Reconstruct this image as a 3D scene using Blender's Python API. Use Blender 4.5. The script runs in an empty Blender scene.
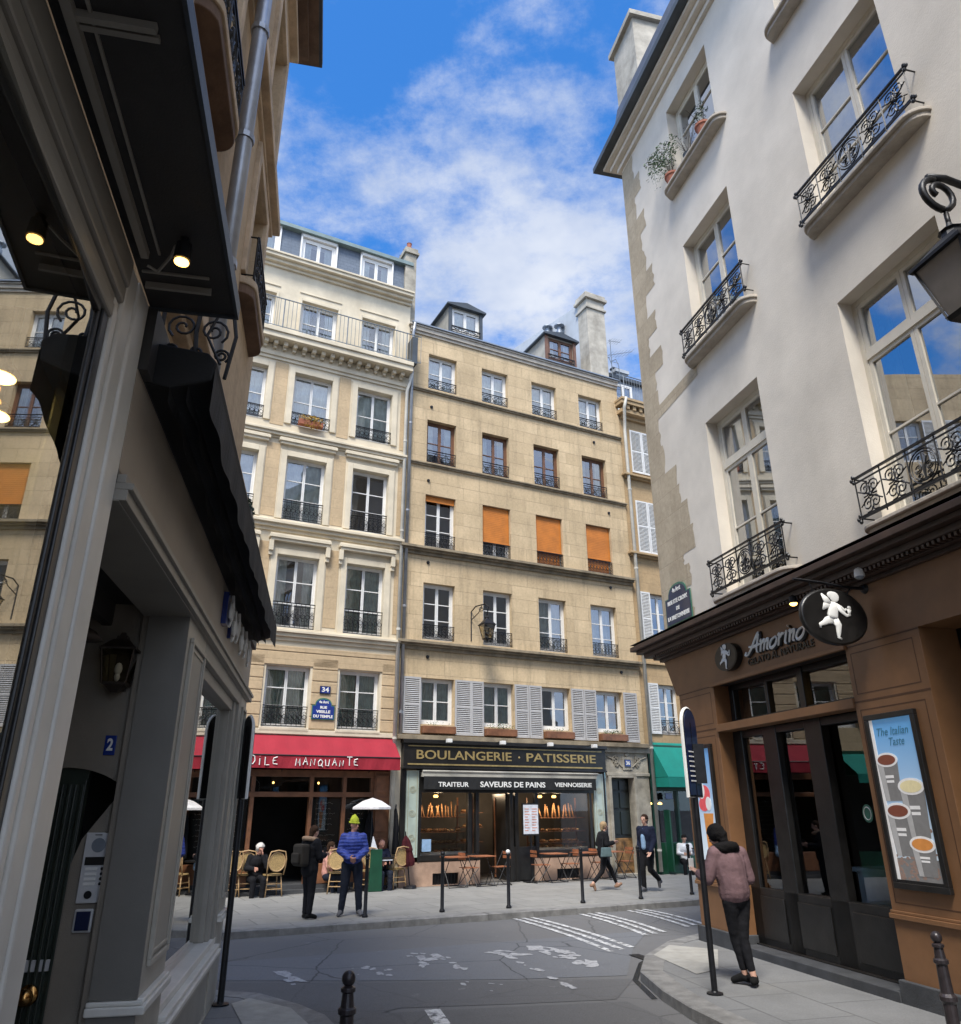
import bpy, bmesh, math, random
from mathutils import Vector, Matrix, noise
PI = math.pi
random.seed(7)
S = bpy.context.scene
COL = S.collection

# ------------------------------------------------------------ materials
def newmat(name):
    m = bpy.data.materials.new(name); m.use_nodes = True
    nt = m.node_tree
    for n in list(nt.nodes): nt.nodes.remove(n)
    out = nt.nodes.new('ShaderNodeOutputMaterial')
    return m, nt, out
def N(nt, t, **kw):
    n = nt.nodes.new(t)
    for k, v in kw.items():
        if k.startswith('i_'):
            n.inputs[k[2:].replace('_', ' ')].default_value = v
        else: setattr(n, k, v)
    return n
def K(nt, a, b): nt.links.new(a, b)
def c4(c): return (c[0], c[1], c[2], 1.0)
def mixc(nt, fac, a, b, mode='MIX'):
    n = nt.nodes.new('ShaderNodeMix'); n.data_type = 'RGBA'; n.blend_type = mode
    for s, v in ((0, fac), (6, a), (7, b)):
        if hasattr(v, 'links') or hasattr(v, 'is_linked'): K(nt, v, n.inputs[s])
        else: n.inputs[s].default_value = v if s == 0 else c4(v)
    return n.outputs[2]
def ramp(nt, src, a, b):
    n = nt.nodes.new('ShaderNodeMapRange'); n.inputs[1].default_value = a; n.inputs[2].default_value = b
    K(nt, src, n.inputs[0]); return n.outputs[0]
def noi(nt, vec, scale, detail=4, rough=.6):
    n = nt.nodes.new('ShaderNodeTexNoise'); n.inputs['Scale'].default_value = scale
    n.inputs['Detail'].default_value = detail; n.inputs['Roughness'].default_value = rough
    if vec is not None: K(nt, vec, n.inputs['Vector'])
    return n.outputs[0]
def ocoord(nt):
    return nt.nodes.new('ShaderNodeTexCoord').outputs['Object']
def scaled(nt, vec, s, rot=(0, 0, 0)):
    m = nt.nodes.new('ShaderNodeMapping'); m.inputs['Scale'].default_value = s
    m.inputs['Rotation'].default_value = rot; K(nt, vec, m.inputs['Vector']); return m.outputs[0]

def mat(name, col, rough=.6, var=.12, vs=6., bump=.15, bs=60., metal=0., spec=.5, dirt=0., dirtcol=(.05, .045, .04), coat=0.):
    m, nt, out = newmat(name)
    b = N(nt, 'ShaderNodeBsdfPrincipled'); K(nt, b.outputs[0], out.inputs[0])
    oc = ocoord(nt)
    dark = tuple(x * (1 - var * 1.6) for x in col); lite = tuple(min(1, x * (1 + var)) for x in col)
    f = ramp(nt, noi(nt, oc, vs), .3, .7)
    c = mixc(nt, f, dark, lite)
    if dirt:
        d = ramp(nt, noi(nt, scaled(nt, oc, (1, 1, .35)), vs * .45, 6, .7), .5, .78)
        mm = nt.nodes.new('ShaderNodeMath'); mm.operation = 'MULTIPLY'; mm.inputs[1].default_value = dirt; K(nt, d, mm.inputs[0])
        c = mixc(nt, mm.outputs[0], c, dirtcol)
    K(nt, c, b.inputs['Base Color'])
    b.inputs['Roughness'].default_value = rough; b.inputs['Metallic'].default_value = metal
    b.inputs['Specular IOR Level'].default_value = spec; b.inputs['Coat Weight'].default_value = coat
    if bump:
        bp = N(nt, 'ShaderNodeBump'); bp.inputs['Strength'].default_value = bump; bp.inputs['Distance'].default_value = .02
        K(nt, noi(nt, oc, bs, 5), bp.inputs['Height']); K(nt, bp.outputs[0], b.inputs['Normal'])
    return m

def stone(name, col, col2, mortar, bw=.9, bh=.36, msize=.006, patch=.5, streak=.5, stain=(.16, .13, .09), mstr=.6):
    """ashlar limestone: blocks of slightly different tone, joints, rain streaks, grain"""
    m, nt, out = newmat(name)
    b = N(nt, 'ShaderNodeBsdfPrincipled'); K(nt, b.outputs[0], out.inputs[0])
    oc = ocoord(nt)
    sp = nt.nodes.new('ShaderNodeSeparateXYZ'); K(nt, oc, sp.inputs[0])
    ad = nt.nodes.new('ShaderNodeMath'); ad.operation = 'ADD'; K(nt, sp.outputs[0], ad.inputs[0]); K(nt, sp.outputs[1], ad.inputs[1])
    cb = nt.nodes.new('ShaderNodeCombineXYZ'); K(nt, ad.outputs[0], cb.inputs[0]); K(nt, sp.outputs[2], cb.inputs[1])
    br = nt.nodes.new('ShaderNodeTexBrick'); K(nt, cb.outputs[0], br.inputs['Vector'])
    br.inputs['Color1'].default_value = c4(col); br.inputs['Color2'].default_value = c4(col2)
    br.inputs['Mortar'].default_value = c4(mortar); br.inputs['Scale'].default_value = 1.
    br.inputs['Mortar Size'].default_value = msize; br.inputs['Brick Width'].default_value = bw; br.inputs['Row Height'].default_value = bh
    br.inputs['Mortar Smooth'].default_value = .3; br.inputs['Bias'].default_value = 0.
    big = ramp(nt, noi(nt, oc, .8, 5, .6), .35, .7)
    c = mixc(nt, big, br.outputs['Color'], tuple(x * .72 for x in col2))
    mm = nt.nodes.new('ShaderNodeMath'); mm.operation = 'MULTIPLY'; mm.inputs[1].default_value = streak
    K(nt, ramp(nt, noi(nt, scaled(nt, oc, (2.2, 2.2, .25)), 1.6, 6, .7), .5, .8), mm.inputs[0])
    c = mixc(nt, mm.outputs[0], c, stain)
    fine = ramp(nt, noi(nt, oc, 14, 6, .7), .25, .75)
    c = mixc(nt, .35, c, mixc(nt, fine, tuple(x * .6 for x in col), tuple(min(1, x * 1.3) for x in col)))
    K(nt, c, b.inputs['Base Color']); b.inputs['Roughness'].default_value = .9; b.inputs['Specular IOR Level'].default_value = .2
    h = mixc(nt, .5, br.outputs['Fac'], noi(nt, oc, 30, 6, .7))
    bp = N(nt, 'ShaderNodeBump'); bp.inputs['Strength'].default_value = mstr; bp.inputs['Distance'].default_value = .012; bp.invert = True
    K(nt, h, bp.inputs['Height']); K(nt, bp.outputs[0], b.inputs['Normal'])
    return m

def glassmat(name, base=.1, ior=1.5, tint=(.85, .9, .88), wav=.02, wscale=1.2, gcol=(.92, .95, 1.)):
    m, nt, out = newmat(name)
    tr = N(nt, 'ShaderNodeBsdfTransparent'); tr.inputs[0].default_value = c4(tint)
    gl = N(nt, 'ShaderNodeBsdfGlossy'); gl.inputs['Roughness'].default_value = .01; gl.inputs[0].default_value = c4(gcol)
    fr = N(nt, 'ShaderNodeFresnel'); fr.inputs[0].default_value = ior
    ad = nt.nodes.new('ShaderNodeMath'); ad.operation = 'ADD'; ad.use_clamp = True; ad.inputs[1].default_value = base; K(nt, fr.outputs[0], ad.inputs[0])
    mx = N(nt, 'ShaderNodeMixShader'); K(nt, ad.outputs[0], mx.inputs[0]); K(nt, tr.outputs[0], mx.inputs[1]); K(nt, gl.outputs[0], mx.inputs[2])
    bp = N(nt, 'ShaderNodeBump'); bp.inputs['Strength'].default_value = wav; bp.inputs['Distance'].default_value = .3
    K(nt, noi(nt, ocoord(nt), wscale, 1), bp.inputs['Height']); K(nt, bp.outputs[0], gl.inputs['Normal'])
    K(nt, mx.outputs[0], out.inputs[0]); return m

def emit(name, col, st):
    m, nt, out = newmat(name); e = N(nt, 'ShaderNodeEmission'); e.inputs[0].default_value = c4(col); e.inputs[1].default_value = st
    K(nt, e.outputs[0], out.inputs[0]); return m

def roadmat(name, a, b_, crack=.5, sc=1.):
    m, nt, out = newmat(name); b = N(nt, 'ShaderNodeBsdfPrincipled'); K(nt, b.outputs[0], out.inputs[0])
    oc = ocoord(nt)
    c = mixc(nt, ramp(nt, noi(nt, oc, .5 * sc, 6, .65), .3, .7), a, b_)
    c = mixc(nt, ramp(nt, noi(nt, oc, 75, 4, .85), .38, .62), tuple(x * .5 for x in a), c)
    c = mixc(nt, ramp(nt, noi(nt, oc, 1.7, 7, .7), .56, .72), c, tuple(x * .62 for x in a))
    c = mixc(nt, ramp(nt, noi(nt, oc, 13, 5, .7), .3, .7), tuple(x * .82 for x in a), c)
    c = mixc(nt, ramp(nt, noi(nt, oc, 3, 8, .75), .62, .8), c, tuple(x * 1.7 for x in b_))
    vo = nt.nodes.new('ShaderNodeTexVoronoi'); vo.feature = 'DISTANCE_TO_EDGE'; vo.inputs['Scale'].default_value = .55
    w = nt.nodes.new('ShaderNodeMix'); w.data_type = 'RGBA'; w.inputs[0].default_value = .12; K(nt, oc, w.inputs[6])
    nn = nt.nodes.new('ShaderNodeTexNoise'); nn.inputs['Scale'].default_value = 2.2; nn.inputs['Detail'].default_value = 5; K(nt, oc, nn.inputs['Vector']); K(nt, nn.outputs[1], w.inputs[7])
    K(nt, w.outputs[2], vo.inputs['Vector'])
    cr = nt.nodes.new('ShaderNodeMapRange'); cr.inputs[1].default_value = 0; cr.inputs[2].default_value = .008; cr.inputs[3].default_value = crack; cr.inputs[4].default_value = 0
    K(nt, vo.outputs[0], cr.inputs[0])
    c = mixc(nt, cr.outputs[0], c, (.012, .012, .012))
    K(nt, c, b.inputs['Base Color']); b.inputs['Roughness'].default_value = .82; b.inputs['Specular IOR Level'].default_value = .35
    bp = N(nt, 'ShaderNodeBump'); bp.inputs['Strength'].default_value = .5; bp.inputs['Distance'].default_value = .01
    K(nt, noi(nt, oc, 90, 4, .8), bp.inputs['Height']); K(nt, bp.outputs[0], b.inputs['Normal'])
    return m

def paintmat(name, lo, hi, asphalt=(.13, .13, .135), col=(.62, .62, .6), sc=9.):
    """worn white road paint: patches of it are rubbed off down to the asphalt"""
    m, nt, out = newmat(name); b = N(nt, 'ShaderNodeBsdfPrincipled'); K(nt, b.outputs[0], out.inputs[0])
    oc = ocoord(nt)
    f = ramp(nt, noi(nt, oc, sc, 8, .75), lo, hi)
    c = mixc(nt, f, asphalt, col)
    K(nt, c, b.inputs['Base Color']); b.inputs['Roughness'].default_value = .8
    tr = N(nt, 'ShaderNodeBsdfTransparent'); mx = N(nt, 'ShaderNodeMixShader')
    K(nt, ramp(nt, noi(nt, oc, sc, 8, .75), lo - .02, lo + .05), mx.inputs[0]); K(nt, tr.outputs[0], mx.inputs[1]); K(nt, b.outputs[0], mx.inputs[2]); K(nt, mx.outputs[0], out.inputs[0])
    return m

def pavemat(name, col, col2, joint, bw, bh, rot=0., msize=.008):
    m, nt, out = newmat(name); b = N(nt, 'ShaderNodeBsdfPrincipled'); K(nt, b.outputs[0], out.inputs[0])
    oc = ocoord(nt); v = scaled(nt, oc, (1, 1, 1), (0, 0, rot))
    br = nt.nodes.new('ShaderNodeTexBrick'); K(nt, v, br.inputs['Vector'])
    br.inputs['Color1'].default_value = c4(col); br.inputs['Color2'].default_value = c4(col2); br.inputs['Mortar'].default_value = c4(joint)
    br.inputs['Scale'].default_value = 1; br.inputs['Mortar Size'].default_value = msize; br.inputs['Brick Width'].default_value = bw; br.inputs['Row Height'].default_value = bh
    br.inputs['Mortar Smooth'].default_value = .4
    c = mixc(nt, ramp(nt, noi(nt, oc, 1.3, 7, .7), .35, .75), br.outputs['Color'], tuple(x * .6 for x in col2))
    c = mixc(nt, .4, c, mixc(nt, ramp(nt, noi(nt, oc, 45, 5, .8), .3, .7), tuple(x * .6 for x in col), tuple(x * 1.25 for x in col)))
    K(nt, c, b.inputs['Base Color']); b.inputs['Roughness'].default_value = .85
    bp = N(nt, 'ShaderNodeBump'); bp.inputs['Strength'].default_value = .5; bp.inputs['Distance'].default_value = .01; bp.invert = True
    K(nt, mixc(nt, .4, br.outputs['Fac'], noi(nt, oc, 40, 5, .7)), bp.inputs['Height']); K(nt, bp.outputs[0], b.inputs['Normal'])
    return m

M = {}
M['b1_cream'] = mat('cream_render', (.63, .55, .41), .85, .1, 1.5, .2, 30, dirt=.35, dirtcol=(.25, .2, .13))
M['b1_panel'] = stone('cream_ashlar', (.56, .42, .26), (.50, .38, .24), (.36, .27, .17), 1.0, .30, .006, streak=.25, stain=(.3, .2, .12))
M['b2'] = stone('warm_limestone', (.66, .51, .32), (.45, .34, .205), (.25, .185, .12), 1.15, .43, .006, streak=.95, stain=(.13, .10, .065), mstr=1.)
M['b2_trim'] = mat('weathered_cornice', (.26, .21, .14), .9, .25, 3, .4, 25, dirt=.7, dirtcol=(.07, .055, .04))
M['b3'] = stone('ochre_limestone', (.48, .34, .19), (.42, .3, .17), (.24, .17, .1), .9, .36, .006, streak=.5)
M['l_stone'] = stone('tan_limestone', (.60, .44, .28), (.50, .37, .23), (.28, .2, .13), 1.0, .38, .004, streak=.6, stain=(.14, .1, .07))
M['l_trim'] = mat('tan_stone_trim', (.56, .42, .28), .9, .2, 3, .3, 25, dirt=.5, dirtcol=(.1, .07, .05))
M['l_slab'] = mat('brown_stone_slab', (.14, .085, .055), .9, .2, 4, .3, 25)
M['stucco'] = mat('white_stucco', (.66, .60, .51), .92, .09, .9, .14, 45, dirt=.32, dirtcol=(.40, .36, .29))
M['quoin'] = stone('tan_quoin_stone', (.50, .42, .305), (.375, .305, .21), (.25, .2, .14), .62, .44, .006, streak=.5, stain=(.16, .11, .07))
M['sill'] = mat('sill_stone', (.46, .41, .34), .9, .15, 4, .3, 25, dirt=.4, dirtcol=(.2, .16, .12))
M['white'] = mat('white_paint', (.72, .71, .68), .45, .05, 5, .05, 30)
M['cream'] = mat('cream_window_paint', (.62, .57, .47), .5, .06, 5, .08, 30)
M['brownframe'] = mat('brown_window_frame', (.16, .075, .04), .5, .2, 5, .1)
M['iron'] = mat('black_iron', (.012, .012, .014), .45, .3, 10, .1, 60, metal=.3)
M['railgrey'] = mat('grey_blue_iron', (.16, .19, .22), .5, .2, 5, .1, 60)
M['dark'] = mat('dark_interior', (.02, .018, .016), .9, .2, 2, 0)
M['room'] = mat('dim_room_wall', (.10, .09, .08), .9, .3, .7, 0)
M['sheer'] = mat('sheer_curtain', (.66, .69, .66), .9, .2, 3, .3, 12)
M['greencurt'] = mat('grey_green_curtain', (.36, .45, .40), .9, .25, 4, .3, 12)
M['pane'] = glassmat('window_glass', .16, 1.5, (.88, .92, .9), .035, 1.1)
M['pane_r'] = glassmat('clear_window_glass', .34, 1.6, (.55, .58, .58), .012, .6)
M['shopglass'] = glassmat('shop_glass', .03, 1.45, (.9, .92, .9), .003, .5)
M['mirrorglass'] = glassmat('shop_glass_reflective', .30, 1.7, (.75, .8, .78), .002, .4, (.95, .95, .93))
M['slate'] = stone('slate_tiles', (.13, .16, .20), (.18, .21, .26), (.06, .07, .09), .22, .13, .006, streak=.3, stain=(.07, .08, .1))
M['zinc'] = mat('zinc_roof', (.24, .27, .31), .45, .12, 2, .1, 20, metal=.5)
M['zincdark'] = mat('dark_zinc_edge', (.045, .055, .065), .5, .2, 2, .1, 20)
M['copper'] = mat('green_grey_gutter', (.17, .23, .23), .55, .15, 3, .1, 20)
M['pipe'] = mat('pale_drainpipe', (.5, .48, .42), .55, .12, 3, .1, 20)
M['zincpipe'] = mat('zinc_drainpipe', (.36, .37, .39), .38, .15, 3, .1, 20, metal=.6)
M['cheek'] = mat('dormer_cheek_render', (.36, .34, .29), .85, .15, 2, .2)
M['bluewall'] = mat('pale_rendered_gable', (.42, .45, .48), .9, .1, 1.2, .2)
M['shutter'] = mat('grey_white_shutter', (.42, .41, .40), .6, .08, 5, .1, dirt=.25, dirtcol=(.2, .19, .18))
M['shutterw'] = mat('white_shutter', (.66, .66, .64), .55, .06, 5, .1)
M['orange'] = mat('orange_roller_blind', (.52, .17, .02), .6, .12, 3, .1, 40)
M['blackwood'] = mat('black_shop_paint', (.014, .013, .012), .35, .3, 5, .08, 30)
M['gold'] = mat('gold_letters', (.42, .31, .13), .4, .15, 8, .05, metal=.4)
M['lettwhite'] = mat('white_letters', (.75, .74, .7), .5, .04, 8, 0)
M['palegreen'] = mat('pale_green_glass_panel', (.40, .47, .41), .12, .1, 3, 0, coat=.6)
M['pinkstone'] = mat('pinkish_plinth_stone', (.42, .28, .2), .8, .2, 2.5, .25, 30, dirt=.4, dirtcol=(.2, .12, .08))
M['red'] = mat('red_awning_canvas', (.28, .009, .022), .8, .07, 3, .15, 90)
M['teal'] = mat('teal_awning_canvas', (.0, .20, .15), .75, .08, 3, .15, 90)
M['tealdark'] = mat('dark_green_shop_paint', (.008, .06, .03), .4, .2, 3, .08)
M['brownwood'] = mat('brown_shop_wood', (.20, .085, .04), .45, .25, 4, .15, 40)
M['chalk'] = mat('chalkboard', (.012, .013, .013), .7, .2, 5, 0)
M['portal'] = mat('grey_portal_stone', (.34, .31, .25), .9, .25, 3, .4, 25, dirt=.5, dirtcol=(.12, .1, .07))
M['doordark'] = mat('dark_green_black_door', (.012, .018, .017), .4, .2, 3, .08)
M['doorrust'] = mat('worn_wood_kickboard', (.22, .12, .045), .6, .5, 5, .3, 30)
M['amor'] = mat('caramel_brown_paint', (.205, .10, .043), .5, .10, 2.5, .10, 60, dirt=.25, dirtcol=(.09, .05, .03))
M['amordark'] = mat('caramel_groove', (.09, .04, .017), .6, .1, 4, 0)
M['cornice'] = mat('dark_brown_cornice', (.05, .028, .02), .5, .2, 5, .1, 40)
M['plinth'] = mat('grey_plinth', (.05, .052, .056), .8, .2, 4, .3, 50)
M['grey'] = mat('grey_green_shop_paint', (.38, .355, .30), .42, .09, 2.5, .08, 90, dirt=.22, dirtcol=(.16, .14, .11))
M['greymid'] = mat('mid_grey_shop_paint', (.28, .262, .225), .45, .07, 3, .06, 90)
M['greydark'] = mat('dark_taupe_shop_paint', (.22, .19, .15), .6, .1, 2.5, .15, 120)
M['silver'] = mat('light_grey_pilaster_paint', (.66, .64, .58), .38, .09, 2, .07, 90, dirt=.22, dirtcol=(.32, .30, .27))
M['taupe'] = mat('taupe_fascia_paint', (.38, .32, .25), .55, .07, 2, .08, 60)
M['soffit'] = mat('charcoal_soffit_paint', (.035, .033, .031), .6, .15, 3, .1, 90)
M['blackcanvas'] = mat('black_awning_canvas', (.007, .007, .007), .8, .2, 6, .2, 60)
M['steel'] = mat('brushed_steel', (.60, .60, .60), .35, .05, 10, .05, metal=.15)
M['blue'] = mat('enamel_blue', (.012, .035, .22), .25, .15, 6, .03, coat=.5)
M['navy'] = mat('enamel_navy', (.01, .018, .06), .3, .15, 6, .03, coat=.4)
M['enamelgreen'] = mat('enamel_green_rim', (.05, .16, .11), .3, .15, 6, .03)
M['brass'] = mat('polished_brass', (.55, .30, .10), .22, .1, 10, 0, metal=1.)
M['lantglass'] = glassmat('lantern_glass', .15, 1.5, (.75, .68, .5), .05, 8)
M['rattan'] = mat('rattan_cane', (.42, .27, .13), .55, .2, 25, .3, 90)
M['rattanweave'] = mat('woven_cane', (.40, .27, .11), .6, .3, 60, .5, 150)
M['terracotta'] = mat('terracotta', (.30, .10, .055), .8, .15, 8, .2)
M['leaf'] = mat('leaf_green', (.05, .11, .03), .6, .4, 20, 0)
M['leafdark'] = mat('leaf_dark_green', (.02, .05, .02), .6, .4, 20, 0)
M['flower'] = mat('yellow_flower', (.45, .27, .02), .7, .3, 25, 0)
M['bark'] = mat('twig', (.06, .045, .03), .8, .2, 20, .1)
M['bread'] = mat('bread_crust', (.27, .13, .05), .7, .35, 14, .3, 40)
M['breadpale'] = mat('pale_pastry', (.6, .4, .2), .7, .3, 14, .3, 40)
M['tablered'] = mat('red_brown_table_slats', (.30, .11, .05), .5, .2, 12, .1)
M['asphalt'] = roadmat('asphalt', (.155, .153, .152), (.195, .192, .19))
M['asphaltnew'] = roadmat('asphalt_darker', (.13, .129, .13), (.158, .156, .155), .2)
M['asphaltold'] = roadmat('asphalt_bluish_old', (.165, .17, .18), (.2, .205, .215), .8)
M['granite'] = mat('granite_kerb', (.20, .195, .185), .8, .2, 6, .4, 60, dirt=.4, dirtcol=(.06, .055, .05))
M['pave_far'] = pavemat('pavement_slabs', (.26, .255, .235), (.205, .2, .19), (.06, .06, .055), 1.1, .8, -.4711, .02)
M['pave_r'] = pavemat('pavement_slabs_worn', (.20, .20, .195), (.165, .168, .17), (.05, .05, .05), 1.0, .8, 1.3276, .014)
M['pavepale'] = mat('pale_concrete_patch', (.33, .32, .29), .9, .12, 5, .3, 60)
M['paint'] = paintmat('road_paint', .40, .56, col=(.55, .55, .54))
M['paintworn'] = paintmat('road_paint_worn', .36, .60, asphalt=(.2, .2, .21), sc=11., col=(.40, .40, .40))
M['wet'] = mat('wet_asphalt', (.03, .032, .036), .12, .3, 3, .05, 20)
M['bulb'] = emit('warm_bulb', (1., .55, .14), 3.5)
M['bulbwhite'] = emit('pendant_disc_light', (1., .72, .25), 5.)
M['skin'] = mat('skin', (.50, .29, .21), .55, .06, 10, 0)
M['skin2'] = mat('skin_ruddy', (.48, .24, .17), .55, .06, 10, 0)
M['eyedark'] = mat('eye_dark', (.02, .015, .012), .3, 0, 10, 0)
M['lips'] = mat('lips', (.3, .1, .09), .5, 0, 10, 0)
def cloth(n, c, bump=.25, bs=70.): 
    M[n] = mat(n, c, .9, .14, 9, bump, bs, spec=.2); return M[n]
cloth('black_cloth', (.009, .009, .011)); cloth('navy_cloth', (.012, .016, .035)); cloth('dark_jeans', (.014, .018, .03))
cloth('mauve_corduroy', (.155, .095, .10)); cloth('white_cloth', (.6, .62, .66)); cloth('palebluecloth', (.25, .38, .55))
cloth('pink_cloth', (.55, .28, .23)); cloth('lime_knit', (.40, .45, .04), .9, 60); cloth('fur', (.33, .22, .14), .9, 40)
cloth('grey_hair', (.55, .52, .48), .8, 50); cloth('brown_hair', (.035, .018, .01), .8, 50); cloth('blond_hair', (.33, .23, .13), .8, 50); cloth('black_hair', (.008, .007, .007), .8, 50)
cloth('bag_teal', (.10, .15, .16)); cloth('olive_pack', (.035, .03, .024)); cloth('shoe_grey', (.10, .10, .11)); cloth('shoe_tan', (.25, .15, .1)); cloth('shoe_black', (.008, .008, .008)); cloth('maroon', (.05, .008, .012)); cloth('parasol_white', (.62, .6, .6)); cloth('sole', (.5, .5, .48))
def quilted():
    m, nt, out = newmat('blue_quilted_nylon'); b = N(nt, 'ShaderNodeBsdfPrincipled'); K(nt, b.outputs[0], out.inputs[0])
    b.inputs['Base Color'].default_value = (.018, .035, .26, 1); b.inputs['Roughness'].default_value = .65
    w = nt.nodes.new('ShaderNodeTexWave'); w.bands_direction = 'Z'; w.wave_profile = 'SIN'; w.inputs['Scale'].default_value = 5.2; w.inputs['Distortion'].default_value = .6; K(nt, ocoord(nt), w.inputs['Vector'])
    bp = N(nt, 'ShaderNodeBump'); bp.inputs['Strength'].default_value = .4; bp.inputs['Distance'].default_value = .015; K(nt, w.outputs[1], bp.inputs['Height']); K(nt, bp.outputs[0], b.inputs['Normal'])
    c = mixc(nt, ramp(nt, w.outputs[1], 0, .35), (.014, .028, .17), (.022, .045, .25)); K(nt, c, b.inputs['Base Color'])
    return m
M['quilt'] = quilted()

# ------------------------------------------------------------ mesh builder
class MB:
    def __init__(s): s.v = []; s.f = []; s.mi = []; s.cur = 0; s.T = None
    def add(s, vs, fs):
        b = len(s.v)
        if s.T is not None: vs = [s.T @ Vector(p) for p in vs]
        s.v += [tuple(p) for p in vs]; s.f += [tuple(i + b for i in f) for f in fs]; s.mi += [s.cur] * len(fs); return s
    def box(s, x0, x1, y0, y1, z0, z1):
        if x0 > x1: x0, x1 = x1, x0
        if y0 > y1: y0, y1 = y1, y0
        if z0 > z1: z0, z1 = z1, z0
        return s.add([(x0,y0,z0),(x1,y0,z0),(x1,y1,z0),(x0,y1,z0),(x0,y0,z1),(x1,y0,z1),(x1,y1,z1),(x0,y1,z1)],
              [(0,3,2,1),(4,5,6,7),(0,1,5,4),(1,2,6,5),(2,3,7,6),(3,0,4,7)])
    def prism(s, poly, a0, a1, ax='y'):
        """poly extruded along ax; poly in the two other axes (x,z), (y,z) or (x,y)"""
        n = len(poly)
        def P(p, a): return {'y': (p[0], a, p[1]), 'x': (a, p[0], p[1]), 'z': (p[0], p[1], a)}[ax]
        vs = [P(p, a0) for p in poly] + [P(p, a1) for p in poly]
        return s.add(vs, [tuple(range(n))[::-1], tuple(range(n, 2*n))] + [(i, (i+1) % n, n + (i+1) % n, n + i) for i in range(n)])
    def tube(s, pts, r, seg=6, closed=False, caps=True):
        pts = [Vector(p) for p in pts]; n = len(pts)
        rs = r if isinstance(r, (list, tuple)) else [r] * n
        vs = []; fs = []; prev = None
        for i in range(n):
            if closed: t = (pts[(i+1) % n] - pts[i-1])
            else: t = pts[min(i+1, n-1)] - pts[max(i-1, 0)]
            if t.length < 1e-9: t = Vector((0, 0, 1))
            t.normalize()
            if prev is None:
                a = Vector((0, 0, 1)) if abs(t.z) < .9 else Vector((1, 0, 0)); u = t.cross(a).normalized()
            else:
                u = (prev - t * prev.dot(t)); u = u.normalized() if u.length > 1e-6 else t.orthogonal().normalized()
            prev = u; w = t.cross(u)
            for k in range(seg):
                an = 2 * PI * k / seg; vs.append(pts[i] + (u * math.cos(an) + w * math.sin(an)) * rs[i])
        m = n if closed else n - 1
        for i in range(m):
            j = (i + 1) % n
            for k in range(seg):
                k2 = (k + 1) % seg; fs.append((i*seg+k, i*seg+k2, j*seg+k2, j*seg+k))
        if caps and not closed:
            fs.append(tuple(range(seg))[::-1]); fs.append(tuple((n-1)*seg + k for k in range(seg)))
        return s.add(vs, fs)
    def lathe(s, prof, c=(0, 0, 0), seg=14, sx=1., sy=1.):
        vs = []; fs = []
        for (r, z) in prof:
            for k in range(seg):
                a = 2 * PI * k / seg; vs.append((c[0] + r * math.cos(a) * sx, c[1] + r * math.sin(a) * sy, c[2] + z))
        for i in range(len(prof) - 1):
            for k in range(seg):
                k2 = (k + 1) % seg; fs.append((i*seg+k, i*seg+k2, (i+1)*seg+k2, (i+1)*seg+k))
        fs.append(tuple(range(seg))[::-1]); fs.append(tuple((len(prof)-1)*seg + k for k in range(seg)))
        return s.add(vs, fs)
    def ell(s, c, r, seg=12, rings=8):
        prof = []
        vs = []; fs = []
        for i in range(rings + 1):
            t = PI * i / rings
            for k in range(seg):
                a = 2 * PI * k / seg
                vs.append((c[0] + r[0]*math.sin(t)*math.cos(a), c[1] + r[1]*math.sin(t)*math.sin(a), c[2] - r[2]*math.cos(t)))
        for i in range(rings):
            for k in range(seg):
                k2 = (k + 1) % seg; fs.append((i*seg+k, i*seg+k2, (i+1)*seg+k2, (i+1)*seg+k))
        return s.add(vs, fs)
    def quad(s, a, b, c, d): return s.add([a, b, c, d], [(0, 1, 2, 3)])
    def mesh(s, name, mats, smooth=False, merge=False):
        me = bpy.data.meshes.new(name); me.from_pydata(s.v, [], s.f)
        for m in (mats if isinstance(mats, (list, tuple)) else [mats]): me.materials.append(m)
        for p, i in zip(me.polygons, s.mi): p.material_index = i; p.use_smooth = smooth
        if merge:
            b = bmesh.new(); b.from_mesh(me); bmesh.ops.remove_doubles(b, verts=b.verts, dist=1e-4)
            bmesh.ops.recalc_face_normals(b, faces=b.faces); b.to_mesh(me); b.free()
        me.update(); return me
    def build(s, name, mats, parent=None, loc=(0, 0, 0), smooth=False, bevel=0., rotz=0.):
        o = bpy.data.objects.new(name, s.mesh(name, mats, smooth)); COL.objects.link(o)
        o.parent = parent; o.location = loc
        if rotz: o.rotation_euler.z = rotz
        if bevel:
            md = o.modifiers.new('Bevel', 'BEVEL'); md.width = bevel; md.segments = 2; md.limit_method = 'ANGLE'; md.angle_limit = .6
        return o
def inst(src, parent, loc, rotz=0.):
    o = src.copy(); COL.objects.link(o); o.parent = parent; o.location = loc
    o.rotation_euler.z = rotz
    return o
def tag(o, label=None, cat=None, group=None, kind=None):
    if label: o['label'] = label
    if cat: o['category'] = cat
    if group: o['group'] = group
    if kind: o['kind'] = kind
    return o
def thing(name, label, cat, loc=(0, 0, 0), rotz=0., group=None):
    o = bpy.data.objects.new(name, None); COL.objects.link(o); o.empty_display_size = .2
    o.location = loc; o.rotation_euler.z = rotz
    return tag(o, label, cat, group)
def copy_thing(root, loc, rotz, label=None, group=None):
    def cp(o, par):
        c = o.copy(); COL.objects.link(c); c.parent = par
        for ch in list(o.children): cp(ch, c)
        return c
    kids = list(root.children)
    r = root.copy(); COL.objects.link(r); r.location = loc; r.rotation_euler.z = rotz
    for ch in kids: cp(ch, r)
    if label: r['label'] = label
    if group: r['group'] = group
    return r

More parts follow.
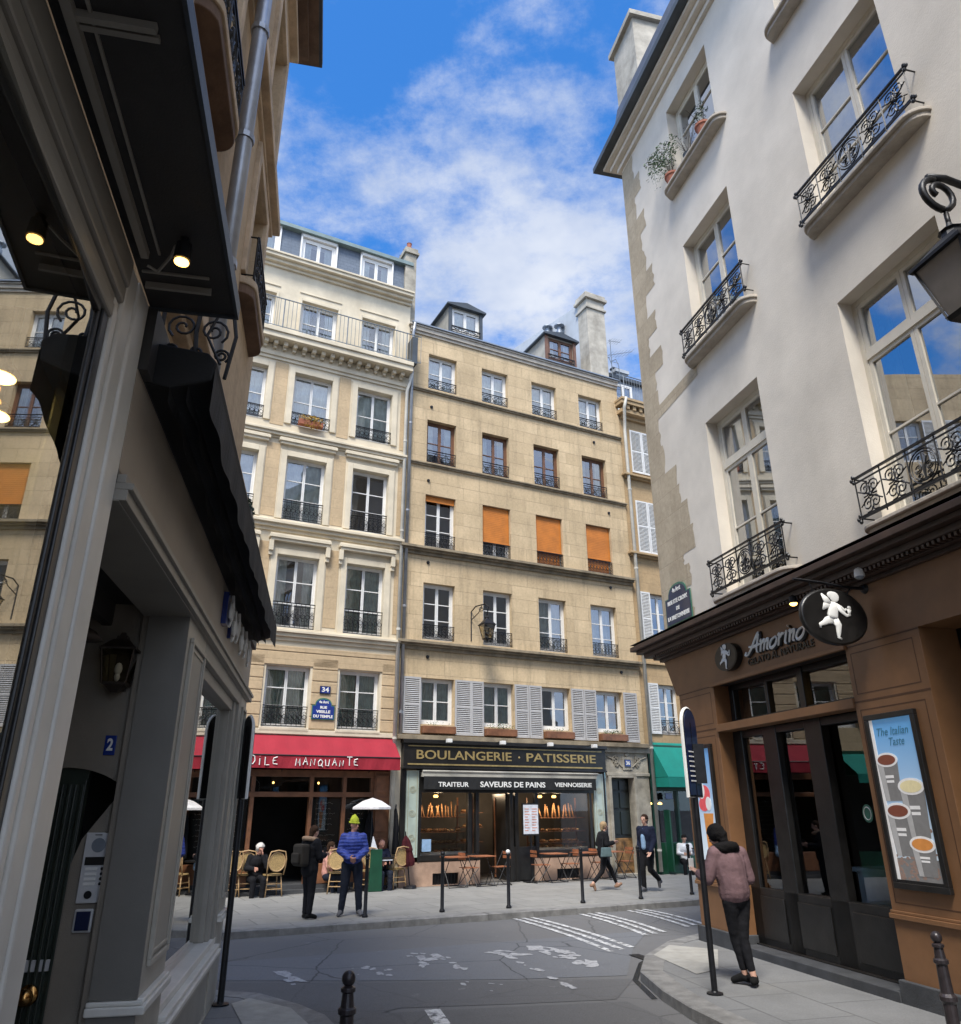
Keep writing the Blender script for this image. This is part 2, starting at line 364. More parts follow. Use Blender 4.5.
# frames of the three facades
FO, FR = Vector((-2.089, 21.635, 0)), .4711
RO, RR = Vector((3.370, 13.150, 0)), -1.3276
LO, LR = Vector((-2.846, 9.375, 0)), 1.7702
def W(fr, x, y, z=0.):
    o, r = {'F': (FO, FR), 'R': (RO, RR), 'L': (LO, LR)}[fr]
    return Vector((o.x + x*math.cos(r) - y*math.sin(r), o.y + x*math.sin(r) + y*math.cos(r), z))

def text(body, size, m, parent, loc, width=None, ext=.008, shear=0., align='CENTER', name='lettering', rot=(PI/2, 0, 0), bold=0., space=1.):
    c = bpy.data.curves.new(name, 'FONT'); c.body = body; c.size = size; c.extrude = ext; c.align_x = align; c.align_y = 'CENTER'; c.shear = shear
    c.offset = bold; c.space_character = space; c.resolution_u = 3; c.space_line = .85
    t = bpy.data.objects.new(name + '_tmp', c); COL.objects.link(t)
    bpy.context.view_layer.update()
    dg = bpy.context.evaluated_depsgraph_get(); me = bpy.data.meshes.new_from_object(t.evaluated_get(dg))
    bpy.data.objects.remove(t); bpy.data.curves.remove(c)
    me.name = name
    if width:
        xs = [v.co.x for v in me.vertices]; w = max(xs) - min(xs); k = width / w
        for v in me.vertices: v.co.x *= k
    me.materials.clear(); me.materials.append(m)
    o = bpy.data.objects.new(name, me); COL.objects.link(o); o.parent = parent; o.location = loc; o.rotation_euler = rot
    return o

def wall(mb, x0, x1, z0, z1, holes, y=0., depth=.25, reveal=True):
    """flat wall at y with rectangular openings and their reveals going inward (+y)"""
    xs = sorted(set([x0, x1] + [h[0] for h in holes] + [h[1] for h in holes])); zs = sorted(set([z0, z1] + [h[2] for h in holes] + [h[3] for h in holes]))
    xs = [x for x in xs if x0 - 1e-6 <= x <= x1 + 1e-6]; zs = [z for z in zs if z0 - 1e-6 <= z <= z1 + 1e-6]
    for i in range(len(xs) - 1):
        for j in range(len(zs) - 1):
            cx = (xs[i] + xs[i+1]) / 2; cz = (zs[j] + zs[j+1]) / 2
            if any(h[0] < cx < h[1] and h[2] < cz < h[3] for h in holes): continue
            mb.quad((xs[i], y, zs[j]), (xs[i+1], y, zs[j]), (xs[i+1], y, zs[j+1]), (xs[i], y, zs[j+1]))
    if reveal:
        for (a, b, c, d) in holes:
            e = y + depth
            mb.quad((a, y, c), (a, e, c), (a, e, d), (a, y, d)); mb.quad((b, y, c), (b, y, d), (b, e, d), (b, e, c))
            mb.quad((a, y, d), (a, e, d), (b, e, d), (b, y, d)); mb.quad((a, y, c), (b, y, c), (b, e, c), (a, e, c))

_wc = {}
def window(parent, x0, x1, z0, z1, y, fm='white', rows=3, curtain='sheer', pane='pane', leaves=2, transom=None, bars=True, name='window', cdepth=.10, thick=.05, label=None):
    """casement window: frame mesh with pane and curtain as sub-parts (mesh data shared by equal windows)"""
    w = round(x1 - x0, 2); h = round(z1 - z0, 2)
    key = (w, h, fm, rows, curtain, pane, leaves, transom, bars, thick)
    if key in _wc:
        f = _wc[key]; o = inst(f, parent, (x0, y, z0))
        for ch in list(f.children): inst(ch, o, ch.location)
        return o
    mb = MB(); t = thick
    mb.box(0, t, -.03, .03, 0, h).box(w - t, w, -.03, .03, 0, h).box(t, w - t, -.03, .03, h - t, h).box(t, w - t, -.03, .03, 0, t * 1.3)
    ztop = h - t
    if transom:
        zt = h * transom; mb.box(t, w - t, -.045, .035, zt - .045, zt + .045)
    segs = []
    for k in range(leaves):
        a = t + (w - 2*t) * k / leaves; b = t + (w - 2*t) * (k+1) / leaves
        for (c, d) in ([(t*1.3, ztop)] if not transom else [(t*1.3, h*transom - .045), (h*transom + .045, ztop)]):
            s_ = t * .75
            mb.box(a + .003, a + s_, -.022, .022, c, d).box(b - s_, b - .003, -.022, .022, c, d).box(a + s_, b - s_, -.022, .022, c, c + s_ * 1.2).box(a + s_, b - s_, -.022, .022, d - s_, d)
            nr = rows if not (transom and c > t*2) else 1
            if bars:
                for q in range(1, nr):
                    zq = c + s_ + (d - c - 2*s_) * q / nr; mb.box(a + s_, b - s_, -.018, .012, zq - .013, zq + .013)
    o = mb.build('window', M[fm], parent, (x0, y, z0))
    p = MB(); p.quad((t*.6, 0, t*.6), (w - t*.6, 0, t*.6), (w - t*.6, 0, h - t*.6), (t*.6, 0, h - t*.6)); p.build('pane', M[pane], o, (0, .006, 0))
    if curtain:
        c = MB(); n = 26; cd = cdepth
        cov = {'sheer': [(0, 1)], 'greencurt': [(0, .46), (.54, 1)], 'halfw': [(0, .3), (.7, 1)], 'side': [(0, .22)]}.get(curtain, [(0, 1)])
        mt = {'halfw': 'sheer', 'side': 'sheer'}.get(curtain, curtain)
        for (a, b) in cov:
            pts = [(w * (a + (b - a) * i / n), cd + .02 * math.sin(i * 1.9)) for i in range(n + 1)]
            for i in range(n): c.quad((pts[i][0], pts[i][1], .02), (pts[i+1][0], pts[i+1][1], .02), (pts[i+1][0], pts[i+1][1], h - .02), (pts[i][0], pts[i][1], h - .02))
        c.build('curtain', M[mt], o)
    _wc[key] = o
    return o

def spiral(cx, cz, r0, r1, a0, a1, n=14):
    return [(cx + (r0 + (r1 - r0) * i / n) * math.cos(a0 + (a1 - a0) * i / n), cz + (r0 + (r1 - r0) * i / n) * math.sin(a0 + (a1 - a0) * i / n)) for i in range(n + 1)]
_rc = {}
def railing(parent, x0, x1, z0, h, y, style='small', m='iron', r=.012, name='railing'):
    w = round(x1 - x0, 2); key = (w, h, style, m, r)
    if key in _rc: return inst(_rc[key], parent, (x0, y, z0))
    mb = MB()
    def T(pts, rr=r, seg=4): mb.tube([(p[0], 0, p[1]) for p in pts], rr, seg)
    mb.box(0, w, -.018, .018, h - .02, h); mb.box(0, w, -.01, .01, .03, .05)
    if style == 'small':       # low guard: double rail, crossing scrolls
        mb.box(0, w, -.008, .008, h*.78, h*.78 + .016)
        for x in (0.012, w/3, w*2/3, w - .012): T([(x, 0), (x, h)])
        for k in range(3):
            a = w * k / 3 + .03; b = w * (k+1) / 3 - .03; m_ = (a + b) / 2; q = h * .4
            T(spiral(m_, q, .02, (b-a)*.42, 0, 3*PI), r*.8); T([(a, .05), (m_, q), (b, h*.75)], r*.8); T([(b, .05), (m_, q), (a, h*.75)], r*.8)
    elif style == 'dense':     # cast iron panel with scrolls and verticals
        mb.box(0, w, -.008, .008, h*.86, h*.86 + .014); mb.box(0, w, -.008, .008, .16*h, .16*h + .014)
        n = max(4, int(w / .13))
        for k in range(n + 1):
            x = w * k / n; T([(x, .03), (x, h)], r*.7)
        for k in range(n):
            c = w * (k + .5) / n; rr = w / n * .42
            T(spiral(c, h*.5, rr, rr, 0, 2*PI, 10), r*.7); T(spiral(c, h*.5 + rr*1.9, rr*.3, rr*.9, -PI/2, PI*1.4, 8), r*.6); T(spiral(c, h*.5 - rr*1.9, rr*.3, rr*.9, PI/2, PI*2.4, 8), r*.6)
    elif style == 'bars':
        n = int(w / .125)
        for k in range(n + 1): T([(w*k/n, .03), (w*k/n, h)], r*.7)
        for k in range(0, n + 1, 8): T([(w*k/n, 0), (w*k/n, h)], r*1.6)
    elif style == 'ornate':    # big wrought panels: S scrolls, medallion in the middle
        mb.box(0, w, -.009, .009, h*.86, h*.86 + .016); mb.box(0, w, -.009, .009, .1*h, .1*h + .014)
        n = max(3, round(w / .42)); n += 1 - n % 2
        for k in range(n + 1): T([(w*k/n, 0), (w*k/n, h)], r*.9)
        z0_, z1_ = .12*h, .86*h; zm = (z0_ + z1_) / 2
        for k in range(n):
            a = w*k/n; b = w*(k+1)/n; c = (a+b)/2; q = (b-a)/2; hh = (z1_-z0_)/2
            if k == n // 2:
                T(spiral(c, zm, min(q, hh)*.96, min(q, hh)*.96, 0, 2*PI, 20), r*.85)
                T(spiral(c, zm, min(q, hh)*.8, min(q, hh)*.8, 0, 2*PI, 20), r*.6)
                for s_ in (-1, 1):
                    T([(c, zm - hh*.7), (c + s_*q*.1, zm), (c + s_*q*.3, zm + hh*.45), (c + s_*q*.16, zm + hh*.62)], r*.9)
                    T(spiral(c + s_*q*.38, zm - hh*.05, .015, q*.26, PI/2, PI/2 + s_*3.4*PI, 18), r*.7)
                    T(spiral(c + s_*q*.3, zm - hh*.5, .01, q*.2, PI/2, PI/2 - s_*3*PI, 14), r*.7)
                T([(c, zm - hh*.8), (c, zm + hh*.8)], r*.9)
            else:
                for s_ in (-1, 1):
                    T(spiral(c + s_*q*.36, zm + hh*.45, .014, q*.5, 0 if s_ > 0 else PI, (0 if s_ > 0 else PI) + s_*3.6*PI, 18), r*.8)
                    T(spiral(c - s_*q*.3, zm - hh*.5, .014, q*.5, 0 if s_ < 0 else PI, (0 if s_ < 0 else PI) - s_*3.6*PI, 18), r*.8)
                    T([(c + s_*q*.9, zm + hh*.45), (c, zm), (c - s_*q*.85, zm - hh*.5)], r*.7)
                    T([(c, zm), (c + s_*q*.25, zm + hh*.2), (c + s_*q*.1, zm + hh*.85)], r*.6)
                mb.ell((c, 0, zm), (.028, .02, .028), 6, 4)
        # returns to the wall and rosettes
    o = mb.build('railing', M[m], parent, (x0, y, z0)); _rc[key] = o
    return o
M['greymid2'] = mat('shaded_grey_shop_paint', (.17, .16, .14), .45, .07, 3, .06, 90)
M['doordark2'] = mat('green_black_door_paint', (.035, .045, .035), .3, .15, 3, .05, 60)
M['bronze'] = mat('aged_bronze', (.06, .045, .035), .5, .25, 12, .15, 60, metal=.4)
M['room2'] = mat('shop_interior_tan', (.16, .10, .04), .9, .3, 1.2, 0)
M['shopglass_r'] = glassmat('glass_ice_cream_shop', .10, 1.5, (.8, .85, .85), .004, .5)
M['slatedark'] = mat('dark_slate', (.05, .06, .085), .5, .25, 4, .3, 20)
M['chim'] = mat('pale_grey_chimney_stone', (.42, .385, .32), .9, .22, 2.2, .4, 22, dirt=.5, dirtcol=(.16, .13, .1))
M['lantclear'] = glassmat('seeded_clear_glass', .05, 1.3, (.9, .86, .74), .04, 8)
M['lantgrey'] = mat('frosted_lantern_glass', (.27, .245, .22), .25, .1, 3, 0)
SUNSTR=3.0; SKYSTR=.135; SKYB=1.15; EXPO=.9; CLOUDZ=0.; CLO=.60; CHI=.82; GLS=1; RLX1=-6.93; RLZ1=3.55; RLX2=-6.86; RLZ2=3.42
# ------------------------------------------------------------ camera, light, sky
cam_d = bpy.data.cameras.new('camera'); cam = bpy.data.objects.new('camera', cam_d); COL.objects.link(cam)
cam_d.sensor_fit = 'HORIZONTAL'; cam_d.sensor_width = 36; cam_d.lens = 756.2 / 961 * 36; cam_d.clip_end = 3000; cam_d.clip_start = .05
PIT, ROL = 3.74038806e-01, -4.53789447e-03
fw = Vector((0, math.cos(PIT), math.sin(PIT))); up = Vector((0, -math.sin(PIT), math.cos(PIT))); rt = Vector((1, 0, 0))
ri = rt * math.cos(ROL) + up * math.sin(ROL); ui = up * math.cos(ROL) - rt * math.sin(ROL)
mw = Matrix.Identity(4)
for i in range(3): mw[i][0] = ri[i]; mw[i][1] = ui[i]; mw[i][2] = -fw[i]
mw[2][3] = 2.0
cam.matrix_world = mw; S.camera = cam

SUN_EL, SUN_AZ = math.radians(57), math.radians(12)     # azimuth the light travels towards, from +Y to +X
sd = Vector((math.sin(SUN_AZ) * math.cos(SUN_EL), math.cos(SUN_AZ) * math.cos(SUN_EL), -math.sin(SUN_EL)))
sl = bpy.data.lights.new('sun', 'SUN'); sl.energy = SUNSTR; sl.angle = math.radians(18); sl.color = (1., .95, .87)
so = bpy.data.objects.new('sun', sl); COL.objects.link(so); so.rotation_euler = sd.to_track_quat('-Z', 'Y').to_euler(); so.location = (0, -20, 40)
wd = bpy.data.worlds.new('World'); S.world = wd; wd.use_nodes = True
nt = wd.node_tree
for n in list(nt.nodes): nt.nodes.remove(n)
wo = nt.nodes.new('ShaderNodeOutputWorld'); bg = nt.nodes.new('ShaderNodeBackground'); K(nt, bg.outputs[0], wo.inputs[0])
bg.inputs[1].default_value = SKYSTR
sk = nt.nodes.new('ShaderNodeTexSky'); sk.sky_type = 'NISHITA'; sk.sun_disc = False; sk.sun_elevation = SUN_EL
sk.sun_rotation = math.atan2(-sd.x, -sd.y); sk.air_density = 1.3; sk.dust_density = .4; sk.ozone_density = 2.5
tc = nt.nodes.new('ShaderNodeTexCoord')
# project the view direction on a flat cloud layer
sp = nt.nodes.new('ShaderNodeSeparateXYZ'); K(nt, tc.outputs['Generated'], sp.inputs[0])
mx_ = nt.nodes.new('ShaderNodeMath'); mx_.operation = 'MAXIMUM'; mx_.inputs[1].default_value = .06; K(nt, sp.outputs[2], mx_.inputs[0])
ad_ = nt.nodes.new('ShaderNodeMath'); ad_.operation = 'ADD'; ad_.inputs[1].default_value = .25; K(nt, mx_.outputs[0], ad_.inputs[0])
dv = []
for k in (0, 1):
    d = nt.nodes.new('ShaderNodeMath'); d.operation = 'DIVIDE'; K(nt, sp.outputs[k], d.inputs[0]); K(nt, ad_.outputs[0], d.inputs[1]); dv.append(d)
cb = nt.nodes.new('ShaderNodeCombineXYZ'); K(nt, dv[0].outputs[0], cb.inputs[0]); K(nt, dv[1].outputs[0], cb.inputs[1]); cb.inputs[2].default_value = CLOUDZ
n1 = noi(nt, scaled(nt, cb.outputs[0], (1.0, 1.5, 1), (0, 0, .5)), 2.1, 9, .56)
n2 = noi(nt, cb.outputs[0], 5.5, 10, .7)
sm = nt.nodes.new('ShaderNodeMath'); sm.operation = 'MULTIPLY_ADD'; sm.inputs[1].default_value = .42; K(nt, n2, sm.inputs[0]); K(nt, n1, sm.inputs[2])
cm = nt.nodes.new('ShaderNodeMapRange'); cm.interpolation_type = 'SMOOTHSTEP'; cm.inputs[1].default_value = CLO; cm.inputs[2].default_value = CHI; K(nt, sm.outputs[0], cm.inputs[0])
hz = nt.nodes.new('ShaderNodeMapRange'); hz.inputs[1].default_value = .0; hz.inputs[2].default_value = .35; hz.inputs[3].default_value = .6; hz.inputs[4].default_value = 0; K(nt, sp.outputs[2], hz.inputs[0])
cx = nt.nodes.new('ShaderNodeMath'); cx.operation = 'MAXIMUM'; K(nt, cm.outputs[0], cx.inputs[0]); K(nt, hz.outputs[0], cx.inputs[1])
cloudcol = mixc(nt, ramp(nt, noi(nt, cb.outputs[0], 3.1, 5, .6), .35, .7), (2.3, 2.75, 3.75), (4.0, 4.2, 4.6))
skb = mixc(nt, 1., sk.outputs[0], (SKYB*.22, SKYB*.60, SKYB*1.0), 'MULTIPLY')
# denser, brighter cloud added behind the viewer for fill and paler reflections; dimmer ahead
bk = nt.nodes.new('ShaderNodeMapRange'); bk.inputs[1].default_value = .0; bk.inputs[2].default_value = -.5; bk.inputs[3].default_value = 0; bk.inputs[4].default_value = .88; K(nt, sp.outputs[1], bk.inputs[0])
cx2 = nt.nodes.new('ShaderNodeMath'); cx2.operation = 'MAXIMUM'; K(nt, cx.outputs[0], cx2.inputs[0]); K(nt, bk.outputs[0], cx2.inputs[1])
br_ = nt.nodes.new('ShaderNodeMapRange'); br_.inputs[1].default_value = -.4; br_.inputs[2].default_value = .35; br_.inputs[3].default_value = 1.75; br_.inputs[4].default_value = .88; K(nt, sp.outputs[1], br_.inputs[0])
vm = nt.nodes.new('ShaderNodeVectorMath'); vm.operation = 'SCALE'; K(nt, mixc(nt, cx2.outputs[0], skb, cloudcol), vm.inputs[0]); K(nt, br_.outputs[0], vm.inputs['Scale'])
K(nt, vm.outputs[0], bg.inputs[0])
S.view_settings.view_transform = 'Standard'; S.view_settings.look = 'None'; S.view_settings.gamma = 1; S.view_settings.use_curve_mapping = False
S.view_settings.exposure = EXPO

# ------------------------------------------------------------ ground, pavements, road paint
def struct(o): o['kind'] = 'structure'; return o
g = MB(); g.quad((-60, -60, 0), (60, -60, 0), (60, 80, 0), (-60, 80, 0)); struct(g.build('road', M['asphalt']))
far = MB(); far.quad((-600, -600, -.05), (600, -600, -.05), (600, 600, -.05), (-600, 600, -.05)); struct(far.build('ground', M['asphaltnew']))
def sheet(name, poly, z, m): b = MB(); b.add([(p[0], p[1], z) for p in poly], [tuple(range(len(poly)))]); return struct(b.build(name, m))
sheet('road_patch', [(-9, 9.6), (-3.2, 10.88), (-1.2, 10.84), (.4, 10.9), (1.9, 11.0), (1.5, 9.9), (.3, 9.7), (-.9, 9.55), (-1.4, 8.9), (-2, 9.5), (-3.1, 9.9)], .004, M['asphaltnew'])
sheet('road_patch', [(-8.6, 10.1), (-3.4, 11.0), (-1.2, 10.95), (.4, 11.0), (1.85, 11.2), (2.3, 13.2), (2.9, 15.0), (.6, 14.0), (-2, 12.9), (-5, 11.7)], .004, M['asphaltold'])
sheet('road_patch', [(-1.2, 9.3), (1.6, 9.8), (2.2, 8.0), (3.6, 2), (4.5, -8), (.7, -8), (-.5, 4), (-1.3, 8.4)], .005, M['asphaltnew'])
def curb(name, outer, inner_extra, z=.12, wdt=.28, m=None):
    """pavement: slab top + granite kerb along the outer polyline (real step)"""
    pts = [Vector((p[0], p[1])) for p in outer]; n = len(pts)
    ins = []
    for i in range(n):
        t = (pts[min(i+1, n-1)] - pts[max(i-1, 0)]).normalized(); nn = Vector((t.y, -t.x)) * wdt; ins.append(pts[i] + nn)
    k = MB()
    for i in range(n - 1):
        L_ = (pts[i+1] - pts[i]).length; cnt = max(1, round(L_ / 1.0))
        for q in range(cnt):
            a0 = pts[i].lerp(pts[i+1], q / cnt + .003/L_); a1 = pts[i].lerp(pts[i+1], (q+1) / cnt - .003/L_)
            b0 = ins[i].lerp(ins[i+1], q / cnt); b1 = ins[i].lerp(ins[i+1], (q+1) / cnt)
            zz = z + random.uniform(-.003, .003)
            ch = .012
            k.add([(a0.x, a0.y, -.02), (a1.x, a1.y, -.02), (a1.x, a1.y, zz - ch), (a0.x, a0.y, zz - ch),
                   (a0.lerp(b0, .05).x, a0.lerp(b0, .05).y, zz), (a1.lerp(b1, .05).x, a1.lerp(b1, .05).y, zz), (b1.x, b1.y, zz), (b0.x, b0.y, zz)],
                  [(0, 1, 2, 3), (3, 2, 5, 4), (4, 5, 6, 7)])
    struct(k.build('kerb', M['granite']))
    poly = [(p.x, p.y) for p in ins] + inner_extra
    b = MB(); b.add([(p[0], p[1], z - .004) for p in poly], [tuple(range(len(poly)))]); struct(b.build('pavement', m))
# far pavement, kerb runs parallel to the long facade
kd = Vector((4.68 + 4.18, 18.54 - 14.18)).normalized(); kp = Vector((-1.67, 15.47))
curb('far', [tuple(kp + kd * t) for t in (30, 20, 12, 6, 0, -6, -14, -26)], [tuple(W('F', -30, 2).xy), tuple(W('F', 30, 2).xy)], m=M['pave_far'])
# right corner pavement
rp = [(17, 20.9), (10.5, 17.6), (4.6, 14.55), (3.6, 13.97), (2.81, 13.09), (2.24, 11.95), (1.96, 10.85), (2.0, 9.8), (2.11, 8.99), (2.27, 8.31), (3.4, 3.8), (4.6, -1), (6.6, -9)]
curb('right', rp[::-1], [tuple(W('R', -1, 6).xy), tuple(W('R', 20, 6).xy)], m=M['pave_r'])
lp = [(3.05, -12), (1.05, -3), (-.70, 5.3), (-1.35, 8.3), (-1.55, 8.75), (-1.91, 9.2), (-2.47, 9.72), (-3.06, 9.9), (-6, 9.2), (-14, 5.2)]
curb('left', lp[::-1], [(-4, -12), (-14, -3)], m=M['pave_r'])
sheet('pavement_patch', [(2.35, 11.9), (2.75, 12.7), (3.35, 12.3), (2.95, 10.9), (2.6, 10.6)], .123, M['pavepale'])
sheet('pavement_patch', [(-2.62, 9.2), (-2.5, 9.45), (-1.95, 9.0), (-1.6, 8.3), (-2.1, 8.0)], .123, M['pavepale'])
def line(name, pts, w, z, m):
    P = [Vector(p) for p in pts]; b = MB(); a = []; c = []
    for i, p in enumerate(P):
        t = (P[min(i+1, len(P)-1)] - P[max(i-1, 0)]).normalized(); nn = Vector((-t.y, t.x)) * w / 2; a.append(p + nn); c.append(p - nn)
    for i in range(len(P) - 1): b.quad((c[i].x, c[i].y, z), (c[i+1].x, c[i+1].y, z), (a[i+1].x, a[i+1].y, z), (a[i].x, a[i].y, z))
    return struct(b.build(name, m))
def bow(p, q, s, n=8):
    p = Vector(p); q = Vector(q); t = (q - p); nn = Vector((t.y, -t.x)).normalized()
    return [p.lerp(q, i / n) + nn * s * math.sin(PI * i / n) for i in range(n + 1)]
for (p, q) in (((.34, 17.2), (1.93, 12.93)), ((1.77, 17.8), (2.76, 14.46)), ((2.86, 18.25), (3.7, 15.43))):
    for k in range(3):
        o_ = k * .2
        line('road_marking', bow((p[0] + o_, p[1] + .02*k), (q[0] + o_ * .95, q[1] + .17*k), -.12), .10, .009, M['paint'])
line('road_marking', [(-1.75, 16.1), (-1.2, 16.35), (-.7, 16.2)], .28, .009, M['paintworn'])
line('road_marking', [(-.54, 9.46), (-.40, 8.85), (-.2, 8.0)], .17, .009, M['paint'])
rw = random.Random(12)
def flecks(p, q, w, n, s_=.09):
    p = Vector(p); q = Vector(q); t = (q - p).normalized(); nn = Vector((-t.y, t.x)); b = MB()
    for k in range(n):
        c = p.lerp(q, rw.random()) + nn * rw.gauss(0, w * .3); r = s_ * rw.uniform(.3, 1.2); el = rw.uniform(1, 2.6); a0 = rw.uniform(-.5, .5)
        u = t * math.cos(a0) + nn * math.sin(a0); v = Vector((-u.y, u.x)); m = 9
        b.add([(c.x + (u.x*el*math.cos(2*PI*i/m) + v.x*math.sin(2*PI*i/m)) * r * rr, c.y + (u.y*el*math.cos(2*PI*i/m) + v.y*math.sin(2*PI*i/m)) * r * rr, .008 + k * .00012) for i, rr in ((i, rw.uniform(.55, 1.15)) for i in range(m))], [tuple(range(m))])
    struct(b.build('road_marking', M['paintworn']))
flecks((-1.0, 12.9), (-.75, 12.3), .3, 12); flecks((-.7, 12.8), (-.2, 11.5), .12, 12, .07); flecks((-.85, 12.1), (-.7, 11.6), .15, 4, .06)
flecks((.05, 12.9), (.6, 12.75), .25, 12); flecks((.35, 12.6), (1.12, 10.35), .08, 20, .06); flecks((.9, 13.4), (1.3, 12.4), .4, 22); flecks((1.2, 12.8), (1.5, 11.8), .3, 10)
flecks((-1.55, 12.1), (-1.35, 11.1), .5, 9, .06); flecks((-2.7, 11.5), (-2.5, 11.2), .25, 7); flecks((-2.45, 11.1), (-2.2, 10.8), .2, 7, .1); flecks((-.3, 10.9), (.2, 10.3), .6, 5, .04)
line('gutter_water', [(3.3, 13.86), (2.75, 13.12), (2.19, 12.0), (1.9, 10.9), (1.93, 9.9)], .07, .0075, M['wet'])
b = MB(); b.box(-.22, .22, -.08, .08, 0, .004); struct(b.build('gutter_drain', M['iron'], None, (2.28, 12.45, .009), rotz=1.9))
# ------------------------------------------------------------ the long row across the street
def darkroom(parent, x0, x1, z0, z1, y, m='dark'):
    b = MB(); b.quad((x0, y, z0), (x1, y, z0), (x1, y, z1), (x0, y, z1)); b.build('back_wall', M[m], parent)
def molding(mb, x0, x1, z, prof):
    """prof: list of (out, dz0, dz1) stacked bands standing out of y=0"""
    for (o_, a, b_) in prof: mb.box(x0 - (o_ * .5 if o_ > .1 else 0), x1, -o_, .02, z + a, z + b_)

# --- cream building, number 34 and street name on it
B1 = thing('apartment_building', 'cream apartment building with slate mansard and long top balcony above the red awning', 'building', FO, FR)
X0, X1 = -6.55, -.30
cols = [(-5.93, -4.76), (-3.95, -2.78), (-1.97, -.82)]
rowsB1 = [(3.97, 5.54), (6.54, 8.57), (9.61, 11.56), (12.6, 14.36)]
holes = [(a, b, c, d) for (a, b) in cols for (c, d) in rowsB1] + [(a, b, 15.6, 17.0) for (a, b) in cols]
b = MB(); wall(b, X0, X1, 3.75, 18.3, holes, 0, .26)
b.quad((X1, 0, 3.75), (X1, 9, 3.75), (X1, 9, 18.3), (X1, 0, 18.3)); b.quad((X0, 0, 3.75), (X0, 0, 18.3), (X0, 9, 18.3), (X0, 9, 3.75))
b.build('wall', M['b1_cream'], B1)
darkroom(B1, X0, X1, 3.75, 18.3, 1.6, 'room')
b = MB()   # floors seen through glass
for z in (5.9, 8.9, 12.0, 15.0): b.box(X0, X1, .27, 1.6, z, z + .25)
b.build('floor_slab', M['room'], B1)
b = MB()   # warm ashlar panels between the window surrounds
for (x0, x1) in ((-6.5, -6.2), (-4.55, -4.16), (-2.56, -2.2), (-.52, -.34)):
    for (z0, z1) in ((12.5, 14.6), (9.66, 11.9), (6.66, 8.9)): b.box(x0, x1, -.012, .01, z0, z1)
b.build('ashlar_panel', M['b1_panel'], B1)
b = MB(); bl = .31   # rusticated first floor
for (x0, x1) in ((X0, -5.98), (-4.71, -4.0), (-2.73, -2.02), (-.77, X1)):
    z = 3.95
    while z < 5.5:
        b.box(x0 + .01, x1 - .01, -.03, .01, z + .012, z + bl - .012); z += bl
for z in (5.56,): b.box(X0, X1, -.03, .01, z, z + .34); b.box(X0, X1, -.035, .01, z + .36, z + .5)
b.build('rustication', M['b1_panel'], B1, bevel=.012)
b = MB()
molding(b, X0, X1, 6.3, [(.05, -.1, 0), (.12, 0, .1), (.18, .1, .17), (.06, .17, .24)])
molding(b, X0, X1, 9.32, [(.05, -.1, 0), (.13, 0, .1), (.2, .1, .18), (.06, .18, .26)])
molding(b, X0, X1, 12.13, [(.05, -.06, 0), (.13, 0, .09), (.18, .09, .16), (.05, .16, .24)])
molding(b, X0, X1, 14.75, [(.05, -.1, 0), (.10, 0, .12), (.05, .12, .4), (.45, .42, .6), (.5, .6, .74)])
molding(b, X0, X1, 18.02, [(.08, -.05, .05), (.2, .05, .16), (.32, .16, .27), (.36, .27, .34)])
molding(b, X0, X1, 3.8, [(.06, 0, .12)])
x = X0 + .1
while x < X1 - .1:
    b.box(x, x + .12, -.30, 0, 15.04, 15.18); b.box(x + .01, x + .11, -.16, 0, 14.96, 15.04); x += .29
b.build('cornice', M['b1_cream'], B1, bevel=.01)
b = MB()   # window surrounds and hoods
for (a, c) in cols:
    for (z0, z1) in rowsB1[1:]:
        b.box(a - .17, a - .002, -.05, .01, z0, z1 + .17); b.box(c + .002, c + .17, -.05, .01, z0, z1 + .17); b.box(a, c, -.05, .01, z1 + .002, z1 + .17)
        b.box(a - .2, a - .17, -.03, .01, z0, z1 + .2); b.box(c + .17, c + .2, -.03, .01, z0, z1 + .2)
    for zt, o_ in ((12.0, .14), (9.02, .2)):
        b.box(a - .24, c + .24, -o_ + .04, .01, zt - .1, zt - .02); b.box(a - .28, c + .28, -o_, .01, zt - .02, zt + .07); b.box(a - .26, c + .26, -o_ + .03, .01, zt + .07, zt + .11)
    for s_ in (a - .27, c + .15): b.box(s_, s_ + .12, -.16, -.05, 8.62, 8.92); b.box(s_ + .01, s_ + .11, -.11, -.05, 8.5, 8.62)
    b.box(a - .1, c + .1, -.03, .01, 17.28, 17.34); b.box(a - .08, a - .002, -.03, .01, 15.6, 17.1); b.box(c + .002, c + .08, -.03, .01, 15.6, 17.1); b.box(a, c, -.03, .01, 17.002, 17.1)
    b.box(a - .05, c + .05, -.06, .01, 3.86, 3.968)
b.build('window_surround', M['b1_cream'], B1, bevel=.008)
cur = ['greencurt', 'sheer', 'sheer', 'halfw', 'sheer']
for i, (a, c) in enumerate(cols):
    window(B1, a, c, 3.97, 5.54, .2, 'white', 3, 'greencurt'); railing(B1, a, c, 3.97, .55, .03, 'dense')
    window(B1, a, c, 6.54, 8.57, .2, 'white', 3, 'greencurt' if i == 2 else 'halfw'); railing(B1, a, c, 6.54, .72, .03, 'dense')
    window(B1, a, c, 9.61, 11.56, .2, 'white', 3, None if i == 2 else 'sheer'); railing(B1, a, c, 9.61, .62, .03, 'dense')
    window(B1, a, c, 12.6, 14.36, .2, 'white', 2, 'sheer'); railing(B1, a, c, 12.6, .42, -.02, 'dense')
    window(B1, a, c, 15.6, 17.0, .2, 'white', 2, 'halfw', thick=.06)
railing(B1, X0, X1 + .25, 15.52, 1.05, -.44, 'bars', 'railgrey', .011)
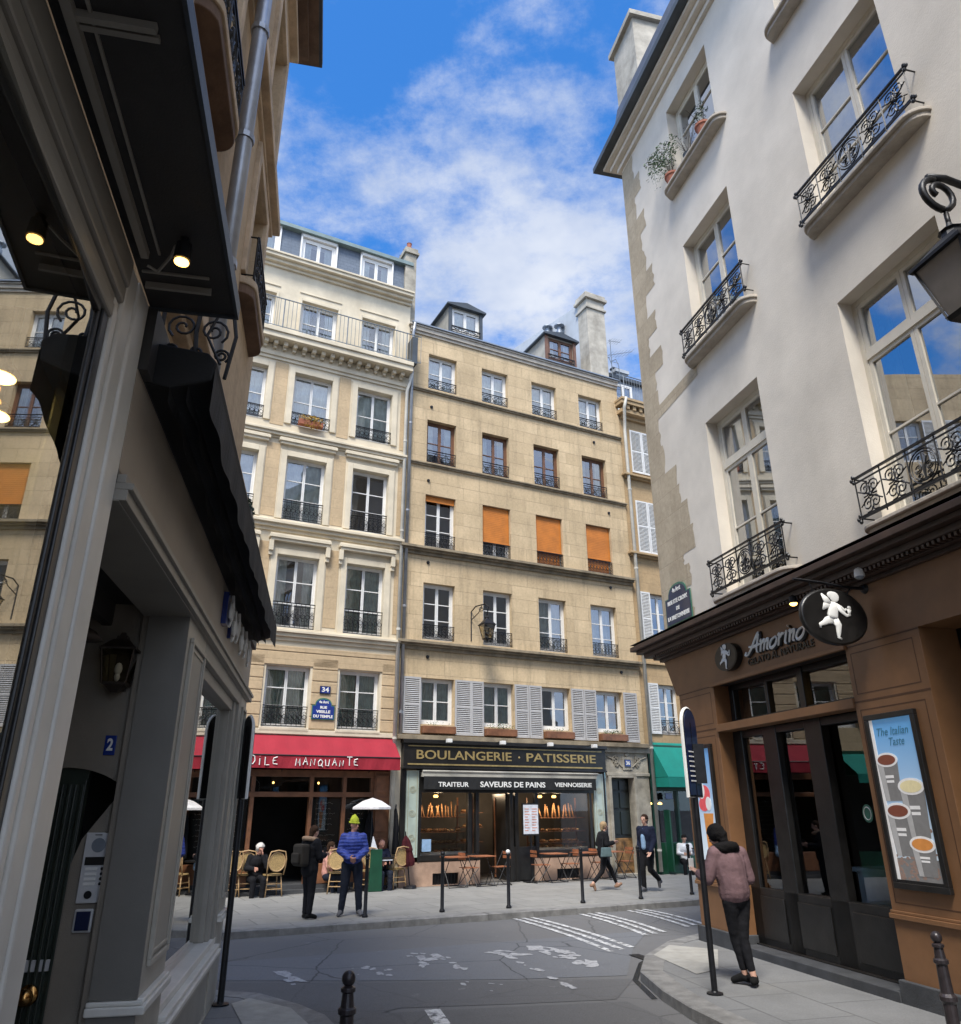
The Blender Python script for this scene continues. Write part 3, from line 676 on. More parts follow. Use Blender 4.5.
b = MB(); b.box(X1 - .05, X1 + .13, -.45, .0, 15.5, 16.5); b.build('balcony_end_screen', M['zincdark'], B1)
# mansard
b = MB(); yb = .10
def mans(mb, x0, x1, z0=18.4, z1=19.72, y0=.1, y1=.2): mb.add([(x0, y0, z0), (x1, y0, z0), (x1, y1, z1), (x0, y1, z1)], [(0, 1, 2, 3)])
mw_ = [(-6.15, -4.8), (-4.16, -2.92), (-2.12, -.94)]
last = X0
for (a, c) in mw_: mans(b, last, a); last = c
mans(b, last, X1)
b.quad((X1, .1, 18.4), (X1, 8, 18.4), (X1, 8, 19.72), (X1, .2, 19.72))
b.build('mansard', M['slate'], B1)
b = MB(); b.box(X0, X1 + .02, -.02, .3, 18.36, 18.44); b.box(X0 - .05, X1 + .05, .22, 8, 19.72, 19.80); b.build('roof_flashing', M['zincdark'], B1)
b = MB(); b.box(X0, X1 + .06, .0, .3, 19.72, 19.86); b.build('roof_gutter', M['copper'], B1)
for (a, c) in mw_:
    d = MB(); d.box(a, a + .05, .1, .6, 18.46, 19.70); d.box(c - .05, c, .1, .6, 18.46, 19.70); d.box(a, c, .1, .6, 19.6, 19.71); d.build('dormer_frame', M['white'], B1)
    window(B1, a + .05, c - .05, 18.5, 19.58, .22, 'white', 1, 'halfw', thick=.07)
b = MB(); b.box(-.52, -.12, .05, 1.6, 17.3, 20.4); b.box(-.58, -.04, -.02, 1.7, 20.25, 20.34); b.box(-.55, -.08, .02, 1.65, 20.34, 20.5); b.build('chimney', M['portal'], B1)
b = MB()
for k in range(4): b.lathe([(.1, 0), (.12, .05), (.09, .1), (.085, .35), (.1, .38)], (-.32, .3 + k * .35, 20.5), 8)
b.build('chimney_pot', M['terracotta'], B1)
# street name plates
def enamel(mb, w, h, arch=0.):
    p = [(-w/2, 0), (w/2, 0), (w/2, h)]
    if arch:
        n = 14
        for i in range(n + 1):
            t = PI * i / n; rr = w * .36; p.append((rr * math.cos(t), h + arch * math.sin(t) ** .8))
    p.append((-w/2, h)); return p
def plate(name, label, loc, rot, w, h, arch, lines, m='blue', rim='enamelgreen', group=None):
    o = thing(name, label, 'sign', loc, rot, group)
    b = MB(); b.prism(enamel(b, w, h, arch), -.012, .004); b.build('plate_rim', M[rim], o)
    s_ = 1 - .045 / w
    b = MB(); b.prism([(p[0] * s_, (p[1] - h*.5) * (1 - .04/h) + h*.5) for p in enamel(b, w, h, arch)], -.018, -.006); b.build('plate', M[m], o)
    for (tx, sz, x, z, wd_) in lines: text(tx, sz, M['lettwhite'], o, (x, -.021, z), wd_, .002, bold=.004)
    return o
def wpl(fr, x, y, z): return W(fr, x, y, z)
plate('street_name_plate', 'blue enamel street name plate reading RUE VIEILLE DU TEMPLE between two first-floor windows', W('F', -2.375, -.05, 4.2), FR, .62, .37, .19,
      [('4e Arrt', .09, 0, .45, .26), ('RUE', .09, 0, .31, .18), ('VIEILLE', .095, 0, .2, .38), ('DU TEMPLE', .095, 0, .08, .52)])
plate('house_number_plate', 'small blue enamel number 34 above the street name plate', W('F', -2.36, -.05, 4.87), FR, .29, .2, 0, [('34', .17, 0, .1, .19)], rim='navy')

# --- yellow flower box on the cream building
def foliage(mb, c, r, n, s, rnd=random):
    for _ in range(n):
        d = Vector((rnd.gauss(0, 1), rnd.gauss(0, 1), rnd.gauss(0, 1))).normalized() * (rnd.random() ** .4)
        p = Vector(c) + Vector((d.x * r[0], d.y * r[1], d.z * r[2])); a = Vector((rnd.uniform(-1, 1), rnd.uniform(-1, 1), rnd.uniform(-1, 1))).normalized(); q = a.orthogonal().normalized() * s * rnd.uniform(.6, 1.2); w_ = a.cross(q) * .6
        mb.add([p - q, p + w_ * .6, p + q, p - w_ * .6], [(0, 1, 2, 3)])
fb = thing('flower_box', 'box of yellow flowers hanging from a fourth-floor window rail of the cream building', 'plant', W('F', -3.38, -.12, 12.6), FR)
b = MB(); b.box(-.36, .36, -.1, .08, 0, .16); b.build('planter', M['terracotta'], fb)
b = MB(); foliage(b, (0, -.04, .22), (.44, .16, .12), 420, .035); foliage(b, (.05, -.1, .02), (.3, .08, .16), 160, .03); b.build('flowers', M['flower'], fb)
b = MB(); foliage(b, (0, -.03, .14), (.42, .14, .1), 160, .035); b.build('leaves', M['leaf'], fb)

# --- restaurant front and awning
RS = thing('restaurant_shopfront', 'brown wood restaurant front with open dark doorway and chalkboards under the red awning', 'shopfront', FO, FR)
b = MB()
for x in (X0, -5.3, -4.02, -2.55, -1.68, -.92): b.box(x, x + .1, .05, .2, .3, 2.95)
b.box(X0, -.4, .04, .2, 2.3, 2.42); b.box(X0, -.4, .04, .2, 2.78, 2.95); b.box(X0, -3.95, .04, .2, .3, .8); b.box(-2.5, -.85, .04, .2, .3, .75)

b.build('timber_frame', M['brownwood'], RS, bevel=.01)
b = MB(); b.box(-.84, -.4, .0, .2, .12, 2.95); b.box(-.8, -.44, -.03, .0, .4, 1.3); b.box(-.8, -.44, -.03, .0, 1.45, 2.3); b.box(-.8, -.44, -.03, .0, 2.42, 2.85); b.build('panelled_pilaster', M['brownwood'], RS, bevel=.012)
b = MB(); b.box(X0, -.35, .2, .35, 2.95, 3.75); b.build('fascia', M['blackwood'], RS)
b = MB(); b.box(X0, -.3, -.15, 3, .1, .2); b.box(X0, -.4, .05, 3, .2, .3); b.build('doorstep', M['plinth'], RS)
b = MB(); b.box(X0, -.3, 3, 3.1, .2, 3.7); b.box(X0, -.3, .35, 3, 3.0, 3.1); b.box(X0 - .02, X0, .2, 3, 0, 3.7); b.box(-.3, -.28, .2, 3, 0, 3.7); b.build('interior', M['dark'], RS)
b = MB(); b.quad((X0, .12, .8), (-4.0, .12, .8), (-4.0, .12, 2.3), (X0, .12, 2.3)); b.quad((X0, .12, 2.42), (-.9, .12, 2.42), (-.9, .12, 2.78), (X0, .12, 2.78)); b.quad((-2.45, .12, .75), (-.9, .12, .75), (-.9, .12, 2.3), (-2.45, .12, 2.3)); b.build('pane', M['shopglass'], RS)
rnd = random.Random(3)
for (a, c) in ((-2.43, -1.7), (-1.56, -.94), (-5.18, -4.05)):
    bb = MB(); bb.box(a, c, .14, .17, .85, 2.25); cbd = bb.build('chalkboard', M['chalk'], RS)
    k = MB()
    for r in range(9):
        z = 2.15 - r * .125; x = a + .08 + rnd.random() * .1
        while x < c - .12 - rnd.random() * .15:
            l = rnd.uniform(.015, .04); pts = [(x + l * t, .136, z + rnd.uniform(-.016, .016)) for t in (0, .5, 1)]; k.tube(pts, .0035, 3); x += l + (.03 if rnd.random() < .25 else .008)
    k.build('chalk_writing', M['lettwhite'], cbd)
for x in (-3.3, -2.1):
    b = MB(); b.ell((x, .9, 2.66), (.025, .025, .03), 8, 6); b.build('lamp_bulb', M['bulb'], RS)
AW = thing('awning', 'crimson canvas awning lettered L\'ETOILE MANQUANTE over the restaurant terrace', 'awning', FO, FR)
ax0, ax1, yo = -6.5, -.36, -.60
b = MB(); nu, nv = 70, 6
for i in range(nu):
    for j_ in range(nv):
        def cp_(a_, c_):
            fx = a_ / nu; fy = c_ / nv; x = ax0 + (ax1 - ax0) * fx; sg = math.sin(PI * fy)
            return (x, -.02 + (yo + .02) * fy, 3.78 - .52 * fy - sg * (.02 + .018 * math.sin(x * 4.1 + 1.3 * fy) + .010 * math.sin(x * 11)))
        b.quad(cp_(i, j_ + 1), cp_(i + 1, j_ + 1), cp_(i + 1, j_), cp_(i, j_))
b.add([(ax0, -.02, 3.70), (ax1, -.02, 3.70), (ax1, yo, 3.2), (ax0, yo, 3.2)], [(3, 2, 1, 0)])
b.add([(ax1, -.02, 3.78), (ax1, yo, 3.26), (ax1, -.02, 3.26)], [(0, 1, 2)]); b.build('canopy', M['red'], AW)
b = MB(); n = 60
for i in range(n):
    x0 = ax0 + (ax1 - ax0) * i / n; x1 = ax0 + (ax1 - ax0) * (i+1) / n; w0 = .012 * math.sin(i * 1.3); w1 = .012 * math.sin((i+1) * 1.3)
    b.quad((x0, yo + w0, 2.95), (x1, yo + w1, 2.95), (x1, yo, 3.25), (x0, yo, 3.25))
b.quad((ax1, -.02, 2.97), (ax1, yo, 2.95), (ax1, yo, 3.25), (ax1, -.02, 3.25)); b.build('valance', M['red'], AW)
b = MB(); b.tube([(ax0, yo, 3.255), (ax1, yo, 3.255)], .018, 6)
for x in (-5.5, -3.3, -1.0): b.tube([(x, .05, 2.9), (x, -.3, 3.25), (x, yo, 3.24)], .012, 5)
b.build('awning_frame', M['iron'], AW)
lt = "L'ETOILE  MANQUANTE"; xs_ = [-5.0 + k * .187 for k in range(len(lt))]
rnd = random.Random(5)
strokes = {'L': [[(0, 1), (0, 0), (.7, 0)]], "'": [[(.3, 1.05), (.2, .8)]], 'E': [[(.7, .95), (.1, .8), (0, .55), (.5, .5), (0, .45), (.1, .1), (.75, .05)]], 'T': [[(0, 1), (.8, 1)], [(.4, 1), (.42, 0)]],
           'O': [[(.4, 1), (.05, .7), (.1, .15), (.5, 0), (.8, .4), (.7, .85), (.4, 1)]], 'I': [[(.35, .75), (.35, 0)], [(.35, 1), (.36, .97)]], 'M': [[(0, 0), (.12, 1), (.45, .35), (.75, 1), (.85, 0)]],
           'A': [[(0, 0), (.42, 1), (.8, 0)], [(.2, .4), (.62, .42)]], 'N': [[(0, 0), (.05, .8), (.6, .1), (.7, .85)]], 'Q': [[(.4, .8), (.05, .5), (.15, .05), (.6, .05), (.75, .5), (.4, .8)], [(.5, .25), (.8, -.1)]], 'U': [[(0, .85), (.1, .1), (.6, .05), (.7, .85)]]}
b = MB()
for k, ch in enumerate(lt):
    if ch == ' ': continue
    s_ = .19 * rnd.uniform(.85, 1.1); zz = 3.02 + rnd.uniform(-.012, .02)
    for st in strokes[ch]: b.tube([(xs_[k] + p[0] * s_ * .8, yo - .016, zz + p[1] * s_) for p in st], .013, 4)
b.build('lettering', M['lettwhite'], AW)

# --- sandstone bakery building
B2 = thing('apartment_building', 'tan limestone building of four windows per floor with orange blinds above the bakery', 'building', FO, FR)
x0, x1 = -.28, 8.24
c2 = [(.42, 1.46), (2.42, 3.44), (4.42, 5.46), (6.43, 7.47)]
r2 = [(4.22, 5.5), (6.61, 8.32), (9.42, 11.18), (12.3, 13.82), (15.0, 16.32)]
holes = [(a, c, z0, z1) for (a, c) in c2 for (z0, z1) in r2]
b = MB(); wall(b, x0, x1, 3.8, 17.1, holes, 0, .28)
b.quad((x1, 0, 3.8), (x1, 9, 3.8), (x1, 9, 17.1), (x1, 0, 17.1)); b.quad((x0, 0, 3.8), (x0, 0, 17.1), (x0, 9, 17.1), (x0, 9, 3.8)); b.build('wall', M['b2'], B2)
darkroom(B2, x0, x1, 3.8, 17.1, 1.6, 'room')
b = MB(); b.box(-.40, -.11, .01, .6, 0, 3.79); b.build('stone_pier', M['b1_cream'], B2)
b = MB()
for z in (5.95, 8.8, 11.7, 14.3): b.box(x0, x1, .29, 1.6, z, z + .25)
b.build('floor_slab', M['room'], B2)
b = MB()
for z in (14.86, 12.2): molding(b, x0 + .1, x1, z - .06, [(.06, 0, .05), (.1, .05, .1)])
molding(b, x0, x1, 9.26, [(.06, -.1, 0), (.14, 0, .06), (.22, .06, .14)]); molding(b, x0, x1, 6.38, [(.06, -.1, 0), (.14, 0, .06), (.22, .06, .14)])
b.box(x0, x1, -.24, .02, 3.78, 3.9)
b.build('string_course', M['b2_trim'], B2, bevel=.008)
b = MB(); molding(b, x0, x1, 17.08, [(.05, -.1, .0), (.10, 0, .14), (.14, .14, .2)]); b.build('cornice', M['sill'], B2, bevel=.01)
b = MB(); b.box(x0, x1 + .02, -.19, -.05, 17.285, 17.33); b.add([(x0, -.05, 17.3), (x1, -.05, 17.3), (x1, 4.5, 20.1), (x0, 4.5, 20.1)], [(0, 1, 2, 3)]); b.add([(x0, 9, 17.33), (x1, 9, 17.33), (x1, 4.5, 20.1), (x0, 4.5, 20.1)], [(3, 2, 1, 0)])
b.add([(x0, -.1, 17.3), (x0, 4.5, 20.1), (x0, 9, 17.3)], [(0, 1, 2)]); b.add([(x1, -.1, 17.3), (x1, 4.5, 20.1), (x1, 9, 17.3)], [(2, 1, 0)]); b.build('roof', M['zinc'], B2)
b = MB()
for (x, z) in ((.55, 14.3), (7.0, 14.45), (.5, 11.65), (7.45, 11.75), (.55, 8.95), (7.3, 9.0), (.6, 6.1), (7.5, 6.15)): b.lathe([(.045, -.03), (.055, 0)], (0, 0, 0), 8); vs = b.v[-16:]; b.v[-16:] = [(x + v[0], v[2] - .01, z + v[1]) for v in vs]
b.build('tie_rod_plate', M['iron'], B2)
cs = {0: ['greencurt', 'greencurt', None, None], 1: [None, None, 'sheer', 'sheer'], 2: [None, None, None, None], 3: ['halfw', 'halfw', None, 'halfw'], 4: ['sheer', 'sheer', 'sheer', 'sheer']}
for r, (z0, z1) in enumerate(r2):
    for k, (a, c) in enumerate(c2):
        window(B2, a, c, z0, z1, .2, 'brownframe' if r == 3 else 'white', 3 if r in (1, 2) else 2, cs[r][k], thick=.06)
        if r > 0: railing(B2, a, c, z0, {1: .45, 2: .5, 3: .45, 4: .38}[r], .04, 'dense' if r in (1, 2) else 'small')
b = MB()
for k, (a, c) in enumerate(c2):
    z0 = [10.98, 9.98, 9.95, 10.0][k]
    n = max(2, int((11.17 - z0) / .06))
    for i in range(n): zz = z0 + (11.17 - z0) * i / n; b.box(a + .02, c - .02, .085, .1, zz + .002, z0 + (11.17 - z0) * (i+1) / n - .002)
    if k: b.box(a, c, .08, .11, z0 - .03, z0)
b.build('roller_blind', M['orange'], B2)
b = MB()
for k, (a, c) in enumerate(c2[2:]): 
    b.quad((a, .17, 9.45), (c, .17, 9.45), (c, .17, 9.95), (a, .17, 9.95))
b.build('blind_lower_sheet', M['orange'], B2)
def shutter(parent, xa, xb, z0, z1, y=-.05, m='shutter', name='shutter'):
    key = ('sh', round(xb - xa, 2), round(z1 - z0, 2), m)
    if key in _wc: return inst(_wc[key], parent, (xa, y, z0))
    w = xb - xa; h = z1 - z0; b = MB(); f = .045
    b.box(0, f, 0, .035, 0, h).box(w - f, w, 0, .035, 0, h).box(f, w - f, 0, .035, 0, f * 1.3).box(f, w - f, 0, .035, h - f * 1.3, h).box(f, w - f, 0, .035, h * .5 - f/2, h * .5 + f/2)
    for (c, d) in ((f*1.3, h*.5 - f/2), (h*.5 + f/2, h - f*1.3)):
        n = int((d - c) / .05)
        for i in range(n):
            zz = c + (d - c) * (i + .5) / n; b.add([(f, .0, zz - .022), (w - f, .0, zz - .022), (w - f, .03, zz + .02), (f, .03, zz + .02)], [(0, 1, 2, 3)]); b.add([(f, .004, zz - .026), (w - f, .004, zz - .026), (w - f, .034, zz + .016), (f, .034, zz + .016)], [(3, 2, 1, 0)])
    o = b.build(name, M[m], parent, (xa, y, z0)); _wc[key] = o; return o
for (a, c) in ((-.12, .40), (1.48, 2.0), (2.0, 2.40), (3.46, 3.93), (3.95, 4.40), (5.48, 5.93), (5.95, 6.41), (7.49, 8.02)): shutter(B2, a, c, 3.95, 5.5)
for k, (a, c) in enumerate(c2):
    t = tag(MB().box(-.5, .5, -.11, .11, 0, .2).build('window_box', M['brownwood'], None, W('F', (a + c) / 2, -.1, 3.96), rotz=FR, bevel=.01),
        ['reddish window box under the first bakery window from the left', 'window box with upright green plants, second from the left above the bakery', 'reddish window box third from the left above the bakery', 'window box with low yellow-green plants near the portal'][k], 'window box', 'window boxes above the bakery sign')
    lf = MB(); foliage(lf, (0, 0, .26), (.45, .08, .07 if k != 1 else .14), [30, 220, 40, 200][k], .03); lf.build('leaves', M['leaf'], t)
# dormers
def dormer(a, c, fm):
    d = MB(); d.box(a, a + .1, .0, 3.0, 17.4, 18.55); d.box(c - .1, c, .0, 3.0, 17.4, 18.55); d.box(a + .1, c - .1, .01, .1, 17.4, 17.52); d.box(a+.1, c-.1, .01, .1, 18.45, 18.55)
    o = d.build('dormer', M['cheek'], B2)
    e = MB(); e.add([(a - .12, -.15, 18.56), ((a+c)/2, -.15, 18.74), (c + .12, -.15, 18.56), (a - .12, 3.1, 18.56), ((a+c)/2, 3.1, 18.74), (c + .12, 3.1, 18.56)], [(0, 1, 4, 3), (1, 2, 5, 4), (0, 2, 1)])
    e.box(a - .12, c + .12, -.15, 3.0, 18.5, 18.56); e.box(a, c, -.05, .01, 17.4, 17.46); e.build('dormer_roof', M['zincdark'], o)
    e = MB(); e.box(a - .02, a + .1, -.05, .0, 17.46, 18.5); e.box(c - .1, c + .02, -.05, .0, 17.46, 18.5); e.build('dormer_frame', M['zincdark' if fm == 'white' else 'brownframe'], o)
    window(B2, a + .1, c - .1, 17.5, 18.48, .06, fm, 1 if fm == 'white' else 2, 'sheer' if fm == 'white' else 'halfw', thick=.07)
    railing(B2, a + .08, c - .08, 17.47, .22, -.07, 'small')
dormer(1.14, 2.42, 'white'); dormer(5.08, 6.4, 'brownframe')
b = MB(); b.add([(7.1, .0, 17.3), (7.1, 8, 17.3), (7.1, 8, 22.4), (7.1, .5, 20.9), (7.1, .0, 20.9)], [(0, 1, 2, 3, 4)]); b.add([(7.9, .1, 17.3), (7.9, 8, 17.3), (7.9, 8, 22.4), (7.9, .5, 20.9), (7.9, .1, 20.9)], [(4, 3, 2, 1, 0)]); b.add([(7.1, .5, 20.9), (7.1, 8, 22.4), (7.9, 8, 22.4), (7.9, .5, 20.9)], [(0, 1, 2, 3)])
b.build('party_wall', M['bluewall'], B2)
b = MB(); b.box(7.08, 7.92, -.02, .62, 17.3, 20.85); b.box(7.02, 7.98, -.08, .7, 20.4, 20.5); b.box(6.98, 8.02, -.12, .74, 20.85, 20.98); b.box(7.02, 7.98, -.06, .66, 20.98, 21.15); b.build('chimney', M['chim'], B2, bevel=.015)
for (y, z) in ((1.7, 20.1), (2.6, 20.6)):
    b = MB(); b.lathe([(.13, -.6), (.13, .3), (.09, .34), (.09, .5), (.22, .52), (.22, .56), (.05, .66)], (6.9, y, z - .1), 10); b.build('flue_cowl', M['zinc'], B2)

# --- bakery shopfront
BK = thing('bakery_shopfront', 'black bakery shopfront with gold lettering BOULANGERIE PATISSERIE, lit bread displays and pinkish stone base', 'shopfront', FO, FR)
b = MB(); b.box(-.1, 6.54, -.16, .1, 3.07, 3.68); b.box(-.14, 6.58, -.24, .1, 3.68, 3.78); b.box(-.12, 6.56, -.2, .1, 3.02, 3.07)
b.build('fascia', M['blackwood'], BK, bevel=.01)
b = MB(); b.box(.02, 6.4, -.172, -.16, 3.12, 3.16).box(.02, 6.4, -.172, -.16, 3.60, 3.63); b.build('fascia_beading', M['gold'], BK)
text('BOULANGERIE', .33, M['gold'], BK, (1.74, -.165, 3.38), 2.96, .01, bold=.004); text('PATISSERIE', .33, M['gold'], BK, (4.94, -.165, 3.38), 2.44, .01, bold=.004)
b = MB(); b.ell((3.49, -.165, 3.38), (.03, .01, .03), 8, 6); b.build('lettering_dot', M['gold'], BK)
b = MB(); b.box(.4, 6.1, -.05, .1, 2.42, 3.02)
for x in (.46, 1.96, 2.2, 3.28, 3.46, 4.12, 6.0): b.box(x - .05, x + .05, -.02, .12, .1 if x > 2 and x < 4.2 else .7, 2.45)
b.box(-.1, .03, -.05, .1, .7, 3.02); b.box(6.49, 6.56, -.05, .1, .12, 3.02); b.box(.41, .46, -.06, .1, .7, 3.0)
b.box(.46, 2.2, -.06, .1, .72, .86); b.box(4.1, 6.1, -.06, .1, .72, .9); b.box(3.3, 4.12, .0, .08, .15, 1.0)
b.build('black_frame', M['blackwood'], BK, bevel=.008)
b = MB(); b.box(.45, 6.15, -.2, -.02, 2.82, 2.94); b.tube([(.45, -.2, 2.96), (6.2, -.2, 2.96)], .03, 8); b.build('awning_roll', M['cheek'], BK)
b = MB(); n = 50
for i in range(n):
    xa = .48 + 5.62 * i / n; xb = .48 + 5.62 * (i+1) / n; b.quad((xa, -.22 + .008 * math.sin(i*1.7), 2.5), (xb, -.22 + .008 * math.sin((i+1)*1.7), 2.5), (xb, -.21, 2.83), (xa, -.21, 2.83))
b.build('valance', M['blackcanvas'], BK)
text('TRAITEUR', .17, M['lettwhite'], BK, (1.36, -.235, 2.62), .92, .003, bold=.003); text('SAVEURS DE PAINS', .2, M['lettwhite'], BK, (3.24, -.235, 2.63), 2.12, .003, bold=.004); text('VIENNOISERIE', .165, M['lettwhite'], BK, (5.28, -.235, 2.64), 1.3, .003, bold=.003)
for (a, c, z0) in ((.05, .40, .82), (6.12, 6.47, .8)):
    b = MB(); b.box(a, c, -.06, .02, z0, 2.98); pg = b.build('painted_glass_panel', M['palegreen'], BK)
    b = MB(); b.tube([(a + .05, -.07, z0 + .06), (c - .05, -.07, z0 + .06), (c - .05, -.07, 2.92), (a + .05, -.07, 2.92)], .004, 4, closed=True)
    for z in (1.3, 1.9, 2.5): b.tube([(p[0], -.07, p[1]) for p in spiral((a+c)/2, z, .02, .1, 0, 4*PI, 20)], .004, 3)
    b.build('gilt_line', M['gold'], pg)
b = MB(); wall(b, -.1, 2.26, .12, .7, [(.86, 1.62, .14, .42)], -.04, .1); wall(b, 4.0, 6.5, .12, .7, [(4.72, 5.5, .14, .40)], -.04, .1); b.quad((2.26, -.04, .12), (2.26, .5, .12), (2.26, .5, .7), (2.26, -.04, .7)); b.quad((4., -.04, .12), (4., -.04, .7), (4., .5, .7), (4., .5, .12)); b.build('stone_base', M['pinkstone'], BK)
for (a, c) in ((.86, 1.62), (4.72, 5.5)):
    b = MB(); b.quad((a, .055, .14), (c, .055, .14), (c, .055, .42), (a, .055, .42))
    for k in range(9): xx = a + (c-a)*k/8; b.box(xx - .008, xx + .008, -.0, .02, .14, .42)
    b.build('cellar_grille', M['iron'], BK)
b = MB(); b.box(-.1, 6.6, 2.6, 2.7, .1, 3.3); b.box(-.1, 6.6, .1, 2.6, 3.0, 3.1); b.box(-.12, -.1, .1, 2.6, 0, 3.2); b.box(6.56, 6.6, .1, 2.6, 0, 3.2); b.box(-.1, 6.6, .1, 2.6, .1, .16); b.build('interior', M['room'], BK)
b = MB(); b.quad((.5, .03, .86), (1.95, .03, .86), (1.95, .03, 2.42), (.5, .03, 2.42)); b.quad((4.17, .03, .9), (5.95, .03, .9), (5.95, .03, 2.42), (4.17, .03, 2.42)); b.quad((3.33, .05, 1.0), (4.08, .05, 1.0), (4.08, .05, 2.42), (3.33, .05, 2.42)); b.build('pane', M['shopglass'], BK)
b = MB(); b.box(2.27, 2.35, .6, .66, .16, 2.4); b.box(3.15, 3.22, .1, .9, .16, 2.4); b.build('open_door', M['blackwood'], BK)
# shelves with bread
sh = thing('bread_shelves', 'brown shelving and glass counter inside the bakery windows', 'shelf', FO, FR)
b = MB()
for (a, c, zs_) in ((.55, 1.95, (1.12, 1.42, 1.8)), (4.2, 5.95, (1.08, 1.38, 1.75)), (2.4, 3.15, (1.1, 1.5, 1.9))):
    for z in zs_: b.box(a, c, .25 if a != 2.4 else 1.5, .75 if a != 2.4 else 1.9, z - .02, z)
    b.box(a, a + .03, .7, .75, .2, 2.3); b.box(c - .03, c, .7, .75, .2, 2.3)
b.build('shelf', M['brownwood'], sh)
b = MB(); b.box(.6, 1.9, .2, .22, .9, 1.38); b.box(.6, 1.9, .2, .6, 1.38, 1.4); b.build('counter_glass', M['shopglass'], sh)
b = MB(); b.box(.5, 1.95, .18, .8, .85, .92); b.box(4.2, 5.95, .18, .8, .88, .95); b.build('display_floor', M['white'], sh)
lm = [MB().ell((0, 0, .045), (.11, .05, .045), 8, 6).mesh('bread_loaf', M['bread'], True), MB().ell((0, 0, .03), (.055, .05, .03), 8, 6).mesh('bread_loaf', M['breadpale'], True), MB().ell((0, 0, .03), (.03, .24, .03), 8, 6).mesh('bread_loaf', M['bread'], True)]
for (a, c, z, y, n) in ((.65, 1.85, 1.12, .4, 9), (.65, 1.85, 1.42, .45, 9), (.65, 1.85, .92, .4, 9), (4.3, 5.85, 1.08, .4, 11), (4.3, 5.85, 1.38, .4, 11), (4.3, 5.85, .95, .4, 11), (2.5, 3.1, 1.5, 1.65, 5), (2.5, 3.1, 1.9, 1.65, 5), (2.5, 3.1, 1.1, 1.65, 5)):
    for k in range(n):
        o = bpy.data.objects.new('bread_loaf', lm[rnd.choice((0, 0, 1))]); COL.objects.link(o); o.location = W('F', a + (c-a) * (k+.5) / n, y + rnd.uniform(-.08, .08), z); o.rotation_euler.z = FR + rnd.uniform(-.5, .5)
        tag(o, 'brown loaf or bun lying among others on the lit bakery shelves', 'bread', 'loaves on the bakery shelves')
for (a, c, z) in ((4.3, 5.85, 1.75), (.7, 1.85, 1.8)):
    for k in range(12):
        b = MB(); b.tube([(0, 0, 0), (rnd.uniform(-.09, .09), .05, rnd.uniform(.26, .42))], [.028, .022], 6)
        tag(b.build('baguette', M['bread'], None, W('F', a + (c-a)*(k+.5)/12, .6, z), True, rotz=FR), 'baguette standing upright in a row at the back of the bakery window', 'bread', 'baguettes standing at the back')
for (x, z, y) in ((1.2, 2.3, .6), (2.8, 2.6, 1.4), (5.1, 2.3, .6), (4.6, 2.3, .6)):
    b = MB(); b.lathe([(.05, 0), (.07, .03), (.05, .07)], (0, 0, 0), 10); o = tag(b.build('ceiling_spot', M['bulb'], None, W('F', x, y, z), rotz=FR), 'small warm ceiling spot inside the bakery', 'lamp', 'warm spots in the bakery ceiling')
    pl = bpy.data.lights.new('spot_glow', 'POINT'); pl.energy = 16; pl.color = (1., .74, .48); pl.shadow_soft_size = .08; po = bpy.data.objects.new('spot_glow', pl); COL.objects.link(po); po.location = W('F', x, y - .25, z - .15)
mn = thing('menu_board', 'tall white and pink printed menu on a stand by the bakery door', 'menu', W('F', 3.7, -.35, .12), FR)
b = MB(); b.box(-.27, .27, -.02, .02, 1.18, 2.02); b.build('board', M['blackwood'], mn); b = MB(); b.box(-.24, .24, -.03, -.02, 1.22, 1.98); pp = b.build('paper', M['white_cloth'], mn)
b = MB(); b.box(-.02, .02, -.015, .015, 0, 1.18); b.box(-.2, .2, -.15, .15, 0, .03); b.build('stand', M['iron'], mn)
b = MB()
for r in range(9):
    for (a, c) in ((-.2, -.03), (.03, .2)): b.box(a, a + (c-a) * rnd.uniform(.6, 1), -.034, -.03, 1.86 - r * .07, 1.885 - r * .07)
b.build('printed_lines', M['pink_cloth'], pp)
np_ = MB(); np_.box(-.13, .13, -.02, 0, 0, .3); t = tag(np_.build('notice', M['palebluecloth'], None, W('F', .68, -.0, .95), rotz=FR), 'pale blue notice at the lower left of the bakery window', 'notice')
for k, x in enumerate((1.05, 2.72, 4.3, 5.85)):
    t = thing('sign_spotlight', ['white sign spotlight above the B of the gold lettering', 'white sign spotlight above the E end of BOULANGERIE', 'white sign spotlight above the A of PATISSERIE', 'white sign spotlight at the right end of the gold lettering'][k], 'lamp', W('F', x, -.24, 3.72), FR, 'spotlights over the bakery sign')
    b = MB(); b.tube([(0, .02, .05), (0, -.3, .06)], .012, 5); b.build('arm', M['iron'], t); b = MB(); b.box(-.07, .07, -.42, -.28, -.03, .07); b.build('lamp_head', M['white'], t, bevel=.01)

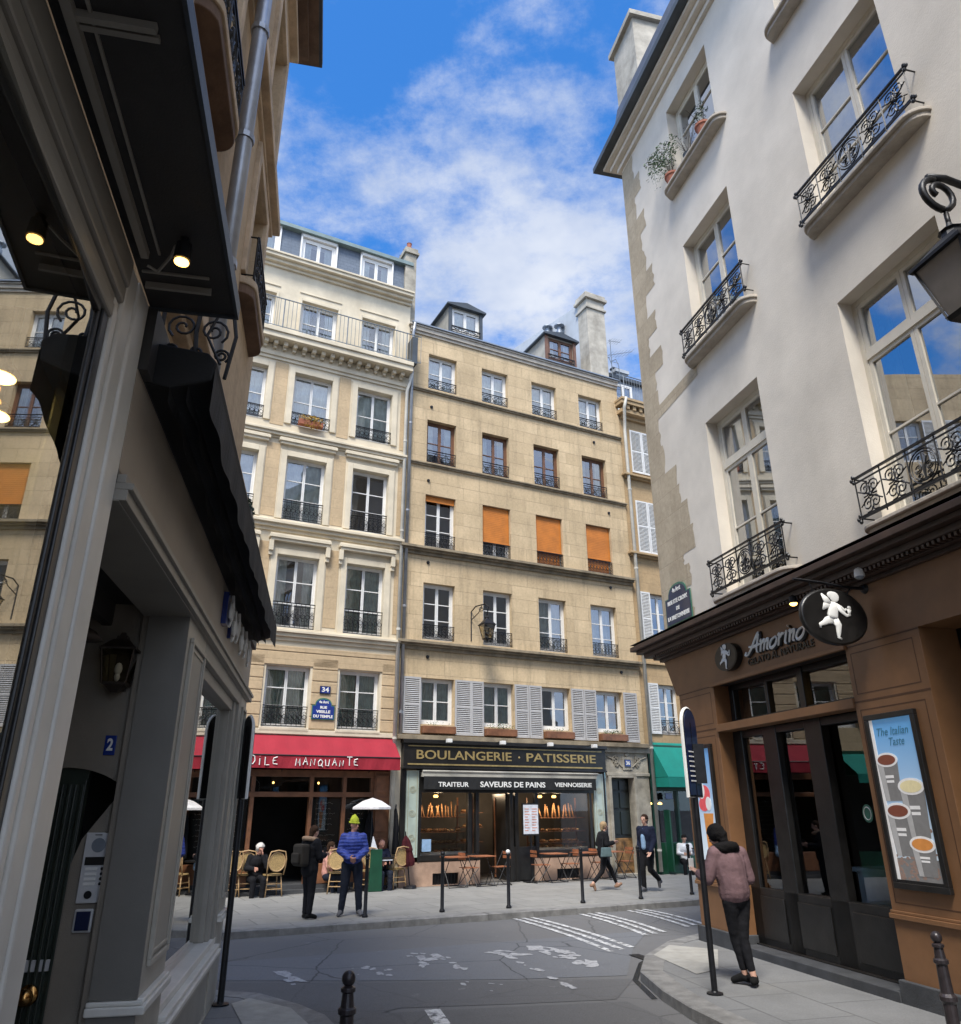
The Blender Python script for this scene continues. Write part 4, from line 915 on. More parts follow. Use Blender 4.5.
# --- portal
PO = thing('stone_portal', 'grey stone portal with dark double door and carved number crest, right of the bakery', 'doorway', FO, FR)
b = MB(); wall(b, 6.56, 8.24, .05, 3.78, [(6.78, 7.62, .18, 2.87)], -.06, .3); b.box(6.56, 8.3, -.14, .0, 3.62, 3.79); b.box(6.6, 8.26, -.10, .0, 2.93, 3.02); b.box(6.66, 6.77, -.1, -.05, .1, 2.92); b.box(7.63, 7.75, -.1, -.05, .1, 2.92); b.box(6.77, 7.63, -.1, -.05, 2.875, 2.93); b.box(6.7, 7.7, -.1, .3, .1, .178)
b.build('stone_surround', M['portal'], PO, bevel=.01)
b = MB(); b.box(6.78, 7.62, .2, .26, 1.15, 2.87)
for (a, c) in ((6.83, 7.17), (7.23, 7.57)):
    for (z0, z1) in ((1.25, 1.9), (2.0, 2.45), (2.52, 2.8)): b.box(a, c, .17, .2, z0, z1)
b.build('door_leaf', M['doordark'], PO, bevel=.01)
b = MB(); b.box(6.78, 7.62, .19, .26, .18, 1.15); b.box(6.84, 7.17, .17, .19, .25, 1.05); b.box(7.23, 7.56, .17, .19, .25, 1.05); b.build('door_lower_panel', M['doorrust'], PO, bevel=.008)
b = MB()
for s_ in (-1, 1):
    for (rr, zz) in ((.13, 3.4), (.09, 3.28), (.07, 3.48)): b.tube([(7.42 + s_ * (.32 + rr*.9) + p[0], -.08, zz + p[1]) for p in spiral(0, 0, .01, rr, 0, s_*3.5*PI, 16)], .016, 5)
    b.tube([(7.42 + s_*.2, -.08, 3.2), (7.42 + s_*.5, -.08, 3.42), (7.42 + s_*.75, -.08, 3.5)], .02, 5)
b.ell((7.42, -.07, 3.56), (.09, .04, .06), 8, 6); b.box(7.24, 7.60, -.09, -.05, 3.12, 3.5); b.build('carved_ornament', M['portal'], PO)
t = plate('house_number_plate', 'small blue number 36 in the carved crest over the portal', W('F', 7.42, -.1, 3.2), FR, .24, .22, 0, [('36', .15, 0, .11, .15)], rim='navy')

# --- narrow building on the right
B3 = thing('apartment_building', 'narrow ochre stone building with white louvred shutters beyond the drainpipe', 'building', FO, FR)
x0, x1 = 8.26, 14.5
c3 = [(8.98, 9.85), (11.2, 12.1), (13.2, 14.1)]; r3 = [(4.25, 5.86), (7.1, 9.0), (10.48, 12.47), (13.6, 15.35)]
b = MB(); wall(b, x0, x1, 3.9, 16.0, [(a, c, z0, z1) for (a, c) in c3 for (z0, z1) in r3], .02, .26); b.build('wall', M['b3'], B3)
darkroom(B3, x0, x1, 3.9, 16., 1.5, 'room')
b = MB()
for z in (13.3, 10.28): molding(b, x0, x1, z, [(.1, 0, .06), (.2, .06, .14)])
molding(b, x0 + .06, x1, 15.75, [(.1, 0, .14), (.3, .14, .3), (.42, .45, .6), (.46, .6, .7)])
x = x0 + .12
while x < x1: b.box(x, x + .14, -.36, 0, 16.03, 16.2); x += .3
molding(b, x0, x1, 6.5, [(.06, 0, .08)])
b.build('cornice', M['b3'], B3, bevel=.01)
for (a, c) in c3:
    for r, (z0, z1) in enumerate(r3):
        window(B3, a, c, z0, z1, .2, 'white', 3, 'halfw' if r < 2 else None, thick=.06)
        if r < 2: railing(B3, a, c, z0, .45, .0, 'small'); shutter(B3, a - .43, a - .02, z0, z1 + .02, -.03, 'shutterw'); shutter(B3, c + .02, c + .43, z0, z1 + .02, -.03, 'shutterw')
        else: shutter(B3, a - .3, a + .22, z0, z1, -.03, 'shutterw'); shutter(B3, a + .24, c + .02, z0, z1, -.03, 'shutterw')
b = MB(); b.box(x0 + .05, x1, .7, 6, 16.45, 17.95); b.build('attic_storey', M['zinc'], B3); b = MB(); b.box(x0, x1, .55, 6.1, 17.95, 18.1); b.build('attic_roof', M['zincdark'], B3)
window(B3, 8.6, 9.5, 16.5, 17.75, .64, 'white', 2, 'sheer', thick=.06); railing(B3, x0 + .05, 10.45, 16.46, 1.0, -.38, 'bars', 'railgrey', .012)
b = MB(); b.box(9.5, 10.0, 1.5, 2.5, 18, 19.1); b.box(9.4, 10.1, 1.4, 2.6, 18.95, 19.1); b.build('chimney', M['bluewall'], B3)
b = MB(); b.lathe([(.12, 0), (.1, .3), (.16, .34), (.05, .45)], (9.75, 2, 19.1), 8); b.build('chimney_pot', M['zincdark'], B3)
an = thing('rooftop_antenna', 'thin metal television antenna on the roof beside the tall chimney', 'antenna', W('F', 8.35, .3, 17.4), FR)
b = MB(); b.tube([(0, 0, 0), (0, 0, 2.1)], .014, 5); b.build('mast', M['railgrey'], an)
b = MB(); b.tube([(-.15, 0, 1.3), (1.0, -.1, 1.75)], .01, 4)
for k in range(7): t_ = k / 6; b.tube([(-.1 + t_*1.05, -.3, 1.33 + t_*.41), (-.1 + t_*1.05, .3, 1.33 + t_*.41)], .006, 3)
b.tube([(-.1, 0, 2.0), (.5, 0, 2.1)], .01, 4)
for k in range(5): b.tube([(0 + k*.11, -.2, 2.02 + k*.018), (k*.11, .2, 2.02 + k*.018)], .006, 3)
b.build('antenna_elements', M['railgrey'], an)
an2 = thing('roof_ladder', 'curved metal access ladder rising behind the roof railing', 'ladder', W('F', 8.5, .5, 16.5), FR)
b = MB()
for s_ in (0, .35): b.tube([(s_, 0, 0), (s_, 0, 2.0), (s_, .15, 2.4), (s_, .5, 2.5)], .014, 5)
for k in range(9): b.tube([(0, 0, .2 + k*.24), (.35, 0, .2 + k*.24)], .01, 4)
b.build('ladder_frame', M['railgrey'], an2)

GS = thing('green_shopfront', 'dark green cafe front beneath the teal awning', 'shopfront', FO, FR)
b = MB()
for x in (8.42, 9.3, 10.6, 12.0, 14.3): b.box(x, x + .09, -.04, .12, .12, 3.0)
b.box(8.42, 14.4, -.04, .12, 2.5, 2.62); b.box(8.42, 14.4, -.04, .12, .12, 1.0); b.box(8.42, 14.4, -.1, .12, 3.0, 3.9); b.build('green_frame', M['tealdark'], GS, bevel=.01)
b = MB(); b.quad((8.5, .04, 1), (14.3, .04, 1), (14.3, .04, 2.5), (8.5, .04, 2.5)); b.build('pane', M['shopglass'], GS)
b = MB(); b.box(8.3, 14.5, 2.0, 2.1, 0, 3.9); b.box(8.3, 14.5, .12, 2, 2.9, 3.0); b.build('interior', M['dark'], GS)
b = MB(); 
for k in range(2): b.lathe([(.0, .0), (.08, .02), (.05, .06), (.02, .08)], (8.9 + k*.4, .8, 2.1), 10)
b.build('hanging_lamp', M['bulb'], GS)
b = MB(); b.box(8.68, 8.74, -.35, -.1, .2, 1.95); b.build('door_edge', M['tealdark'], GS)
T1 = thing('awning', 'teal green canvas awning over the narrow cafe front beyond the portal', 'awning', FO, FR)
b = MB(); b.add([(8.45, 0, 3.98), (13.9, 0, 3.98), (13.9, -.75, 2.9), (8.45, -.75, 2.9)], [(0, 1, 2, 3)]); b.add([(8.45, 0, 3.96), (13.9, 0, 3.96), (13.9, -.75, 2.88), (8.45, -.75, 2.88)], [(3, 2, 1, 0)]); b.add([(8.45, 0, 3.98), (8.45, -.75, 2.9), (8.45, 0, 2.9)], [(0, 1, 2)]); b.build('canopy', M['teal'], T1)
b = MB(); b.quad((8.45, -.75, 2.6), (13.9, -.75, 2.6), (13.9, -.75, 2.89), (8.45, -.75, 2.89)); b.quad((8.45, 0, 2.62), (8.45, -.75, 2.6), (8.45, -.75, 2.89), (8.45, 0, 2.89)); b.build('valance', M['teal'], T1)
plate('shop_hours_plate', 'small blue plate on the green cafe frame under the teal awning', W('F', 8.85, -.2, 2.25), FR, .3, .2, 0, [], rim='navy')

# --- neighbour on the left, reflected in the glass of the right-hand shop
B0 = thing('apartment_building', 'pale apartment building with teal awnings left of the restaurant, seen only in window reflections', 'building', FO, FR)
b = MB(); c0 = [(-8.2 - k*2.3, -7.1 - k*2.3) for k in range(6)]; r0_ = [(4.3, 6.0), (7.2, 9.1), (10.2, 11.9), (13, 14.6)]
wall(b, -21, X0 - .02, 3.6, 16.5, [(a, c, z0, z1) for (a, c) in c0 for (z0, z1) in r0_], .03, .26); b.build('wall', M['b2'], B0); darkroom(B0, -21, X0, 3.6, 16.5, 1.5, 'room')
for (a, c) in c0:
    for (z0, z1) in r0_: window(B0, a, c, z0, z1, .2, 'white', 3, 'halfw', thick=.06); shutter(B0, a - .48, a - .02, z0, z1, -.03, 'shutterw'); shutter(B0, c + .02, c + .48, z0, z1, -.03, 'shutterw')
b = MB(); b.box(-21, X0 - .02, -.15, .3, 2.9, 3.6); b.build('shop_fascia', M['tealdark'], B0)
b = MB()
for k in range(8): b.box(-21 + k*2, -20.85 + k*2, -.05, .15, 0, 2.9)
b.box(-21, X0 - .05, -.05, .15, 0, .8); b.build('shop_frame', M['tealdark'], B0)
b = MB(); b.box(-21, X0, 2, 2.1, 0, 3.6); b.build('shop_interior', M['room'], B0)
for (a, c) in ((-9.6, -7.2), (-14, -11.2)):
    t = thing('awning', 'teal awning of the next shop left, seen in reflections' if a > -10 else 'teal awning of the farther shop left, seen in reflections', 'awning', FO, FR)
    b = MB(); b.add([(a, 0, 3.6), (c, 0, 3.6), (c, -1.1, 2.9), (a, -1.1, 2.9)], [(0, 1, 2, 3)]); b.quad((a, -1.1, 2.65), (c, -1.1, 2.65), (c, -1.1, 2.9), (a, -1.1, 2.9)); b.build('canopy', M['teal'], t)

# --- drainpipes
def pipe(label, fr, pts, r, m, brk=3., group=None):
    o_, rr = {'F': (FO, FR), 'R': (RO, RR), 'L': (LO, LR)}[fr]
    t = thing('drainpipe', label, 'drainpipe', o_, rr, group)
    b = MB(); b.tube(pts, r, 10); b.build('pipe', M[m], t, smooth=True)
    b = MB(); z = min(p[2] for p in pts) + .6; zt = max(p[2] for p in pts)
    main = max(zip(pts, pts[1:]), key=lambda s: abs(s[0][2] - s[1][2]))
    while z < zt:
        lo, hi = sorted(main, key=lambda p: p[2])
        if lo[2] < z < hi[2]:
            f = (z - lo[2]) / (hi[2] - lo[2]); x = lo[0] + (hi[0]-lo[0])*f; y = lo[1] + (hi[1]-lo[1])*f
            b.lathe([(r * 1.22, -.03), (r * 1.22, .03)], (x, y, z), 10)
        z += brk
    b.build('pipe_collar', M[m], t)
pipe('cream drainpipe running the full height between the cream and tan buildings', 'F', [(-.36, -.1, .2), (-.36, -.1, 14.6), (-.28, -.3, 15.2)], .055, 'pipe')
pipe('thinner zinc drainpipe beside the cream one at the edge of the tan building', 'F', [(-.2, -.09, 3.9), (-.2, -.09, 16.9), (-.2, -.22, 17.25)], .05, 'zincpipe')
pipe('pale drainpipe with a bend near the top at the right edge of the tan building', 'F', [(8.38, -.12, .2), (8.38, -.12, 15.2), (8.38, -.16, 15.6), (8.22, -.4, 16.0), (8.3, -.45, 16.45)], .06, 'pipe')

# --- wall lantern on the tan building
def lantern_body(t, m='iron', s=1., top=0., glass='lantglass'):
    """four-sided street lantern hanging from (0,0,top)"""
    def fr(z0, h0, z1, h1, mb): 
        v = [(sx*h, sy*h, z) for (z, h) in ((z0, h0), (z1, h1)) for sx, sy in ((-1,-1),(1,-1),(1,1),(-1,1))]
        mb.add([(a*s, b_*s, top + c*s) for a, b_, c in v], [(0,1,5,4),(1,2,6,5),(2,3,7,6),(3,0,4,7),(3,2,1,0),(4,5,6,7)])
    b = MB(); fr(-.28, .24, -.10, .09, b); fr(-.31, .255, -.28, .255, b); b.lathe([(.09*s, top-.1*s), (.08*s, top-.04*s), (.1*s, top-.03*s), (.03*s, top+.02*s), (.02*s, top+.06*s)], (0, 0, 0), 10); fr(-.84, .12, -.80, .14, b)
    for sx, sy in ((-1,-1),(1,-1),(1,1),(-1,1)): b.tube([(sx*.225*s, sy*.225*s, top-.31*s), (sx*.125*s, sy*.125*s, top-.82*s)], .012*s, 4)
    for h, z in ((.165, -.62),): 
        pass
    b.lathe([(.05*s, top-.84*s), (.03*s, top-.9*s), (.015*s, top-.95*s)], (0, 0, 0), 8); b.build('lantern_frame', M[m], t)
    b = MB(); fr(-.80, .118, -.31, .218, b); b.build('lantern_glass', M[glass], t)
    b = MB(); b.ell((0, 0, top-.5*s), (.04*s, .04*s, .07*s), 8, 6); b.build('lamp', M['white'], t, smooth=True)
lt_ = thing('wall_lantern', 'old street lantern on an iron arm on the tan wall between the second-floor windows', 'lantern', W('F', 2.16, -.75, 7.28), FR)
lantern_body(lt_, 'iron', .8)
b = MB(); b.tube([(-.15, .75, -.6), (-.15, .75, .3), (-.12, .5, .42), (0, .1, .42), (.03, -.05, .3), (0, 0, .05)], .02, 6); b.tube([(-.15, .72, .05), (-.08, .4, .2), (-.06, .2, .38)], .014, 5); b.tube([(p[0] - .05, .25, p[1] + .28) for p in spiral(0, 0, .02, .09, 0, 3.5*PI, 14)], .01, 4); b.build('iron_arm', M['iron'], lt_)

# ------------------------------------------------------------ white corner building on the right
RB = thing('corner_building', 'white stucco corner building with ornate window balconies above the brown ice-cream shop', 'building', RO, RR)
YW = .12
cR = [(1.65, 3.2), (5.06, 6.7), (8.6, 10.2), (12.2, 13.8), (15.8, 17.4)]; rR = [(5.05, 8.17), (9.47, 11.97), (13.35, 15.42)]
b = MB(); wall(b, -.5, 22, 4.4, 16.3, [(a, c, z0, z1) for (a, c) in cR for (z0, z1) in rR], YW, .30)
b.quad((-.5, YW, 4.4), (-.5, YW, 16.3), (-.5, 12, 16.3), (-.5, 12, 4.4)); b.quad((22, YW, 0), (22, 12, 0), (22, 12, 16.3), (22, YW, 16.3)); b.quad((-.5, 12, 0), (22, 12, 0), (22, 12, 16.3), (-.5, 12, 16.3))
b.build('wall', M['stucco'], RB)
darkroom(RB, -.5, 22, 4.4, 16.3, 2.2, 'room')
b = MB()
for z in (8.6, 12.5): b.box(-.45, 22, .45, 2.2, z, z + .25)
b.build('floor_slab', M['room'], RB)
for i, (a, c) in enumerate(cR):
    for r, (z0, z1) in enumerate(rR):
        window(RB, a, c, z0, z1, .36, 'cream', 2 if r == 0 else 3, 'side' if (r == 0) else ('sheer' if (r == 1 and i == 1) else None), 'pane_r', transom=.728 if r == 0 else None, thick=.075, cdepth=.2)
def rounded_slab(mb, x0, x1, yf, yb, z0, z1, m=6):
    r = (yb - yf) * .95; p = [(x1, yb), (x0, yb)]
    for k in range(m + 1): t = PI/2 * k / m; p.append((x0 + r - r * math.cos(t), yb - (yb - yf) * math.sin(t)))
    for k in range(m + 1): t = PI/2 * (1 - k / m); p.append((x1 - r + r * math.cos(t), yb - (yb - yf) * math.sin(t)))
    mb.prism(p, z0, z1, 'z')
b = MB()
for (a, c) in cR:
    for z0, _ in rR:
        rounded_slab(b, a - .2, c + .32, -.12, .125, z0 - .05, z0); rounded_slab(b, a - .17, c + .29, -.07, .125, z0 - .12, z0 - .05)
b.build('window_sill', M['sill'], RB, bevel=.01)
for i, (a, c) in enumerate(cR):
    for r, (z0, z1) in enumerate(rR):
        if r < 2:
            railing(RB, a - .13, c + .25, z0 + .08, .56, -.05, 'ornate', 'iron', .013)
            e = MB()
            for x in (a - .13, c + .25):
                for zz in (z0 + .62, z0 + .12):
                    e.tube([(x, -.05, zz), (x, YW, zz)], .011, 4)
                    sx = -1 if x < a else 1
                    for (dx, dz) in ((.05, 0), (.02, .035), (.02, -.035)): e.ell((x + sx*dx, -.05, zz + dz), (.028, .022, .028), 6, 4)
            e.build('railing_end_flower', M['iron'], RB)
# quoins
b = MB(); rq = random.Random(4)
QU = [(4.98, 5.2, .62), (5.2, 5.58, .46), (5.58, 5.98, .62), (5.98, 6.18, .44), (6.18, 6.62, .88), (6.62, 7.12, .80), (7.12, 7.5, .56), (7.5, 7.9, .50), (7.9, 8.5, .12), (8.5, 9.1, .05), (9.1, 9.7, .16), (9.7, 10.1, .10), (10.1, 10.55, .46), (10.55, 11.0, -.02), (11.0, 11.45, .34), (11.45, 12.0, .02), (12.0, 12.55, .44), (12.55, 13.1, .20), (13.1, 13.6, .10), (13.6, 14.1, .34), (14.1, 14.7, .0), (14.7, 15.2, .3), (15.2, 15.9, .04)]
for (z, z2, u) in QU:
    h = z2 - z; n = 5; j = lambda q: rq.uniform(-q, q)
    rt_e = [(u + j(.035), z + h*i/n + (j(.02) if 0 < i < n else 0)) for i in range(n + 1)]
    b.add([(-.503, YW - .004, z)] + [(p[0], YW - .004, p[1]) for p in rt_e] + [(-.503, YW - .004, z2)], [tuple(range(n + 3))])
    b.quad((-.504, YW - .004, z), (-.504, YW - .004, z2), (-.504, YW + .6, z2), (-.504, YW + .6, z))
b.add([(-.1, YW - .005, 9.08), (1.6, YW - .005, 9.16), (1.6, YW - .005, 9.4), (-.1, YW - .005, 9.34)], [(0, 1, 2, 3)])
b.build('quoin', M['quoin'], RB)
b = MB()
for (o_, a_, b_) in ((.08, 15.95, 16.08), (.2, 16.08, 16.2), (.32, 16.2, 16.28)): b.box(-.5 - o_, 22, YW - o_, 2, a_, b_); b.box(-.5 - o_, -.4, 2, 12, a_, b_)
b.build('eaves_cornice', M['stucco'], RB, bevel=.01)
b = MB(); b.box(-1.0, 22, YW - .5, 2, 16.28, 16.42); b.box(-1.0, -.4, 2, 12, 16.28, 16.42); b.build('eaves_board', M['zincdark'], RB)
b = MB(); b.add([(-.72, YW - .2, 16.42), (22, YW - .2, 16.42), (22, YW + .1, 18.1), (-.62, YW + .1, 18.1)], [(0, 1, 2, 3)]); b.add([(-.72, YW - .2, 16.42), (-.62, YW + .1, 18.1), (-.62, 11, 18.1), (-.72, 12, 16.42)], [(0, 1, 2, 3)]); b.add([(-.62, YW + .1, 18.1), (22, YW + .1, 18.1), (22, 11, 18.1), (-.62, 11, 18.1)], [(0, 1, 2, 3)]); b.build('mansard', M['slatedark'], RB)
b = MB(); b.box(-.6, .5, .25, 3, 18.1, 19.9); b.box(-.7, .6, .15, 3.1, 19.9, 20.05); b.build('chimney', M['chim'], RB)
# potted plants on the top left sill
for k, (x, nm, lab) in enumerate(((1.75, 'potted_shrub', 'leafy shrub in a terracotta pot at the left end of the top-floor sill'), (2.95, 'potted_plant', 'small plant in a terracotta pot at the right end of the top-floor sill'))):
    t = thing(nm, lab, 'plant', W('R', x, .02, 13.35), RR)
    b = MB(); b.lathe([(.1, 0), (.14, .2), (.155, .2), (.155, .25), (.13, .25), (.12, .22)], (0, 0, 0), 12); b.build('pot', M['terracotta'], t)
    b = MB(); n = 7 if k == 0 else 4
    for i in range(n):
        a = 2*PI*i/n; l = .75 if k == 0 else .35; dx = -.35 if k == 0 else 0
        b.tube([(0, 0, .2), (.1*math.cos(a), .08*math.sin(a) - .04, .2 + l*.5), (dx*.6 + .28*math.cos(a), .2*math.sin(a) - .12, .2 + l)], [.01, .007, .003], 4)
    b.build('stems', M['bark'], t)
    b = MB()
    if k == 0:
        foliage(b, (-.1, -.08, .75), (.3, .22, .4), 520, .03); foliage(b, (-.4, -.12, .95), (.28, .2, .2), 240, .032); foliage(b, (-.42, -.14, .6), (.2, .15, .35), 130, .022); foliage(b, (.1, 0, .9), (.18, .1, .35), 200, .028)
    else: foliage(b, (0, -.03, .5), (.2, .14, .3), 170, .03)
    b.build('leaves', M['leaf' if k == 0 else 'leafdark'], t)
t = thing('potted_plant', 'leafless twiggy plant between the two terracotta pots on the top-floor sill', 'plant', W('R', 2.35, .04, 13.36), RR)
b = MB(); b.lathe([(.07, 0), (.1, .16), (.11, .18)], (0, 0, 0), 10); b.build('pot', M['zincdark'], t)
b = MB(); rt_ = random.Random(9)
for i in range(16):
    a = rt_.uniform(0, 2*PI); l = rt_.uniform(.4, .8); b.tube([(0, 0, .1), (.12*math.cos(a), .07*math.sin(a), .1 + l*.5), (.32*math.cos(a), .12*math.sin(a), .1 + l)], [.007, .005, .002], 3)
foliage(b, (0, 0, .55), (.3, .12, .3), 60, .02); b.build('stems', M['bark'], t)
# street name plate on the quoins
plate('street_name_plate', 'dark blue street name plate reading RUE STE CROIX DE LA BRETONNERIE on the tan quoins', W('R', .12, YW - .02, 5.03), RR, .92, .50, .22,
      [('4e Arrt', .11, 0, .6, .3), ('RUE STE CROIX', .1, 0, .4, .72), ('DE', .09, 0, .26, .12), ('LA BRETONNERIE', .1, 0, .12, .78)], m='navy')

# --- ice cream shopfront
SF = thing('ice_cream_shopfront', 'caramel brown ice-cream shopfront with black glazed doors and tall faintly glowing posters', 'shopfront', RO, RR)
b = MB()   # fascia with its slanted far end
b.prism([(-.08, 3.79), (22, 3.79), (22, 4.42), (-.42, 4.42)], .0, .5)
b.build('fascia', M['amor'], SF)
b = MB(); b.prism([(.5, 3.79), (12, 3.79), (12, 4.42), (.5, 4.42)], -.42, -.06, 'x'); b.build('fascia_return', M['amor'], SF)
b = MB()
for (o_, a_, b_) in ((.06, 4.42, 4.47), (.14, 4.47, 4.52), (.26, 4.52, 4.60), (.36, 4.60, 4.66), (.44, 4.66, 4.74), (.36, 4.74, 4.78)): b.box(-.42 - o_, 22, -o_, .5, a_, b_); b.box(-.42 - o_, 0, .5, 12, a_, b_)
x = -.3
b.add([(-.86, -.44, 4.78), (22, -.44, 4.78), (22, .12, 4.98), (-.5, .12, 4.98)], [(0, 1, 2, 3)]); b.add([(-.86, -.44, 4.78), (-.5, .12, 4.98), (-.5, 12, 4.98), (-.86, 12, 4.78)], [(0, 1, 2, 3)])
b.build('cornice', M['cornice'], SF, bevel=.008)
b = MB(); x = -.3
while x < 12: b.box(x, x + .035, -.245, -.16, 4.475, 4.515); x += .07
b.build('dentil_band', M['cornice'], SF)
b = MB()
# pilasters: left (far) and right (near) with panels, beyond that a dark bay and another pilaster
def pil(x0, x1, panels, y0=0.):
    b.box(x0, x1, y0, .5, .12, 3.79)
pil(0, 1.12, None); pil(4.19, 5.34, None); pil(8.6, 9.7, None); pil(13, 14, None); pil(17.5, 22, None)
b.box(0, .5, .5, 12, .12, 3.79)
b.box(1.12, 4.19, -.03, .2, 3.08, 3.19); b.box(1.08, 4.23, -.05, -.0, 3.76, 3.81)
for (x0, x1) in ((-.02, 1.14), (4.17, 5.36), (8.58, 9.7)):
    b.box(x0, x1, -.035, .0, .90, .95); b.box(x0 + .01, x1 - .01, -.02, .0, .95, .98)
b.build('pilaster', M['amor'], SF, bevel=.006)
b = MB()
def groove(x0, x1, z0, z1, w=.012, y=-.002):
    b.box(x0, x1, y, 0, z0, z0 + w); b.box(x0, x1, y, 0, z1 - w, z1); b.box(x0, x0 + w, y, 0, z0 + w, z1 - w); b.box(x1 - w, x1, y, 0, z0 + w, z1 - w)
for (x0, x1) in ((0, 1.12), (4.19, 5.34), (8.6, 9.7)):
    b.box(x0, x1, -.003, 0, 3.13, 3.15); b.box(x0, x1, -.003, 0, 3.77, 3.785); groove(x0 + .07, x1 - .1, 3.22, 3.70); groove(x0 + .07, x1 - .1, 1.05, 3.05)
b.build('panel_groove', M['amordark'], SF)
b = MB(); b.box(-.04, 1.16, -.05, .5, .0, .33); b.box(1.16, 4.15, -.06, .5, .0, .22); b.box(4.15, 5.4, -.05, .5, 0, .33); b.box(-.04, .5, .5, 12, 0, .33); b.box(5.4, 22, -.05, .5, 0, .2); b.build('plinth', M['plinth'], SF, bevel=.01)
b = MB(); yg = .30   # black frames set back in the opening
b.box(1.12, 4.19, .26, .34, 3.19, 3.26); b.box(1.12, 4.19, .26, .34, 3.70, 3.79)
b.box(1.12, 1.24, .26, .36, 3.2, 3.78); b.box(2.86, 2.98, .24, .36, 3.2, 3.78); b.box(2.08, 2.14, .26, .36, 3.2, 3.78); b.box(4.1, 4.19, .26, .36, 3.2, 3.78)
for (x0, x1) in ((1.12, 1.36), (1.9, 2.22), (2.86, 3.20), (4.02, 4.19)): b.box(x0, x1, .24, .36, .22, 3.09)
b.box(1.12, 4.19, .25, .35, 2.98, 3.08); b.box(1.12, 4.19, .24, .36, .22, .95)
for (x0, x1) in ((1.3, 1.95), (2.15, 2.9), (3.2, 4.1)): b.box(x0 + .05, x1 - .05, .22, .24, .32, .85)
b.box(1.12, 4.19, .2, .5, .2, .24)
b.build('door_frame', M['blackwood'], SF, bevel=.008)
b = MB(); b.quad((1.12, .27, .95), (4.19, .43, .95), (4.19, .43, 3.0), (1.12, .27, 3.0)); b.build('pane', M['shopglass_r'], SF)
b = MB(); b.quad((1.2, .31, 3.24), (4.15, .31, 3.24), (4.15, .31, 3.72), (1.2, .31, 3.72)); b.build('pane', M['shopglass_r'], SF)
b = MB(); b.box(1.12, 4.19, .0, .24, 3.785, 3.79); b.box(1.1, 4.2, 3.0, 3.1, .1, 4.2); b.box(1.1, 1.11, .5, 3, .1, 4.2); b.box(4.2, 4.21, .5, 3, .1, 4.2); b.box(1.1, 4.2, .4, 3, 3.78, 3.9); b.box(1.1, 4.2, .4, 3, .1, .15)
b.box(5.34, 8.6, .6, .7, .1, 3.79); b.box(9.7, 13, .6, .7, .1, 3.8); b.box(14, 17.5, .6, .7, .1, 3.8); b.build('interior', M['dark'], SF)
b = MB(); 
for x in (5.5, 6.5, 7.5, 8.5, 10, 11, 12): b.box(x - .04, x + .04, .45, .55, .1, 3.79)
b.box(5.34, 8.6, .45, .55, 1.0, 1.1); b.box(5.34, 8.6, .45, .55, 2.9, 3.0); b.build('dark_bay_frame', M['blackwood'], SF)
b = MB()
for (x, y, z) in ((3.55, 1.0, 3.55), (3.9, 1.2, 3.5)): b.ell((x, y, z), (.05, .05, .05), 8, 6)
b.build('ceiling_bulb', M['bulb'], SF)
for (x, z, wd_, tx, sz, mt, sh_) in ((2.90, 4.145, 1.36, 'Amorino', .40, 'lettwhite', .38), (2.92, 3.955, 1.50, 'GELATO AL NATURALE', .13, 'cornice', 0)):
    if not sh_: text(tx, sz, M['blackwood'], SF, (x, -.012, z), wd_, .006, bold=.002)
SCR = {'A': [[(0, 0), (.25, .3), (.62, 1.0), (.62, .2), (.72, 0)], [(.05, .42), (.4, .36), (.85, .42)], [(0, 0), (-.12, .06), (-.1, .2)]], 'm': [[(0, .5), (.1, .55), (.08, 0)], [(.08, .3), (.25, .52), (.33, .45), (.3, 0)], [(.3, .3), (.47, .52), (.56, .45), (.53, .08), (.62, 0)]],
       'o': [[(.3, .52), (.08, .4), (.02, .15), (.15, 0), (.36, .1), (.42, .36), (.3, .52)]], 'r': [[(0, .5), (.1, .55), (.08, 0)], [(.08, .3), (.25, .52), (.38, .5)]], 'i': [[(.02, .5), (.1, .55), (.08, .08), (.18, 0)], [(.13, .78), (.15, .8)]], 'n': [[(0, .5), (.1, .55), (.08, 0)], [(.08, .3), (.25, .52), (.34, .45), (.3, .08), (.4, 0)]]}
for (nm_, mt_, dx_, dz_, yy_, rr_) in (('lettering', 'lettwhite', 0, 0, -.04, .017), ('lettering_shadow', 'blackwood', .022, -.012, -.018, .022)):
    b = MB(); x = 2.22
    for ch, adv in (('A', .80), ('m', .68), ('o', .48), ('r', .42), ('i', .24), ('n', .48), ('o', .5)):
        for st in SCR[ch]:
            P_ = [Vector((p[0], p[1])) for p in st]; Q_ = []
            for i in range(len(P_) - 1):
                for k in range(4):
                    t_ = k / 4; p0 = P_[max(i-1, 0)]; p1 = P_[i]; p2 = P_[i+1]; p3 = P_[min(i+2, len(P_)-1)]
                    Q_.append(.5 * ((2*p1) + (p2 - p0)*t_ + (2*p0 - 5*p1 + 4*p2 - p3)*t_*t_ + (3*p1 - p0 - 3*p2 + p3)*t_**3))
            Q_.append(P_[-1]); n_ = len(Q_)
            b.tube([(x + (q.x + q.y*.3) * .37 + dx_, yy_, 4.05 + q.y * .27 + dz_) for q in Q_], [rr_ * (.6 + .8 * math.sin(PI * (i + .5) / n_)) for i in range(n_)], 6)
        x += adv * .37
    b.build(nm_, M[mt_], SF)
